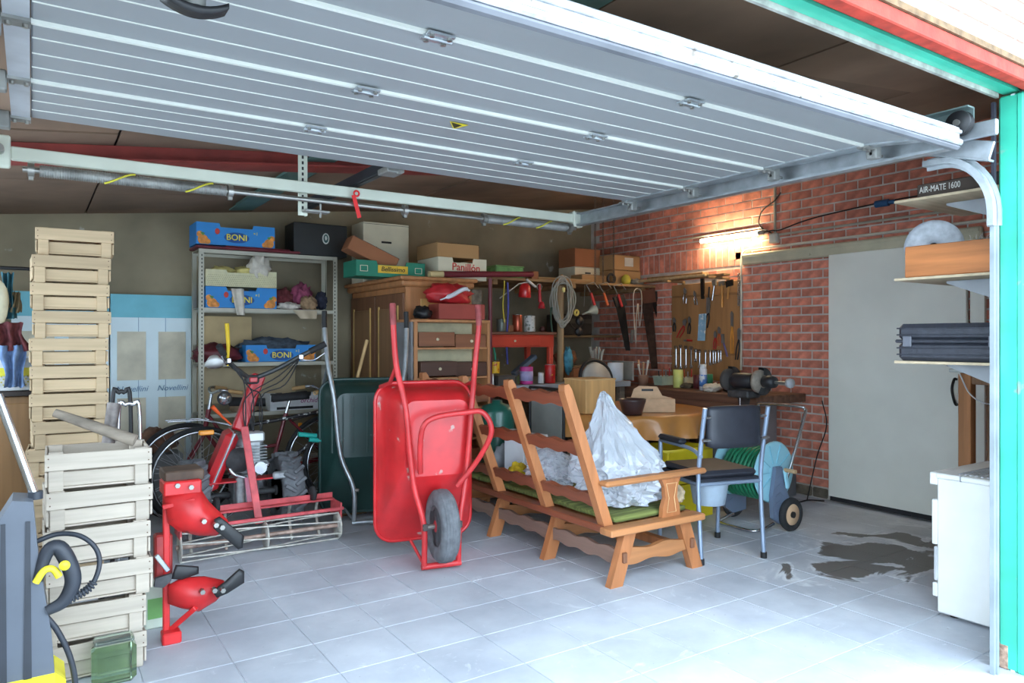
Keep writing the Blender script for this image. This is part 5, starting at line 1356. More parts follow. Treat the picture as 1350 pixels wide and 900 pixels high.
for s in (-.165, .165): MB().box((s, 0, .05), (.012, .18, .10), M=M).build('end_board', M_ply, tt, W=True)
MB().box((0, 0, .006), (.34, .18, .010), M=M).build('base_board', M_ply, tt, W=True)
single(MB().lathe([(0, 0), (.07, 0), (.088, .07), (.098, .10), (.10, .115), (.092, .115), (.082, .075), (.064, .012), (0, .012)], 28, Matrix.Translation((3.70, 3.98, .745))), 'plant_bowl', mat('dark_brown_plastic', (66, 46, 44), .4), 'dark brown plastic bowl on the front of the round table', 'bowl')
# grey folded chair and drum behind the bench
gc = thing('folding_chair', 'grey upholstered folding chair folded upright against the round table', 'chair', (3.235, 4.42, 0))
M_gup = mat('grey_upholstery', (150, 152, 146), .8, var=.06)
MB().box((3.245, 4.42, .70), (.03, .40, .42), bev=.012).build('backrest', M_gup, gc, W=True)
MB().box((3.235, 4.42, .28), (.03, .38, .36), bev=.012).build('seat', M_gup, gc, W=True)
for y in (4.205, 4.635):
    MB().tube([(3.235, y, .012), (3.235, y, .93)], .011, 8).build('back_leg', M_blk, gc, W=True)
MB().tube([(3.235, 4.205, .93), (3.235, 4.635, .93)], .011, 8).build('top_bar', M_blk, gc, W=True)
single(MB().lathe([(0, 0), (.12, 0), (.125, .02), (.125, .40), (.11, .45), (.04, .47), (.04, .49), (0, .49)], 26, Matrix.Translation((2.86, 4.52, .362))), 'green_drum', mat('green_drum', (30, 92, 78), .35, coat=.3), 'dark green drum standing on the far end of the bench', 'drum')
single(MB().box((3.5, 4.95, .26), (.40, .40, .52), bev=.01), 'dark_crate', mat('dark_crate', (52, 48, 46), .8), 'dark crate on the floor behind the round table', 'crate')
single(MB().box((4.47, 4.88, .16), (.36, .30, .32), bev=.01), 'dark_crate', mat('dark_crate', (52, 48, 46), .8), 'dark crate standing under the round table', 'crate')
# ------------------------------------------------------------------ wardrobe and drawer cabinet
M_wd = mat('wardrobe_brown', (124, 84, 58), .5, var=.15, scale=3, wood=2)
M_wl = mat('wardrobe_light', (186, 128, 82), .5, var=.14, scale=3, wood=2)
M_wp = mat('wardrobe_panel', (206, 164, 100), .5, var=.12, scale=3, wood=2)
wd = thing('wardrobe', 'brown wooden wardrobe with panelled doors in the back corner beside the shelf', 'wardrobe', (2.76, 5.82, 0))
MB().box((2.77, 5.83, .86), (.60, 1.14, 1.72), bev=.005).build('carcass', M_wl, wd, W=True)
MB().box((2.76, 5.83, 1.745), (.66, 1.20, .05), bev=.012).build('cornice', M_wl, wd, W=True)
MB().box((2.76, 5.83, 1.785), (.70, 1.24, .03), bev=.008).build('cornice_top', M_wl, wd, W=True)
for k in range(2):
    y = 5.545 + k * .565
    d = MB().box((2.462, y, .86), (.02, .55, 1.62), bev=.004).build('door', M_wd, wd, W=True)
    MB().box((2.449, y, .90), (.008, .36, 1.30), bev=.003).build('door_panel', mat('door_panel_brown', (140, 104, 72), .5, var=.12, scale=3, wood=2), d, W=True)
    for s in (-1, 1): MB().box((2.447, y + s * .19, .90), (.012, .018, 1.34), bev=.003).build('gilt_moulding', mat('gilt', (196, 160, 90), .45), d, W=True)
MB().box((2.80, 5.255, 1.15), (.40, .012, .95), bev=.004).build('side_panel', M_wp, wd, W=True)
for s in (-1, 1): MB().box((2.77 + s * .28, 5.256, .86), (.04, .012, 1.68)).build('side_stile', M_wl, wd, W=True)
ZW = 1.80
dc = thing('drawer_cabinet', 'small wooden drawer cabinet with open slots before the wardrobe', 'cabinet', (2.72, 5.07, 0))
MB().box((2.375, 5.07, .725), (.02, .26, 1.45), bev=.003).build('left_side', mat('grey_side_board', (128, 126, 128), .7, var=.1), dc, W=True)
MB().box((3.05, 5.07, .725), (.025, .26, 1.45), bev=.003).build('right_side', M_wl, dc, W=True)
MB().box((2.405, 4.945, .725), (.03, .012, 1.45)).build('front_stile', M_wl, dc, W=True)
MB().box((2.71, 5.07, 1.44), (.70, .27, .022), bev=.003).build('top', M_wl, dc, W=True)
MB().box((2.71, 5.195, .725), (.66, .01, 1.42)).build('back_board', mat('cream_back', (206, 196, 160), .7), dc, W=True)
for z in (1.23, 1.0, .76, .52, .28, .03): MB().box((2.71, 5.07, z), (.65, .25, .014)).build('divider', M_wl, dc, W=True)
M_dr = mat('drawer_brown', (138, 88, 60), .5, var=.15, scale=4, wood=0); M_drd = mat('drawer_dark', (86, 58, 46), .5, var=.15, scale=4, wood=0)
for i, (x0, x1, z, dy, m) in enumerate(((2.43, 2.74, 1.30, 0, M_dr), (2.75, 3.03, 1.285, .01, M_dr), (2.43, 2.74, 1.075, -.04, M_drd), (2.75, 3.03, 1.065, 0, M_drd), (2.55, 2.74, .86, .02, M_drd), (2.75, 3.03, .86, -.03, M_dr), (2.43, 3.03, .62, 0, M_dr), (2.43, 3.03, .38, 0, M_dr), (2.43, 3.03, .14, 0, M_dr))):
    d = MB().box(((x0 + x1) / 2, 5.04 + dy, z), (x1 - x0, .20, .11), bev=.004).build('drawer', m, dc, W=True)
    MB().lathe([(.0, .018), (.012, .014), (.012, .006), (.006, 0)], 12, frame(((x0 + x1) / 2, 4.94 + dy, z), (1, 0, 0), (0, -1, 0))).build('knob', mat('knob_ivory', (222, 212, 180), .4), d, W=True)
ZC = 1.452
single(MB().box((2.80, 5.02, ZC + .062), (.40, .20, .12), bev=.004, rz=-.05), 'red_carton', mat('brick_red_card', (156, 66, 54), .7, var=.1), 'brick red carton on the drawer cabinet', 'carton')
rb = thing('red_bag', 'crumpled red and white bag lying on the brick red carton', 'bag', (2.76, 5.05, ZC + .125))
MB().blob((2.74, 5.05, ZC + .20), (.19, .10, .085), 61, .35, 2.2, 30, floor=-.07).build('red_shell', mat('red_nylon', (186, 40, 44), .5, var=.2, scale=9), rb, W=True)
MB().tube(smoothpath([(2.62, 4.955, ZC + .15), (2.72, 4.94, ZC + .19), (2.82, 4.94, ZC + .24), (2.88, 4.96, ZC + .23)], 5), [.006] * 3 + [.018] * 10 + [.008] * 3, 8).build('white_lining', mat('white_nylon', (214, 214, 218), .5), rb, W=True)
MB().blob((2.50, 5.02, ZC + .05), (.07, .08, .05), 62, .4, 3, 20, floor=-.045).build('dark_strap', M_blk, rb, W=True)
single(MB().box((3.135, 5.30, .86), (.11, .05, 1.72), bev=.008), 'fibre_slab', mat('grey_fibre', (126, 118, 104), .95, var=.25, scale=25, bump=.4), 'grey fibre slab standing beside the wardrobe', 'slab')
# ------------------------------------------------------------------ boxes on the wardrobe
M_kraft = mat('kraft_cardboard', (178, 138, 92), .8, var=.07, scale=3)
M_kraftb = mat('kraft_brown', (156, 100, 66), .8, var=.08, scale=3)
M_wbox = mat('off_white_card', (218, 210, 184), .75, var=.05)
gx0, gx1 = pY(470, 365, 5.42).x, pY(560, 365, 5.42).x
M_gtr = mat('green_carton', (42, 130, 104), .65, var=.08)
gt = tray('fruit_tray', 'green fruit tray with yellow label on the wardrobe edge', 'carton', gx0, gx1, 5.42, 5.70, ZW, .125, M_gtr)
cx = (gx0 + gx1) / 2
MB().box((cx + .01, 5.414, ZW + .06), (.26, .004, .062)).build('yellow_label', mat('label_yellow', (228, 186, 60), .6), gt, W=True)
text('Bellissimo', .052, frame((cx + .01, 5.411, ZW + .06), (1, 0, 0), (0, -1, 0)), M_blk, 'lettering', gt, bold=.0004, shear=.15)
for x in (gx0 + .06, gx1 - .06):
    for w_, h_, o_ in ((.06, .004, .022), (.06, .004, -.022)): MB().box((x, 5.415, ZW + .06 + o_), (w_, .004, h_)).build('white_frame_line', M_wbox, gt, W=True)
    for o_ in (-.03, .03): MB().box((x + o_, 5.415, ZW + .06), (.004, .004, .046)).build('white_frame_line', M_wbox, gt, W=True)
def cbox(label, c, s, m, rz=0., ry=0., hole=True, tape=False, name='cardboard_box', cat='box'):
    """closed carton with lid seam, hand hole and flaps"""
    t = thing(name, label, cat, (c[0], c[1], c[2]), rz)
    R = Matrix.Rotation(ry, 4, 'Y')
    MB().box((0, 0, s[2] / 2), s, M=R, bev=.004).build('carton_body', m, t)
    MB().box((0, -s[1] / 2 - .0006, s[2] * .97), (s[0], .002, .003), M=R).build('lid_seam', M_blk, t)
    MB().box((0, 0, s[2] + .0012), (.004, s[1], .002), M=R).build('flap_gap', M_blk, t)
    if hole:
        MB().box((0, -s[1] / 2 - .001, s[2] * .68), (s[0] * .22, .003, .018), M=R, bev=.001).build('hand_hole', M_blk, t)
    return t
cbox('white lidded box at the back of the wardrobe top', (2.66, 6.20, ZW), (.44, .28, .54), M_wbox)
cbox('open brown carton tipped over on the green tray', (2.29, 5.60, ZW + .135), (.42, .20, .12), M_kraftb, rz=-.1, ry=.42, hole=False)
px0 = pY(578, 360, 5.36)
pb = tray('fruit_tray', 'white fruit tray with red lettering on the wardrobe', 'carton', px0.x, pY(641, 360, 5.36).x, 5.36, 5.74, ZW, .185, M_wbox, lip=.04)
text('Panillón', .088, frame(((px0.x + pY(641, 360, 5.36).x) / 2 + .03, 5.354, ZW + .105), (1, 0, -.02), (0, -1, 0)), M_pr, 'lettering', pb, bold=.001)
cbox('kraft carton lid sitting on the white lettered tray', (px0.x + .19, 5.55, ZW + .187), (.40, .38, .12), M_kraft, hole=False)
MB()
cbox('off-white carton behind the lettered tray', (3.32, 5.78, 1.855), (.22, .2, .14), M_wbox)
cbox('brown carton perched behind the lettered tray', (3.30, 5.80, 1.997), (.22, .2, .15), M_kraftb, rz=.2, hole=False)
# ------------------------------------------------------------------ hanging plank shelf over the benches
ps = thing('plank_shelf', 'rough plank shelf hung on chains along the back corner', 'shelf', (4.2, 5.9, 1.8))
M_plank = mat('rough_plank', (150, 116, 78), .85, var=.25, scale=3, wood=0, bump=.2)
for i in range(5):
    MB().box((4.34, 5.52 + i * .19, 1.84), (2.06, .18, .024), bev=.003).build('plank', M_plank, ps, W=True)
for x in (3.42, 4.3, 5.2): MB().box((x, 5.92, 1.806), (.05, .98, .044), bev=.004).build('bearer', M_plank, ps, W=True)
for x in (4.62, 4.72, 4.86):
    cm = MB(); z = 1.855; q = 0
    while z < ceil_z(x) - .01:
        cm.torus(.010, .003, Matrix.Translation((x, 5.50, z)) @ (rotm(math.pi / 2, 0, 0) if q % 2 else rotm(math.pi / 2, 0, math.pi / 2)), 10, 5); z += .02; q += 1
    o = cm.build('chain', mat('rusty_chain', (100, 86, 76), .6, metal=.5), ps, W=True); o['kind'] = 'stuff'
PS = 1.853
def board(name, label, a, b, w, t, m=M_plank):
    L_ = (V(b) - V(a)).length
    return single(MB().box((0, 0, 0), (L_, w, t), M=frame((V(a) + V(b)) / 2, V(b) - V(a), (0, 0, 1)), bev=.003), name, m, label, 'plank')
board('loose_plank', 'loose plank with pale end lying on the front of the plank shelf', (3.95, 5.565, PS + .012), (4.60, 5.565, PS + .012), .08, .022)
board('loose_plank', 'squared timber stick lying on the plank shelf edge', (3.9, 5.645, PS + .021), (4.66, 5.645, PS + .021), .05, .04, mat('pale_timber', (186, 156, 112), .7, wood=0))
for i, (y0, y1, z, x) in enumerate(((4.40, 5.40, 1.885, 5.24), (4.55, 5.42, 1.885, 5.13), (4.70, 5.44, 1.92, 5.30))):
    board('wall_board', ('dark board along the brick wall above the tool panel', 'pale batten lying beside the wall board above the tools', 'short board piled on the wall boards')[i], (x, y0, z), (x, y1, z), .09 if i != 1 else .03, .022, (M_plank, mat('pale_timber', (186, 156, 112), .7, wood=0), M_plank)[i])
for i, y in enumerate((4.50, 5.05)):
    single(MB().box((5.24, y, 1.862), (.29, .03, .022), bev=.002).box((5.375, y, 1.80), (.022, .03, .10), bev=.002), 'wall_bracket', M_plank, 'wooden bracket holding the wall boards ' + ('near the conduit' if i == 0 else 'near the brick corner'), 'bracket')
# boxes on the plank shelf, right end
cbox('brown carton on top of the white box in the back corner', (4.84, 6.02, PS + .20), (.34, .28, .19), M_kraftb, hole=False)
cbox('white printed carton under the brown one in the back corner', (4.84, 6.02, PS), (.34, .28, .198), M_wbox)
cbox('low kraft tray in front of the white printed carton', (4.76, 5.77, PS), (.32, .18, .10), M_kraft, hole=False)
cbox('kraft carton with white label on top of its twin', (5.18, 5.78, PS + .165), (.36, .26, .155), M_kraft, hole=False)
t = cbox('kraft carton under the labelled one by the brick wall', (5.18, 5.78, PS), (.36, .28, .16), M_kraft, hole=False)
o = bpy.data.objects['cardboard_box']
single(MB().box((5.20, 5.646, PS + .25), (.12, .002, .09)), 'box_label', mat('label_white', (214, 212, 200), .7), 'white paper label on the upper kraft carton', 'label')
single(MB().blob((5.10, 5.585, PS + .055), (.05, .05, .055), 70, .2, 2, 20, floor=-.05), 'yellow_pouch', mat('yellow_pouch', (190, 176, 60), .7), 'yellow pouch in front of the kraft cartons', 'pouch')
single(MB().torus(.045, .014, frame((4.90, 5.58, PS + .06), (1, 0, 0), (0, -1, 0)), 22, 8), 'black_coil', M_blk, 'black cable coil standing on the plank shelf', 'cable')
single(MB().blob((5.24, 5.565, PS + .035), (.08, .06, .04), 71, .4, 4, 20, floor=-.033), 'grey_rope', mat('grey_rope', (140, 134, 124), .9, var=.3, scale=20), 'grey tangled rope beside the yellow pouch', 'rope')
# left end of the plank shelf
g2 = thing('green_box', 'translucent green plastic box on the plank shelf', 'box', (3.62, 5.6, PS))
MB().box((3.62, 5.60, PS + .052), (.30, .20, .10), bev=.008).build('box_body', mat('green_clear', (110, 160, 100), .3, var=.25, scale=14), g2, W=True)
MB().box((3.62, 5.60, PS + .106), (.31, .21, .012), bev=.004).build('lid', mat('green_lid', (126, 172, 110), .35), g2, W=True)
mr_ = thing('carpet_roll', 'maroon rolled mat with cream end lying across the wardrobe and shelf', 'roll', (3.1, 5.32, ZW))
a, b = pY(566, 362, 5.30), pY(702, 368, 5.30)
a.z = ZW + .028; b.z = PS + .026
MB().cyl(a + (b - a) * .12, b, .026, .024, n=16).build('roll', M_mar, mr_, W=True)
MB().cyl(a, a + (b - a) * .12, .028, n=16).build('cream_wrap', mat('cream_paper', (206, 186, 136), .7), mr_, W=True)
single(MB().box((3.92, 5.56, PS + .04), (.08, .06, .08), bev=.003), 'wood_block', M_kraftb, 'small wooden block on the plank shelf beside the green box', 'block')
# ------------------------------------------------------------------ back bench with red desk on it
ZB = .905
gbn = thing('back_bench', 'grey topped work table along the back wall under the plank shelf', 'table', (3.95, 5.75, 0))
MB().box((3.93, 5.72, ZB - .025), (1.62, 1.2, .05), bev=.004).build('top', mat('grey_painted_board', (150, 160, 172), .6, var=.15, scale=6), gbn, W=True)
for x in (3.18, 4.68):
    for y in (5.2, 6.25): MB().box((x, y, ZB / 2 - .025), (.06, .06, ZB - .05), bev=.004).build('leg', M_oldwood, gbn, W=True)
MB().box((3.93, 5.72, .25), (1.5, 1.0, .02)).build('low_shelf', M_oldwood, gbn, W=True)
single(MB().tube([(3.135, 5.06, 0), (3.135, 5.06, 1.80)], .017, 10), 'maroon_post', mat('maroon_metal', (104, 40, 50), .5), 'thin maroon steel post holding up the plank shelf', 'post')
single(MB().tube([(4.13, 5.42, .906), (4.13, 5.42, 1.80)], .032, 12), 'timber_post', mat('round_timber', (168, 140, 104), .8, var=.2, scale=4, wood=2), 'round timber post between bench and plank shelf', 'post')
M_rdesk = mat('red_desk', (188, 62, 42), .5, var=.12, scale=5)
ZR = ZB + .46
rd = thing('red_desk', 'small red wooden desk with drawer standing on the back bench', 'desk', (3.60, 5.55, ZB))
rx0, rx1 = 3.22, 3.98
MB().box(((rx0 + rx1) / 2, 5.52, ZR - .012), (rx1 - rx0 + .04, .44, .024), bev=.004).build('desk_top', mat('desk_top_brown', (112, 72, 56), .6), rd, W=True)
MB().box(((rx0 + rx1) / 2, 5.33, ZR - .08), (rx1 - rx0, .02, .11), bev=.003).build('apron', M_rdesk, rd, W=True)
d = MB().box(((rx0 + rx1) / 2 - .04, 5.318, ZR - .08), (.52, .014, .085), bev=.003).build('drawer', M_rdesk, rd, W=True)
MB().lathe([(0, .02), (.010, .016), (.010, .006), (.005, 0)], 12, frame(((rx0 + rx1) / 2 - .06, 5.311, ZR - .08), (1, 0, 0), (0, -1, 0))).build('knob', mat('knob_ivory', (222, 212, 180), .4), d, W=True)
for x in (rx0 + .03, rx1 - .03):
    for y in (5.34, 5.70):
        MB().box((x, y, (ZB + ZR - .024) / 2), (.05, .04, ZR - .026 - ZB), bev=.003).build('leg', M_rdesk, rd, W=True)
        if y < 5.5:
            for q in (-.012, .012): MB().box((x + q, y - .0205, ZB + .17), (.006, .003, .30)).build('flute', mat('desk_flute', (206, 92, 70), .5), rd, W=True)
def can(px, y0, y1, Y, z, label, m, m2=None, w=None, name='paint_can', lid=None, r=None):
    """tin: pixel column, top and bottom rows give the height at depth Y"""
    c = pY(px, y1, Y); h = (y1 - y0) / F_PX * (c.x * SN + c.y * CS)
    r = r or h * .38
    t = thing(name, label, 'can', (c.x, Y, z))
    M = Matrix.Translation((c.x, Y, z))
    MB().lathe([(0, .002), (r * .96, .002), (r, .006), (r, h - .006), (r * .94, h), (0, h)], 22, M).build('body', m, t, W=True)
    if m2: MB().lathe([(r + .001, h * .2), (r + .001, h * .75)], 22, M).build('label_band', m2, t, W=True)
    MB().torus(r * .97, .003, M @ Matrix.Translation((0, 0, h - .003)), 22, 5).build('rim', lid or M_chrome, t, W=True)
    return t
ZR0 = ZR + .001
can(682, 414, 437, 5.48, ZR0, 'copper coloured paint tin on the red desk', mat('copper_tin', (176, 84, 60), .3, metal=.6), r=.045)
can(698, 415, 437, 5.48, ZR0, 'white printed paint tin on the red desk', mat('white_tin', (206, 206, 200), .4, spots=((110, 120, 110), 40, .56)), r=.052)
can(661, 420, 437, 5.50, ZR0, 'grey green tin on the left of the red desk', mat('grey_tin', (120, 126, 118), .4, metal=.4), r=.045)
single(MB().box(tuple(pY(672, 432, 5.5)), (.05, .05, .06), bev=.003), 'wood_cube', M_kraftb, 'small brown block between the tins on the red desk', 'block').location.z = ZR0
single(MB().blob(pY(715, 432, 5.5), (.028, .028, .028), 75, .1, 2, 16), 'brown_ball', mat('ball_brown', (88, 48, 44), .4), 'dark round ball on the red desk', 'ball').location.z = ZR0
Z1 = ZB + .001
can(694, 480, 503, 5.24, Z1, 'pink and violet tub under the red desk', mat('pink_tub', (206, 70, 150), .4), mat('violet_label', (176, 170, 214), .5), r=.058, lid=mat('pink_lid', (220, 70, 160), .4))
can(725, 478, 503, 5.24, Z1, 'red can with yellow print under the red desk', mat('red_can', (190, 36, 36), .4, spots=((220, 180, 70), 26, .64)), r=.048)
can(713, 488, 503, 5.24, Z1, 'small white cup beside the red can', mat('white_cup', (214, 216, 218), .5), r=.026)
can(652, 478, 494, 5.30, Z1 + .10, 'yellow and red mug on the white box under the desk', mat('mug_yellow', (224, 176, 40), .5, spots=((196, 60, 40), 26, .58)), r=.045)
single(MB().box((3.20, 5.30, Z1 + .05), (.17, .12, .098), bev=.004), 'white_box', mat('white_small_box', (214, 214, 208), .6), 'small white box under the yellow mug', 'box')
single(MB().box((3.39, 5.26, Z1 + .042), (.17, .12, .084), bev=.004), 'dark_tin_box', mat('tin_dark', (84, 80, 76), .5, metal=.3), 'dark tin box under the red desk beside the pink tub', 'box')
single(MB().box((0, 0, 0), (.30, .07, .04), M=frame((3.72, 5.42, Z1 + .16), (.8, .1, .5), (0, 0, 1)), bev=.006), 'grey_tool_case', mat('tool_case', (92, 106, 122), .5), 'grey blue tool case leaning under the red desk', 'case')
single(MB().box((3.62, 5.30, Z1 + .035), (.08, .06, .07), bev=.004), 'green_packet', mat('packet_green', (150, 168, 120), .6), 'small pale green packet by the pink tub', 'packet')
# hanging things in front of the plank shelf edge
YH = 5.40
rl = thing('red_lamp', 'red clamp lamp hanging under the plank shelf on a white arm', 'lamp', tuple(pY(692, 398, YH)))
c = pY(692, 384, YH)
MB().lathe([(0, .075), (.03, .07), (.05, .04), (.058, -.05), (.055, -.055), (.045, .03), (0, .06)], 22, frame(c, (1, 0, 0), (-.35, -.1, .9))).build('shade', mat('lamp_red', (206, 36, 36), .35, coat=.4), rl, W=True)
MB().tube([pY(659, 393, YH), pY(684, 374, YH), pY(700, 371, YH)], .006, 8).build('arm', mat('lamp_arm_white', (190, 190, 184), .5), rl, W=True)
MB().cyl(pY(694, 368, YH), pY(706, 378, YH), .012, n=10).build('switch_body', mat('lamp_arm_white', (190, 190, 184), .5), rl, W=True)
hl = thing('inspection_lamp', 'red inspection hand lamp hanging beside the red clamp lamp', 'lamp', tuple(pY(712, 408, YH)))
MB().tube([pY(711, 375, YH), pY(712, 398, YH)], [.012, .016], 10).build('handle', mat('lamp_red2', (178, 34, 44), .4), hl, W=True)
MB().lathe([(0, .03), (.018, .03), (.034, -.03), (.03, -.032), (0, .0)], 18, frame(pY(714, 402, YH), (1, 0, 0), (-.2, 0, 1))).build('head', mat('lamp_red2', (178, 34, 44), .4), hl, W=True)
MB().torus(.028, .004, frame(pY(711, 378, YH), (1, 0, 0), (0, -1, 0)), 18, 5).build('hook', M_galvd, hl, W=True)
M_cabg = mat('grey_cable', (156, 154, 144), .7, var=.15)
cc_ = thing('cable_coil', 'large coil of grey extension cable hanging under the plank shelf', 'cable', tuple(pY(742, 420, YH - .03)))
for i in range(9):
    o0 = pY(742, 395, YH - .03 - .008 * (i % 4)); w_ = .07 + .012 * ((i * 5) % 7); h_ = .19 + .012 * ((i * 3) % 6)
    pts = [o0 + V((w_ * math.cos(a) * (1 + .12 * math.sin(a)), .012 * math.sin(3 * a + i), h_ * math.sin(a) - .01 * i * .5)) for a in [2 * math.pi * k / 28 for k in range(28)]]
    MB().tube(pts, .0055, 6, True).build('cable_turn', M_cabg, cc_, W=True)
MB().box(pY(743, 382, YH - .07), (.028, .026, .045), bev=.006).build('plug', mat('plug_yellow', (222, 206, 130), .5), cc_, W=True)
MB().tube([pY(740, 362, YH), pY(743, 372, YH)], .014, 8).build('hanging_loop', mat('loop_tan', (170, 130, 70), .7), cc_, W=True)
for i, (px, y0, y1, k, lab) in enumerate(((669, 372, 480, (70, 72, 150), 'blue strap hanging from the plank shelf beside the maroon post'), (664, 370, 425, (206, 186, 60), 'yellow cord hanging beside the blue strap'), (652, 440, 475, (36, 130, 100), 'green strap hanging beside the maroon post'), (727, 405, 452, (38, 66, 50), 'dark green cord hanging before the red desk'))):
    P = [pY(px + math.sin(q * .8 + i) * 1.0, y0 + (y1 - y0) * q / 8, YH - .05) for q in range(9)]
    single(MB().tube(P, .009 if i != 1 else .005, 8), 'hanging_strap', mat('strap_%d' % i, k, .7), lab, 'strap')
single(MB().torus(.022, .011, frame(pY(760, 412, 5.36), (1, 0, 0), (-.4, -1, 0)), 20, 8), 'tape_roll', mat('tape_yellow', (206, 180, 90), .5), 'yellow tape roll hanging on the timber post', 'tape')
MB()
fu = thing('funnel', 'pale plastic funnel hanging beside the timber post', 'funnel', tuple(pY(776, 412, 5.5)))
MB().lathe([(.008, -.10), (.012, -.02), (.055, .05), (.058, .055), (.05, .05), (.008, -.02)], 20, frame(pY(778, 410, 5.5), (0, 1, 0), (.85, -.2, .3))).build('cone', mat('funnel_pale', (176, 178, 160), .5), fu, W=True)
MB().tube([pY(770, 404, 5.5), pY(771, 380, 5.5), V((pY(771, 380, 5.5).x, 5.5, 1.828))], .003, 5).build('string', M_cabg, fu, W=True)
for i, (px, py) in enumerate(((764, 423), (763, 437))):
    single(MB().lathe([(0, -.02), (.035, -.02), (.045, 0), (.035, .02), (0, .02)], 20, frame(pY(px, py, 5.37), (1, 0, 0), (-.2, -1, 0))), 'black_clamp', M_blk, ('upper black round clamp on the timber post', 'lower black round clamp on the timber post')[i], 'clamp')
# small shelf with old radio box on the brick wall
sm = thing('small_shelf', 'small dark wooden shelf on the wall behind the timber post', 'shelf', (4.85, 5.95, 1.33))
MB().box((4.87, 6.20, 1.33), (1.04, .42, .022), bev=.003).build('board', M_plank, sm, W=True)
rdx = thing('old_toolbox', 'old dark metal toolbox with handle on the small shelf', 'toolbox', (4.80, 6.1, 1.342))
MB().box((4.80, 6.14, 1.342 + .11), (.46, .22, .22), bev=.012).build('toolbox_body', mat('toolbox_dark', (64, 56, 50), .5, metal=.3, var=.2), rdx, W=True)
MB().box((4.80, 6.028, 1.342 + .15), (.42, .006, .05), bev=.002).build('lid_line', mat('toolbox_edge', (84, 76, 66), .5, metal=.3), rdx, W=True)
MB().tube(arc((4.80, 6.02, 1.342 + .16), .09, math.pi, 2 * math.pi, 12), .006, 6).build('handle', mat('toolbox_edge', (84, 76, 66), .5, metal=.3), rdx, W=True)
# ------------------------------------------------------------------ hand tools hanging at the plank edge
M_saw = mat('black_saw', (38, 36, 36), .45, metal=.5)
M_hred = mat('handle_red', (190, 44, 38), .45); M_hor = mat('handle_orange', (206, 96, 46), .45)
M_stl = mat('tool_steel', (140, 140, 138), .4, metal=.7)
def flat(px_poly, Y, t=.006):
    P = [pY(x, y, Y) for x, y in px_poly]; c = sum(P, V()) / len(P)
    return MB().prism([(p.x - c.x, p.z - c.z) for p in P], t, frame(c, (1, 0, 0), (0, -1, 0)))
for i, (lab, bl_, hn, hm) in enumerate((('long black handsaw hanging under the plank shelf', [(811, 400), (823, 398), (831, 462), (825, 462)], [(808, 392), (822, 388), (826, 402), (812, 404)], M_blk),
        ('rusty crosscut saw hanging nearest the tool panel', [(846, 398), (860, 395), (867, 486), (859, 486)], [(844, 384), (862, 380), (864, 398), (848, 400)], mat('saw_handle_brown', (120, 76, 56), .6)),
        ('short black saw hanging behind the crosscut saw', [(858, 395), (866, 394), (873, 425), (869, 428)], [(856, 384), (866, 384), (868, 396), (858, 398)], M_blk))):
    t = thing('handsaw', lab, 'saw', tuple(pY(835, 470, 5.40 + .02 * i)))
    flat(bl_, 5.40 + .02 * i, .004).build('blade', M_saw if i != 1 else mat('rusty_blade', (74, 58, 50), .6, metal=.4, var=.25, scale=18), t, W=True)
    flat(hn, 5.40 + .02 * i, .02).build('handle', hm, t, W=True)
for i, (px, py, k, lab) in enumerate(((781, 392, M_hred, 'red handled hacksaw hanging under the plank shelf'), (798, 392, M_hor, 'orange handled hacksaw next to the red one'), (817, 394, M_hred, 'red handled keyhole saw next to the long black saw'))):
    t = thing('hacksaw', lab, 'saw', tuple(pY(px, py, 5.38)))
    MB().tube([pY(px - 2, py - 6, 5.38), pY(px + 3, py + 10, 5.38)], .013, 8).build('handle', k, t, W=True)
    MB().tube([pY(px - 3, py - 7, 5.38), pY(px - 8, py - 17, 5.38), pY(px + 2, py - 20, 5.38), pY(px + 8, py - 12, 5.38)], .005, 6).build('bow', M_stl, t, W=True)
    MB().tube([pY(px - 3, py - 6, 5.38), pY(px + 7, py - 13, 5.38)], .0025, 5).build('blade', M_saw, t, W=True)
single(MB().tube(smoothpath([pY(840, 380, 5.37), pY(836, 384, 5.37), pY(835, 400, 5.37), pY(838, 452, 5.37), pY(839, 420, 5.37), pY(841, 400, 5.37), pY(843, 430, 5.37), pY(846, 405, 5.37), pY(845, 384, 5.37), pY(840, 380, 5.37)], 5), .006, 6), 'white_rope', mat('rope_pale', (196, 178, 160), .8), 'pale rope looped under the plank shelf between the saws', 'rope')
single(flat([(832, 435), (836, 434), (834, 452), (831, 452)], 5.37, .01), 'steel_chisel', M_stl, 'steel chisel hanging at the end of the pale rope', 'chisel')
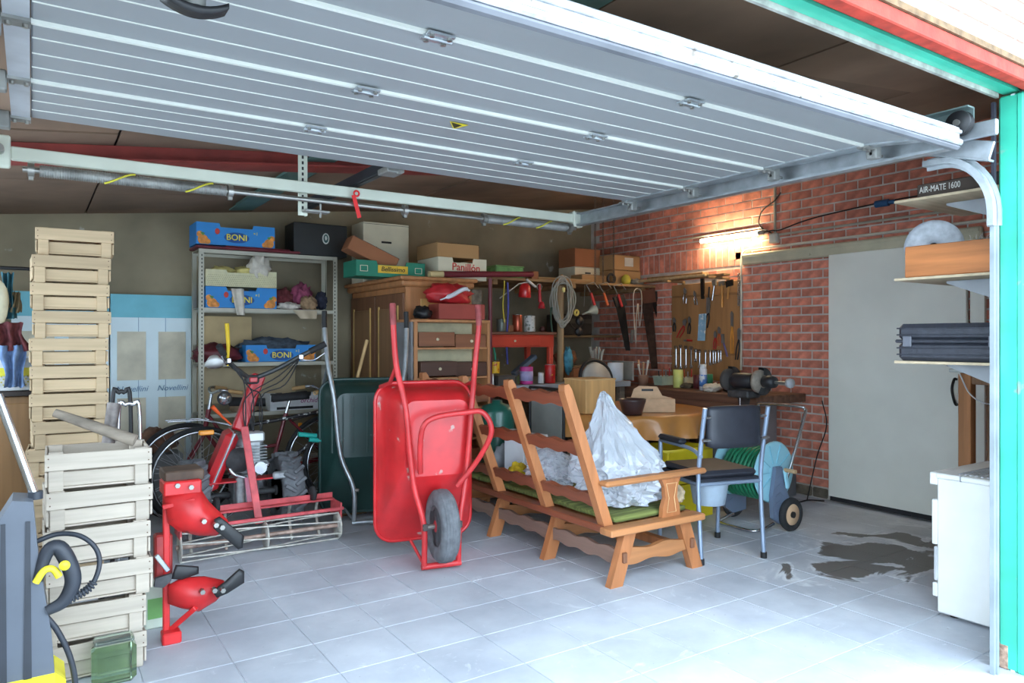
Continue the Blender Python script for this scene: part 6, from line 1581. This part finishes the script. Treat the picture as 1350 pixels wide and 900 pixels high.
# ------------------------------------------------------------------ tool panel on the brick wall
XP = 5.362
pgb = thing('pegboard', 'brown wooden tool panel fixed to the brick wall beside the conduit', 'tool board', (XP, 4.78, .92))
MB().box((XP + .012, 4.78, 1.375), (.022, .84, .93), bev=.003).build('panel', mat('panel_wood', (166, 118, 72), .7, var=.18, scale=2, wood=2), pgb, W=True)
for z in (1.72, 1.16): MB().box((XP - .004, 4.78, z), (.014, .80, .022), bev=.002).build('tool_rail', mat('rail_wood', (150, 106, 64), .7, wood=1), pgb, W=True)
def onp(px, py, d=.0): return pX(px, py, XP - .014 - d)
def pflat(poly, t=.006, d=0.):
    P = [onp(x, y, d) for x, y in poly]; c = sum(P, V()) / len(P)
    return MB().prism([(-(p.y - c.y), p.z - c.z) for p in P], t, frame(c, (0, -1, 0), (-1, 0, 0)))
def wrench(px, y0, y1, w=2.2):
    a, b = onp(px, y0), onp(px, y1); L_ = a.z - b.z; r = .0045 * w
    mb = MB().box((a + b) / 2, (.006, r * 1.4, L_ * .82), bev=.002)
    M = frame(a - V((0, 0, .012)), (0, -1, 0), (-1, 0, 0))
    pts = [(r * 1.9 * math.cos(q), r * 1.9 * math.sin(q)) for q in [math.radians(d) for d in range(120, 421, 25)]]
    inn = [(r * .9 * math.cos(q), r * .9 * math.sin(q)) for q in [math.radians(d) for d in range(420, 119, -25)]]
    n = len(pts)
    ring = pts + inn
    vs = [(p[0], p[1], z) for z in (-.004, .004) for p in ring]; k = len(ring)
    fs = []
    for i in range(n - 1): fs += [(i, i + 1, k - 2 - i, k - 1 - i), (k + i, k + i + 1, 2 * k - 2 - i, 2 * k - 1 - i)]
    fs += [(i, (i + 1) % k, k + (i + 1) % k, k + i) for i in range(k)]
    mb.add(vs, fs, False, M)
    mb.torus(r * 1.2, r * .55, frame(b + V((0, 0, .008)), (0, -1, 0), (-1, 0, 0)), 14, 6)
    return mb
WL = [(891, 456, 484), (897, 455, 486), (904, 456, 484), (911, 457, 484), (917, 460, 476), (922, 461, 484), (930, 461, 482), (936, 461, 481), (940, 461, 480), (943, 461, 479), (947, 461, 478), (950, 461, 476)]
WO = ['first', 'second', 'third', 'fourth', 'fifth', 'sixth', 'seventh', 'eighth', 'ninth', 'tenth', 'eleventh', 'twelfth']
for i, (px, y0, y1) in enumerate(WL):
    single(wrench(px, y0, y1, 2.4 if i < 6 else 1.7), 'wrench', M_chrome if i != 3 else M_stl, 'steel wrench in the row on the tool panel, %s counted from the brick corner' % WO[i], 'wrench', 'wrenches on the tool panel')
def plier(name, lab, cat, px, y0, y1, lean, mh, spread=3.2):
    """two crossed levers: jaws at the top, handles below"""
    t = thing(name, lab, cat, tuple(onp(px, y1)))
    ym = y0 + (y1 - y0) * .35
    pflat([(px - 1.4, ym), (px - 1.8, y0 + 3), (px - .3 + lean * .2, y0), (px + 1.6 + lean * .2, y0 + 3), (px + 1.6, ym), (px, ym + 2)], .010).build('jaws', M_stl, t, W=True)
    for s in (-1, 1):
        P = [onp(px, ym), onp(px + s * spread * .8 - lean * .4, ym + (y1 - ym) * .45), onp(px + s * spread * .6 - lean, y1)]
        MB().tube(smoothpath(P, 4), .0065, 7).build('handle', mh, t, W=True)
    return t
plier('pliers', 'black pliers hanging low beside the panel edge', 'pliers', 889, 418, 437, 0, M_blk, 2)
plier('bolt_cutter', 'red handled cutter hanging tilted on the tool panel', 'cutter', 902, 420, 445, 8, M_hred)
plier('pliers', 'dark pliers hanging beside the red handled cutter', 'pliers', 909, 417, 440, 1, M_saw, 2)
plier('pliers', 'chrome pliers hanging in the upper row of the tool panel', 'pliers', 903, 379, 400, 0, M_chrome, 2.5)
plier('pliers', 'silver pliers with pale jaws in the upper row beside the chrome ones', 'pliers', 916, 383, 402, -2, M_chrome, 2.2)
plier('pliers', 'red handled pliers above the wrenches on the tool panel', 'pliers', 943, 436, 460, 1, M_hred, 2)
plier('pliers', 'orange handled pliers hanging beside the red handled pair', 'pliers', 948, 430, 456, 0, M_hor, 2)
plier('shears', 'garden shears with orange handles on the tool panel', 'shears', 965, 410, 466, 0, mat('shear_orange', (226, 150, 40), .45), 2)
plier('shears', 'black tin snips hanging beside the conduit', 'shears', 974, 432, 474, 3, M_blk, 2.4)
plier('pincers', 'dark pincers behind the paper packet on the tool panel', 'pincers', 934, 398, 432, 3, M_saw, 2.4)
def hand_tool(name, lab, cat, head, handle, mh, r=.010, mhead=None):
    t = thing(name, lab, cat, tuple(onp(*handle[-1])))
    MB().tube([onp(*p) for p in handle], r, 8).build('handle', mh, t, W=True)
    pflat(head, .02).build('head', mhead or M_stl, t, W=True)
M_hw = mat('handle_wood', (196, 140, 70), .5, wood=2)
hand_tool('hammer', 'wooden handled hammer hanging near the top of the tool panel', 'hammer', [(948, 371), (955, 370), (955, 376), (948, 377)], [(952, 374), (952, 405)], M_hw, .012)
hand_tool('adjustable_wrench', 'large bright adjustable wrench near the top of the tool panel', 'wrench', [(939, 370), (944, 368), (944, 376), (940, 377)], [(942, 374), (939, 396)], M_chrome, .009)
hand_tool('trowel', 'dark trowel with long blade on the tool panel', 'trowel', [(932, 392), (936, 392), (935, 412), (932, 414)], [(934, 394), (935, 378)], M_saw, .007)
hand_tool('screwdriver', 'small red screwdriver below the red cutter', 'screwdriver', [(902, 448), (906, 447), (906, 450), (902, 450)], [(906, 448), (912, 449)], M_hred, .010)
hand_tool('knife', 'purple handled knife hanging right of the red pliers', 'knife', [(951, 440), (954, 440), (955, 452), (952, 452)], [(954, 452), (959, 470)], mat('handle_violet', (110, 96, 140), .5), .009)
hand_tool('file', 'long dark file hanging in the middle of the tool panel', 'file', [(924, 366), (928, 366), (928, 394), (925, 394)], [(926, 368), (926, 358)], M_hw, .008, M_saw)
hand_tool('mallet', 'brown mallet hanging beside the hammer', 'mallet', [(957, 371), (966, 368), (966, 376), (958, 379)], [(961, 376), (959, 394)], M_hw, .009, M_saw)
pk = thing('paper_packet', 'blue and white paper packet hanging on the tool panel', 'packet', tuple(onp(925, 450)))
pflat([(922, 414), (931, 413), (929, 449), (920, 449)], .012, .01).build('packet', mat('packet_blue', (150, 190, 214), .6, spots=((224, 228, 226), 22, .55)), pk, W=True)
ck = MB()
for q in range(14): ck.torus(.012, .004, frame(onp(974, 362 + q * 3.0), (0, -1, 0) if q % 2 else (0, 0, 1), (-1, 0, 0) if q % 2 else (0, -1, 0)), 10, 5)
o = single(ck, 'hanging_chain', M_stl, 'steel chain hanging at the conduit edge of the tool panel', 'chain')
# ------------------------------------------------------------------ workbench along the brick wall
M_wb = mat('worn_bench_wood', (112, 78, 60), .8, var=.3, scale=4, wood=1, bump=.3)
ZK = .85
wk = thing('workbench', 'dark worn wooden workbench along the brick wall', 'workbench', (5.05, 4.5, 0))
for k in range(3): MB().box((4.83 + k * .215, 4.56, ZK - .035), (.205, 1.76, .07), bev=.006).build('top_plank', M_wb, wk, W=True)
MB().box((4.75, 4.5, ZK - .12), (.03, 1.8, .10), bev=.004).build('apron', M_wb, wk, W=True)
for y in (4.35, 5.38): 
    for x in (4.78, 5.30): MB().box((x, y, .39), (.08, .08, .77), bev=.006).build('leg', M_wb, wk, W=True)
MB().box((5.05, 4.10, .385), (.54, .34, .77), bev=.006).build('pedestal', mat('grey_pedestal', (138, 134, 136), .6, var=.08), wk, W=True)
MB().box((5.05, 4.5, .22), (.5, 1.3, .02)).build('low_shelf', M_wb, wk, W=True)
ZK1 = ZK + .001
# bench grinder and vice
gd2 = pz(985, 527, ZK)
gr_ = thing('bench_grinder', 'black double bench grinder with grey stone on the workbench end', 'grinder', (gd2.x + .12, gd2.y, ZK1))
g0 = V((gd2.x + .16, gd2.y + .16, ZK1 - .0))
MB().box(g0 + V((0, 0, .03)), (.16, .20, .06), bev=.012).build('base', M_engd, gr_, W=True)
MB().lathe([(0, -.10), (.045, -.10), (.058, -.08), (.062, 0), (.058, .08), (.045, .10), (0, .10)], 22, frame(g0 + V((0, 0, .13)), (1, 0, 0), (0, 1, 0))).build('motor', mat('motor_black', (40, 40, 44), .5), gr_, W=True)
for y, m in ((-.145, mat('grind_stone', (150, 140, 128), .9, var=.15, scale=30)), (.145, mat('grind_stone_dark', (70, 66, 64), .9))):
    MB().lathe([(0, -.018), (.085, -.018), (.088, 0), (.085, .018), (0, .018)], 26, frame(g0 + V((0, y, .13)), (1, 0, 0), (0, 1, 0))).build('stone', m, gr_, W=True)
    MB().lathe([(.05, -.024), (.105, -.024), (.105, .024), (.05, .024)], 20, frame(g0 + V((.02, y, .13)), (0, 0, 1), (0, 1, 0)), arc=math.pi * 1.2).build('guard', M_engd, gr_, W=True)
MB().lathe([(0, -.05), (.04, -.05), (.05, 0), (.04, .05), (0, .05)], 20, frame(g0 + V((0, -.235, .13)), (1, 0, 0), (0, 1, 0))).build('end_bell', mat('motor_black', (40, 40, 44), .5), gr_, W=True)
MB().cyl(g0 + V((0, -.28, .13)), g0 + V((0, -.42, .13)), .012, n=10).build('spindle', M_stl, gr_, W=True)
MB().lathe([(0, -.02), (.032, -.02), (.036, 0), (.032, .02), (0, .02)], 20, frame(g0 + V((0, -.41, .13)), (1, 0, 0), (0, 1, 0))).build('buffing_wheel', mat('buff_grey', (176, 180, 184), .7), gr_, W=True)
v0 = V((4.87, 3.80, ZK1))
vc = thing('bench_vice', 'old dark iron vice with round jaw plate on the workbench corner', 'vice', tuple(v0))
M_iron = mat('old_iron', (78, 76, 78), .55, metal=.5, var=.25, scale=18)
MB().lathe([(0, 0), (.06, 0), (.065, .03), (.05, .05), (0, .05)], 20, Matrix.Translation(v0)).build('base', M_iron, vc, W=True)
MB().box(v0 + V((0, 0, .085)), (.16, .08, .07), bev=.012).build('body', M_iron, vc, W=True)
MB().prism([(-.05, -.11), (.05, -.11), (.065, -.02), (.055, .05), (.0, .075), (-.055, .05), (-.065, -.02)], .035, frame(v0 + V((-.13, 0, .03)), (0, -1, 0), (-1, 0, 0))).build('front_jaw', M_iron, vc, W=True)
MB().cyl(v0 + V((-.14, 0, .03)), v0 + V((-.20, 0, .03)), .016, n=12).build('screw', M_iron, vc, W=True)
MB().cyl(v0 + V((-.19, -.0, .10)), v0 + V((-.19, .0, -.16)), .006, n=8).build('tommy_bar', M_chrome, vc, W=True)
def cyl_thing(px, y0, y1, z, label, name, cat, m, r, m2=None, cap=None):
    c = pz(px, y1, z); h = (y1 - y0) / F_PX * (c.x * SN + c.y * CS)
    t = thing(name, label, cat, (c.x, c.y, z)); M = Matrix.Translation((c.x, c.y, z))
    MB().lathe([(0, 0), (r, 0), (r * 1.02, h * .5), (r, h * (.80 if cap else 1)), (r * .8 if cap else r * .94, h * .84 if cap else h), (0, h * .84 if cap else h * .97)], 22, M).build('body', m, t, W=True)
    if m2: MB().lathe([(r * 1.03, h * .15), (r * 1.03, h * .6)], 22, M).build('label_band', m2, t, W=True)
    if cap: MB().lathe([(0, h * .82), (r * .85, h * .82), (r * .85, h), (0, h)], 20, M).build('cap', cap, t, W=True)
    return t
cyl_thing(894, 487, 511, ZK1, 'pale yellow plastic beaker on the workbench', 'beaker', 'cup', mat('beaker_yellow', (226, 228, 130), .45), .045)
cyl_thing(927, 480, 514, ZK1, 'white and blue spray can on the workbench', 'spray_can', 'can', mat('spray_white', (226, 230, 236), .35), .034, mat('spray_blue', (90, 140, 214), .4, spots=((226, 230, 236), 18, .5)), mat('cap_white', (236, 238, 240), .4))
cyl_thing(934, 493, 511, ZK1, 'small green bottle behind the spray can', 'green_bottle', 'bottle', mat('bottle_green', (36, 130, 96), .35), .04)
cyl_thing(919, 494, 512, ZK1, 'dark red jar beside the spray can', 'red_jar', 'jar', mat('jar_red', (96, 40, 44), .5), .035)
tub = pz(876, 505, ZK1)
for i, (px, w_, lab) in enumerate(((876, .20, 'pale green tub on the workbench left of the beaker'), (905, .18, 'cream tub on the workbench right of the beaker'))):
    c = pX(px, 500, 5.2); c.z = ZK1
    t = thing('plastic_tub', lab, 'tub', tuple(c))
    rings = [[c + V((x * k, y * k, z)) for x, y in ((-w_ / 2, -.06), (w_ / 2, -.06), (w_ / 2, .06), (-w_ / 2, .06))] for k, z in ((.86, 0), (1, .085), (1.04, .09), (.96, .09), (.84, .008))]
    loft(rings, smooth=False).build('tub_body', mat('tub_%d' % i, (206, 220, 196) if i == 0 else (222, 214, 180), .5), t, W=True)
    for q in range(4): MB().cyl(c + V((-.06 + .04 * q, 0, .02)), c + V((-.07 + .05 * q, .01, .14 + .02 * (q % 2))), .006, n=6).build('tool_stub', (M_blk, M_hor, M_stl, M_hred)[q], t, W=True)
single(MB().blob(pz(945, 517, ZK1) + V((.05, .08, .03)), (.10, .07, .04), 81, .4, 4, 26, floor=-.03), 'pale_rag', M_rag, 'pale rag lying on the workbench before the grinder', 'cloth')
single(MB().blob(pz(908, 512, ZK1) + V((.05, .05, .02)), (.09, .05, .025), 82, .5, 5, 24, floor=-.02), 'wire_tangle', mat('brown_wire', (96, 82, 62), .7), 'brown wire tangle on the workbench by the beaker', 'wire')
bj = pz(859, 500, ZK1 + .04); 
# brushes, bucket and roll on the far bench corner
ZQ = ZB + .001
def brushpot(c, r, h, label, m, n, mlist, hh):
    t = thing('brush_pot', label, 'pot', tuple(c)); M = Matrix.Translation(c)
    MB().lathe([(0, 0), (r * .85, 0), (r, h), (r * .93, h), (r * .78, .01), (0, .01)], 20, M).build('pot', m, t, W=True)
    for i in range(n):
        a = 2 * math.pi * i / n; q = r * .6
        p0 = c + V((q * .5 * math.cos(a), q * .5 * math.sin(a), .02)); p1 = c + V((r * 1.25 * math.cos(a), r * .8 * math.sin(a), hh + .02 * (i % 3)))
        MB().tube([p0, p0 + (p1 - p0) * .75, p1], [.006, .008, .013], 7).build('brush', mlist[i % len(mlist)], t, W=True)
M_bst = mat('brush_grey', (168, 164, 154), .8); M_bwood = mat('brush_wood', (206, 160, 120), .6)
brushpot(V((4.52, 5.36, ZQ)), .058, .15, 'green and yellow tin full of grey brushes on the back bench', mat('tin_green_yellow', (140, 160, 70), .45, spots=((206, 190, 90), 16, .55)), 11, [M_bst], .28)
brushpot(V((4.86, 5.08, ZK1)), .05, .11, 'clay jar with wooden handled brushes on the workbench', mat('clay_jar', (140, 104, 84), .7), 6, [M_bwood, M_rag], .21)
single(MB().lathe([(0, 0), (.075, 0), (.075, .17), (.055, .17), (.055, .02), (0, .02)], 24, Matrix.Translation((4.66, 5.25, ZQ))), 'paper_roll', mat('roll_white', (216, 222, 230), .6), 'white paper roll standing on the back bench', 'roll')
cb2 = cbox('small kraft carton on the back bench by the timber post', (4.24, 5.34, ZQ), (.13, .12, .13), M_kraftb, hole=False)
cbox('long kraft carton on the back bench behind the brush tin', (4.42, 5.55, ZQ), (.30, .12, .14), M_kraft, hole=False)
single(MB().blob((4.33, 5.60, ZQ + .215), (.13, .07, .075), 84, .35, 3, 24, floor=-.07), 'wood_offcuts', mat('offcut_brown', (132, 86, 60), .8, var=.3, scale=12), 'heap of brown leather scraps on the long kraft carton', 'scraps')
single(MB().blob((4.13, 5.30, ZQ + .18), (.045, .04, .12), 85, .4, 4, 22), 'blue_bag', mat('blue_net', (70, 140, 160), .7, var=.3, scale=20), 'crumpled blue bag hanging on the timber post', 'bag').location.z = ZQ + .06
sv = thing('disc_saw', 'grey disc with black hose ring standing behind the plywood box', 'machine', (4.0, 4.78, .75))
MB().lathe([(0, -.02), (.15, -.02), (.16, 0), (.15, .02), (0, .02)], 30, frame((4.05, 4.80, .945), (1, 0, 0), (-.45, -.9, .2))).build('disc', mat('disc_grey', (168, 166, 160), .5), sv, W=True)
MB().torus(.175, .016, frame((4.06, 4.82, .950), (1, 0, 0), (-.45, -.9, .2)), 34, 8).build('hose_ring', M_blk, sv, W=True)
MB().box((4.06, 4.84, .762), (.16, .08, .034), bev=.004).build('stand', M_blk, sv, W=True)
single(MB().box((4.80, 5.30, ZQ + .09), (.02, .30, .18), bev=.003), 'grey_sheet', mat('sheet_grey', (160, 158, 150), .6, metal=.3), 'small grey metal sheet leaning beside the paper roll', 'sheet')
# ------------------------------------------------------------------ shelves beside the opening and what is on them
M_shb = mat('shelf_plywood', (196, 176, 146), .75, var=.12, scale=5, wood=0)
M_brk = mat('bracket_grey', (150, 154, 158), .5, metal=.5)
SZ = (1.944, 1.583, 1.200)
SL = ('upper thin plywood shelf on the wall beside the green jamb', 'middle thin plywood shelf carrying the wooden box', 'lower thin plywood shelf carrying the black case')
for z, lab in zip(SZ, SL):
    t = thing('wall_shelf', lab, 'shelf', (3.68, 1.60, z - .012))
    MB().box((3.68, 1.595, z - .006), (.64, .50, .012), bev=.0015).build('board', M_shb, t, W=True)
    for x in (3.55, 3.86):
        MB().prism([(1.345, z - .014), (1.70, z - .014), (1.70, z - .024), (1.36, z - .16), (1.345, z - .16)], .012, frame((x, 0, 0), (0, 1, 0), (1, 0, 0))).build('bracket', M_brk, t, W=True)
am = thing('appliance_carton', 'flat dark carton with white lettering on the upper plywood shelf', 'carton', (3.62, 1.56, SZ[0]))
MB().box((3.62, 1.555, SZ[0] + .032), (.46, .40, .062), bev=.004).build('carton_body', mat('carton_dark_brown', (74, 62, 54), .75), am, W=True)
text('AIR-MATE 1600', .040, frame((3.388, 1.655, SZ[0] + .034), (0, -1, 0), (-1, 0, 0)), mat('print_pale', (206, 204, 196), .6), 'lettering', am, squash=.66)
wx_ = thing('wooden_box', 'varnished wooden box on the middle plywood shelf', 'box', (3.6, 1.6, SZ[1]))
M_orw = mat('orange_wood', (182, 112, 60), .5, var=.25, scale=5, wood=1)
MB().box((3.378, 1.575, SZ[1] + .072), (.016, .45, .142), bev=.003).build('side_panel', M_orw, wx_, W=True)
MB().box((3.78, 1.575, SZ[1] + .072), (.016, .45, .142), bev=.003).build('side_panel', M_orw, wx_, W=True)
for y in (1.358, 1.792): MB().box((3.58, y, SZ[1] + .072), (.39, .014, .142), bev=.003).build('end_panel', M_orw, wx_, W=True)
MB().box((3.58, 1.575, SZ[1] + .008), (.39, .42, .012)).build('base', M_orw, wx_, W=True)
gdz = thing('grinding_disc', 'grey grinding disc standing upright in the wooden box', 'disc', (3.46, 1.72, SZ[1] + .016))
dc_ = V((3.46, 1.715, SZ[1] + .142))
Md = frame(dc_, (0, 0, 1), (-1, -.35, 0))
MB().lathe([(.018, -.008), (.10, -.008), (.122, -.004), (.122, .006), (.10, .012), (.05, .004), (.018, .004), (.018, -.008)], 36, Md).build('disc', mat('disc_pale_grey', (168, 172, 178), .6, var=.15, scale=30), gdz, W=True)
MB().lathe([(.0, .0), (.018, .0), (.018, .006), (0, .006)], 18, Md).build('hub', M_blk, gdz, W=True)
fb_ = MB(); r2 = random.Random(4)
for i in range(26):
    a = V((3.44 + r2.random() * .1, 1.50 + r2.random() * .06, SZ[1] + .10)); b = a + V((r2.uniform(-.05, .03), r2.uniform(-.13, .03), r2.uniform(.04, .085)))
    fb_.tube([a, (a + b) / 2 + V((0, 0, .02)), b], .0018, 4)
o = single(fb_, 'straw_tuft', mat('straw_grey', (176, 170, 160), .8), 'tuft of grey twine sticking out of the wooden box', 'twine'); o['kind'] = 'stuff'
bk_ = thing('black_case', 'black ribbed plastic tool case on the lower plywood shelf', 'case', (3.62, 1.6, SZ[2]))
M_cs = mat('case_black', (52, 54, 62), .5, var=.15, scale=40, bump=.3)
MB().box((3.62, 1.595, SZ[2] + .045), (.52, .47, .088), bev=.018).build('case_bottom', M_cs, bk_, W=True)
MB().box((3.62, 1.595, SZ[2] + .132), (.52, .47, .078), bev=.018).build('case_lid', M_cs, bk_, W=True)
MB().box((3.62, 1.595, SZ[2] + .091), (.535, .485, .016), bev=.005).build('seam_rim', M_cs, bk_, W=True)
for z in (.03, .06, .12, .15): MB().box((3.62, 1.595, SZ[2] + z), (.526, .476, .006), bev=.002).build('rib', M_cs, bk_, W=True)
for y in (1.42, 1.78): MB().box((3.352, y, SZ[2] + .09), (.012, .04, .05), bev=.004).build('latch', mat('latch_grey', (96, 98, 106), .4), bk_, W=True)
# white heater cabinet
M_wh = mat('white_enamel', (228, 228, 224), .4, var=.03)
wc = thing('white_cabinet', 'white enamel cabinet with vented top inside the right jamb', 'cabinet', (3.83, 1.56, 0))
CX0, CX1, CY0, CY1, CZ = 3.55, 4.13, 1.36, 1.745, .665
MB().box(((CX0 + CX1) / 2, (CY0 + CY1) / 2, .335), (CX1 - CX0, CY1 - CY0, .63), bev=.006).build('body', M_wh, wc, W=True)
MB().box(((CX0 + CX1) / 2, (CY0 + CY1) / 2, .66), (CX1 - CX0 + .01, CY1 - CY0 + .01, .024), bev=.005).build('lid', M_wh, wc, W=True)
MB().box((CX0 + .0, 1.64, .66), (.012, .006, .026)).build('lid_seam', mat('seam_grey', (160, 162, 166), .5), wc, W=True)
for k in range(12): MB().box(((CX0 + CX1) / 2, CY0 + .04 + k * .024, .674), (CX1 - CX0 - .08, .010, .006)).build('vent_slat', mat('vent_grey', (176, 178, 184), .5), wc, W=True)
for z0, z1, dy in ((.615, .672, .035), (.335, .545, .025), (.165, .325, .016), (.09, .155, .022)):
    MB().box(((CX0 + CX1) / 2, CY1 + dy / 2, (z0 + z1) / 2), (CX1 - CX0, dy, z1 - z0), bev=.004).build('front_panel', M_wh if z0 != .165 else mat('panel_grey', (196, 198, 200), .5), wc, W=True)
for x in (CX0 + .06, CX1 - .06):
    for y in (CY0 + .05, CY1 - .05): MB().cyl((x, y, 0), (x, y, .022), .02, n=10).build('foot', M_blk, wc, W=True)
# wooden stand behind it
ws = thing('wooden_stand', 'tall timber stand behind the white cabinet', 'stand', (4.75, 1.85, 0))
M_tim = mat('brown_timber', (172, 118, 76), .7, var=.2, scale=4, wood=2)
M_timd = mat('dark_timber', (136, 104, 78), .8, var=.25, scale=4, wood=2)
for x, y, m in ((4.62, 2.10, M_tim), (4.62, 1.50, M_tim), (4.98, 2.10, M_timd), (4.98, 1.50, M_timd)):
    MB().box((x, y, .55), (.07, .07, 1.10), bev=.005).build('leg', m, ws, W=True)
for x in (4.62, 4.98): MB().box((x, 1.80, 1.07), (.05, .53, .07), bev=.004).build('rail', M_timd, ws, W=True)
MB().box((4.80, 1.80, 1.115), (.50, .74, .022), bev=.004).build('top', mat('stand_top', (186, 190, 186), .6), ws, W=True)
single(MB().tube(smoothpath([(4.57, 2.12, 1.10), (4.55, 2.05, .98), (4.55, 1.95, .93), (4.55, 1.80, .96), (4.56, 1.66, 1.04)], 6), .004, 6), 'thin_cord', mat('cord_pale', (196, 196, 196), .6), 'thin pale cord looping from the timber stand', 'cord')
# ------------------------------------------------------------------ small extras
ht = thing('hand_truck', 'hand truck with black and chrome loop handles behind the low crates', 'hand truck', (.42, 4.05, 0))
for (xa, xb, yt, Y, m) in ((148, 172, 518, 4.10, M_blk), (156, 184, 534, 4.0, M_chrome)):
    a, b = pY(xa, yt + 40, Y), pY(xb, yt + 40, Y); zt = pY(xa, yt, Y).z
    MB().tube(smoothpath([V((a.x, Y, .12)), V((a.x, Y, zt - .06)), V((a.x + .03, Y, zt)), V((b.x - .03, Y, zt)), V((b.x, Y, zt - .06)), V((b.x, Y, .12))], 5), .010, 8).build('loop_handle', m, ht, W=True)
xm = (pY(148, 560, 4.05).x + pY(184, 560, 4.05).x) / 2
for s_ in (-.10, .10):
    MB().lathe([(.02, -.018), (.085, -.018), (.09, 0), (.085, .018), (.02, .018)], 22, frame((xm + s_, 4.05, .091), (0, 1, 0), (1, 0, 0))).build('wheel', M_black, ht, W=True)
MB().cyl((xm - .10, 4.05, .091), (xm + .10, 4.05, .091), .010, n=8).build('axle', M_stl, ht, W=True)
MB().box((xm, 3.97, .06), (.20, .16, .012), bev=.003).build('toe_plate', M_stl, ht, W=True)
MB().box((xm, 4.05, .125), (.20, .12, .012), bev=.003).build('cross_plate', M_stl, ht, W=True)
cp_ = thing('drink_carton', 'small pale green printed carton between the low crates and the plough', 'carton', (.475, 3.66, 0))
MB().box((.475, 3.66, .12), (.10, .10, .24), bev=.004).build('carton_body', mat('carton_mint', (214, 224, 206), .6), cp_, W=True)
MB().box((.475, 3.608, .09), (.08, .003, .09)).build('green_print', mat('print_green', (130, 190, 110), .6), cp_, W=True)
bs = thing('broom', 'wooden broom stick leaning between the green wheelbarrow and the wardrobe', 'broom', (2.30, 5.14, 0))
MB().cyl(pY(468, 510, 5.16), pY(484, 448, 5.19), .013, n=10).cyl(V((pY(468, 510, 5.16).x - .02, 5.14, .10)), pY(468, 510, 5.16), .013, n=10).build('stick', mat('broom_stick', (196, 160, 110), .6), bs, W=True)
MB().box((pY(468, 510, 5.16).x - .02, 5.155, .06), (.22, .05, .12), bev=.01).build('brush_head', mat('broom_bristle', (120, 92, 60), .9), bs, W=True)
bp_ = pX(1163, 268, 5.36)
single(MB().cyl(bp_ - V((0, .05, 0)), bp_ + V((0, .05, 0)), .026, n=14).cyl(bp_ + V((0, -.05, 0)), bp_ + V((.01, -.09, 0)), .016, n=10), 'blue_connector', mat('connector_blue', (40, 86, 130), .5), 'blue cable connector hanging on the bricks above the sliding door', 'plug')
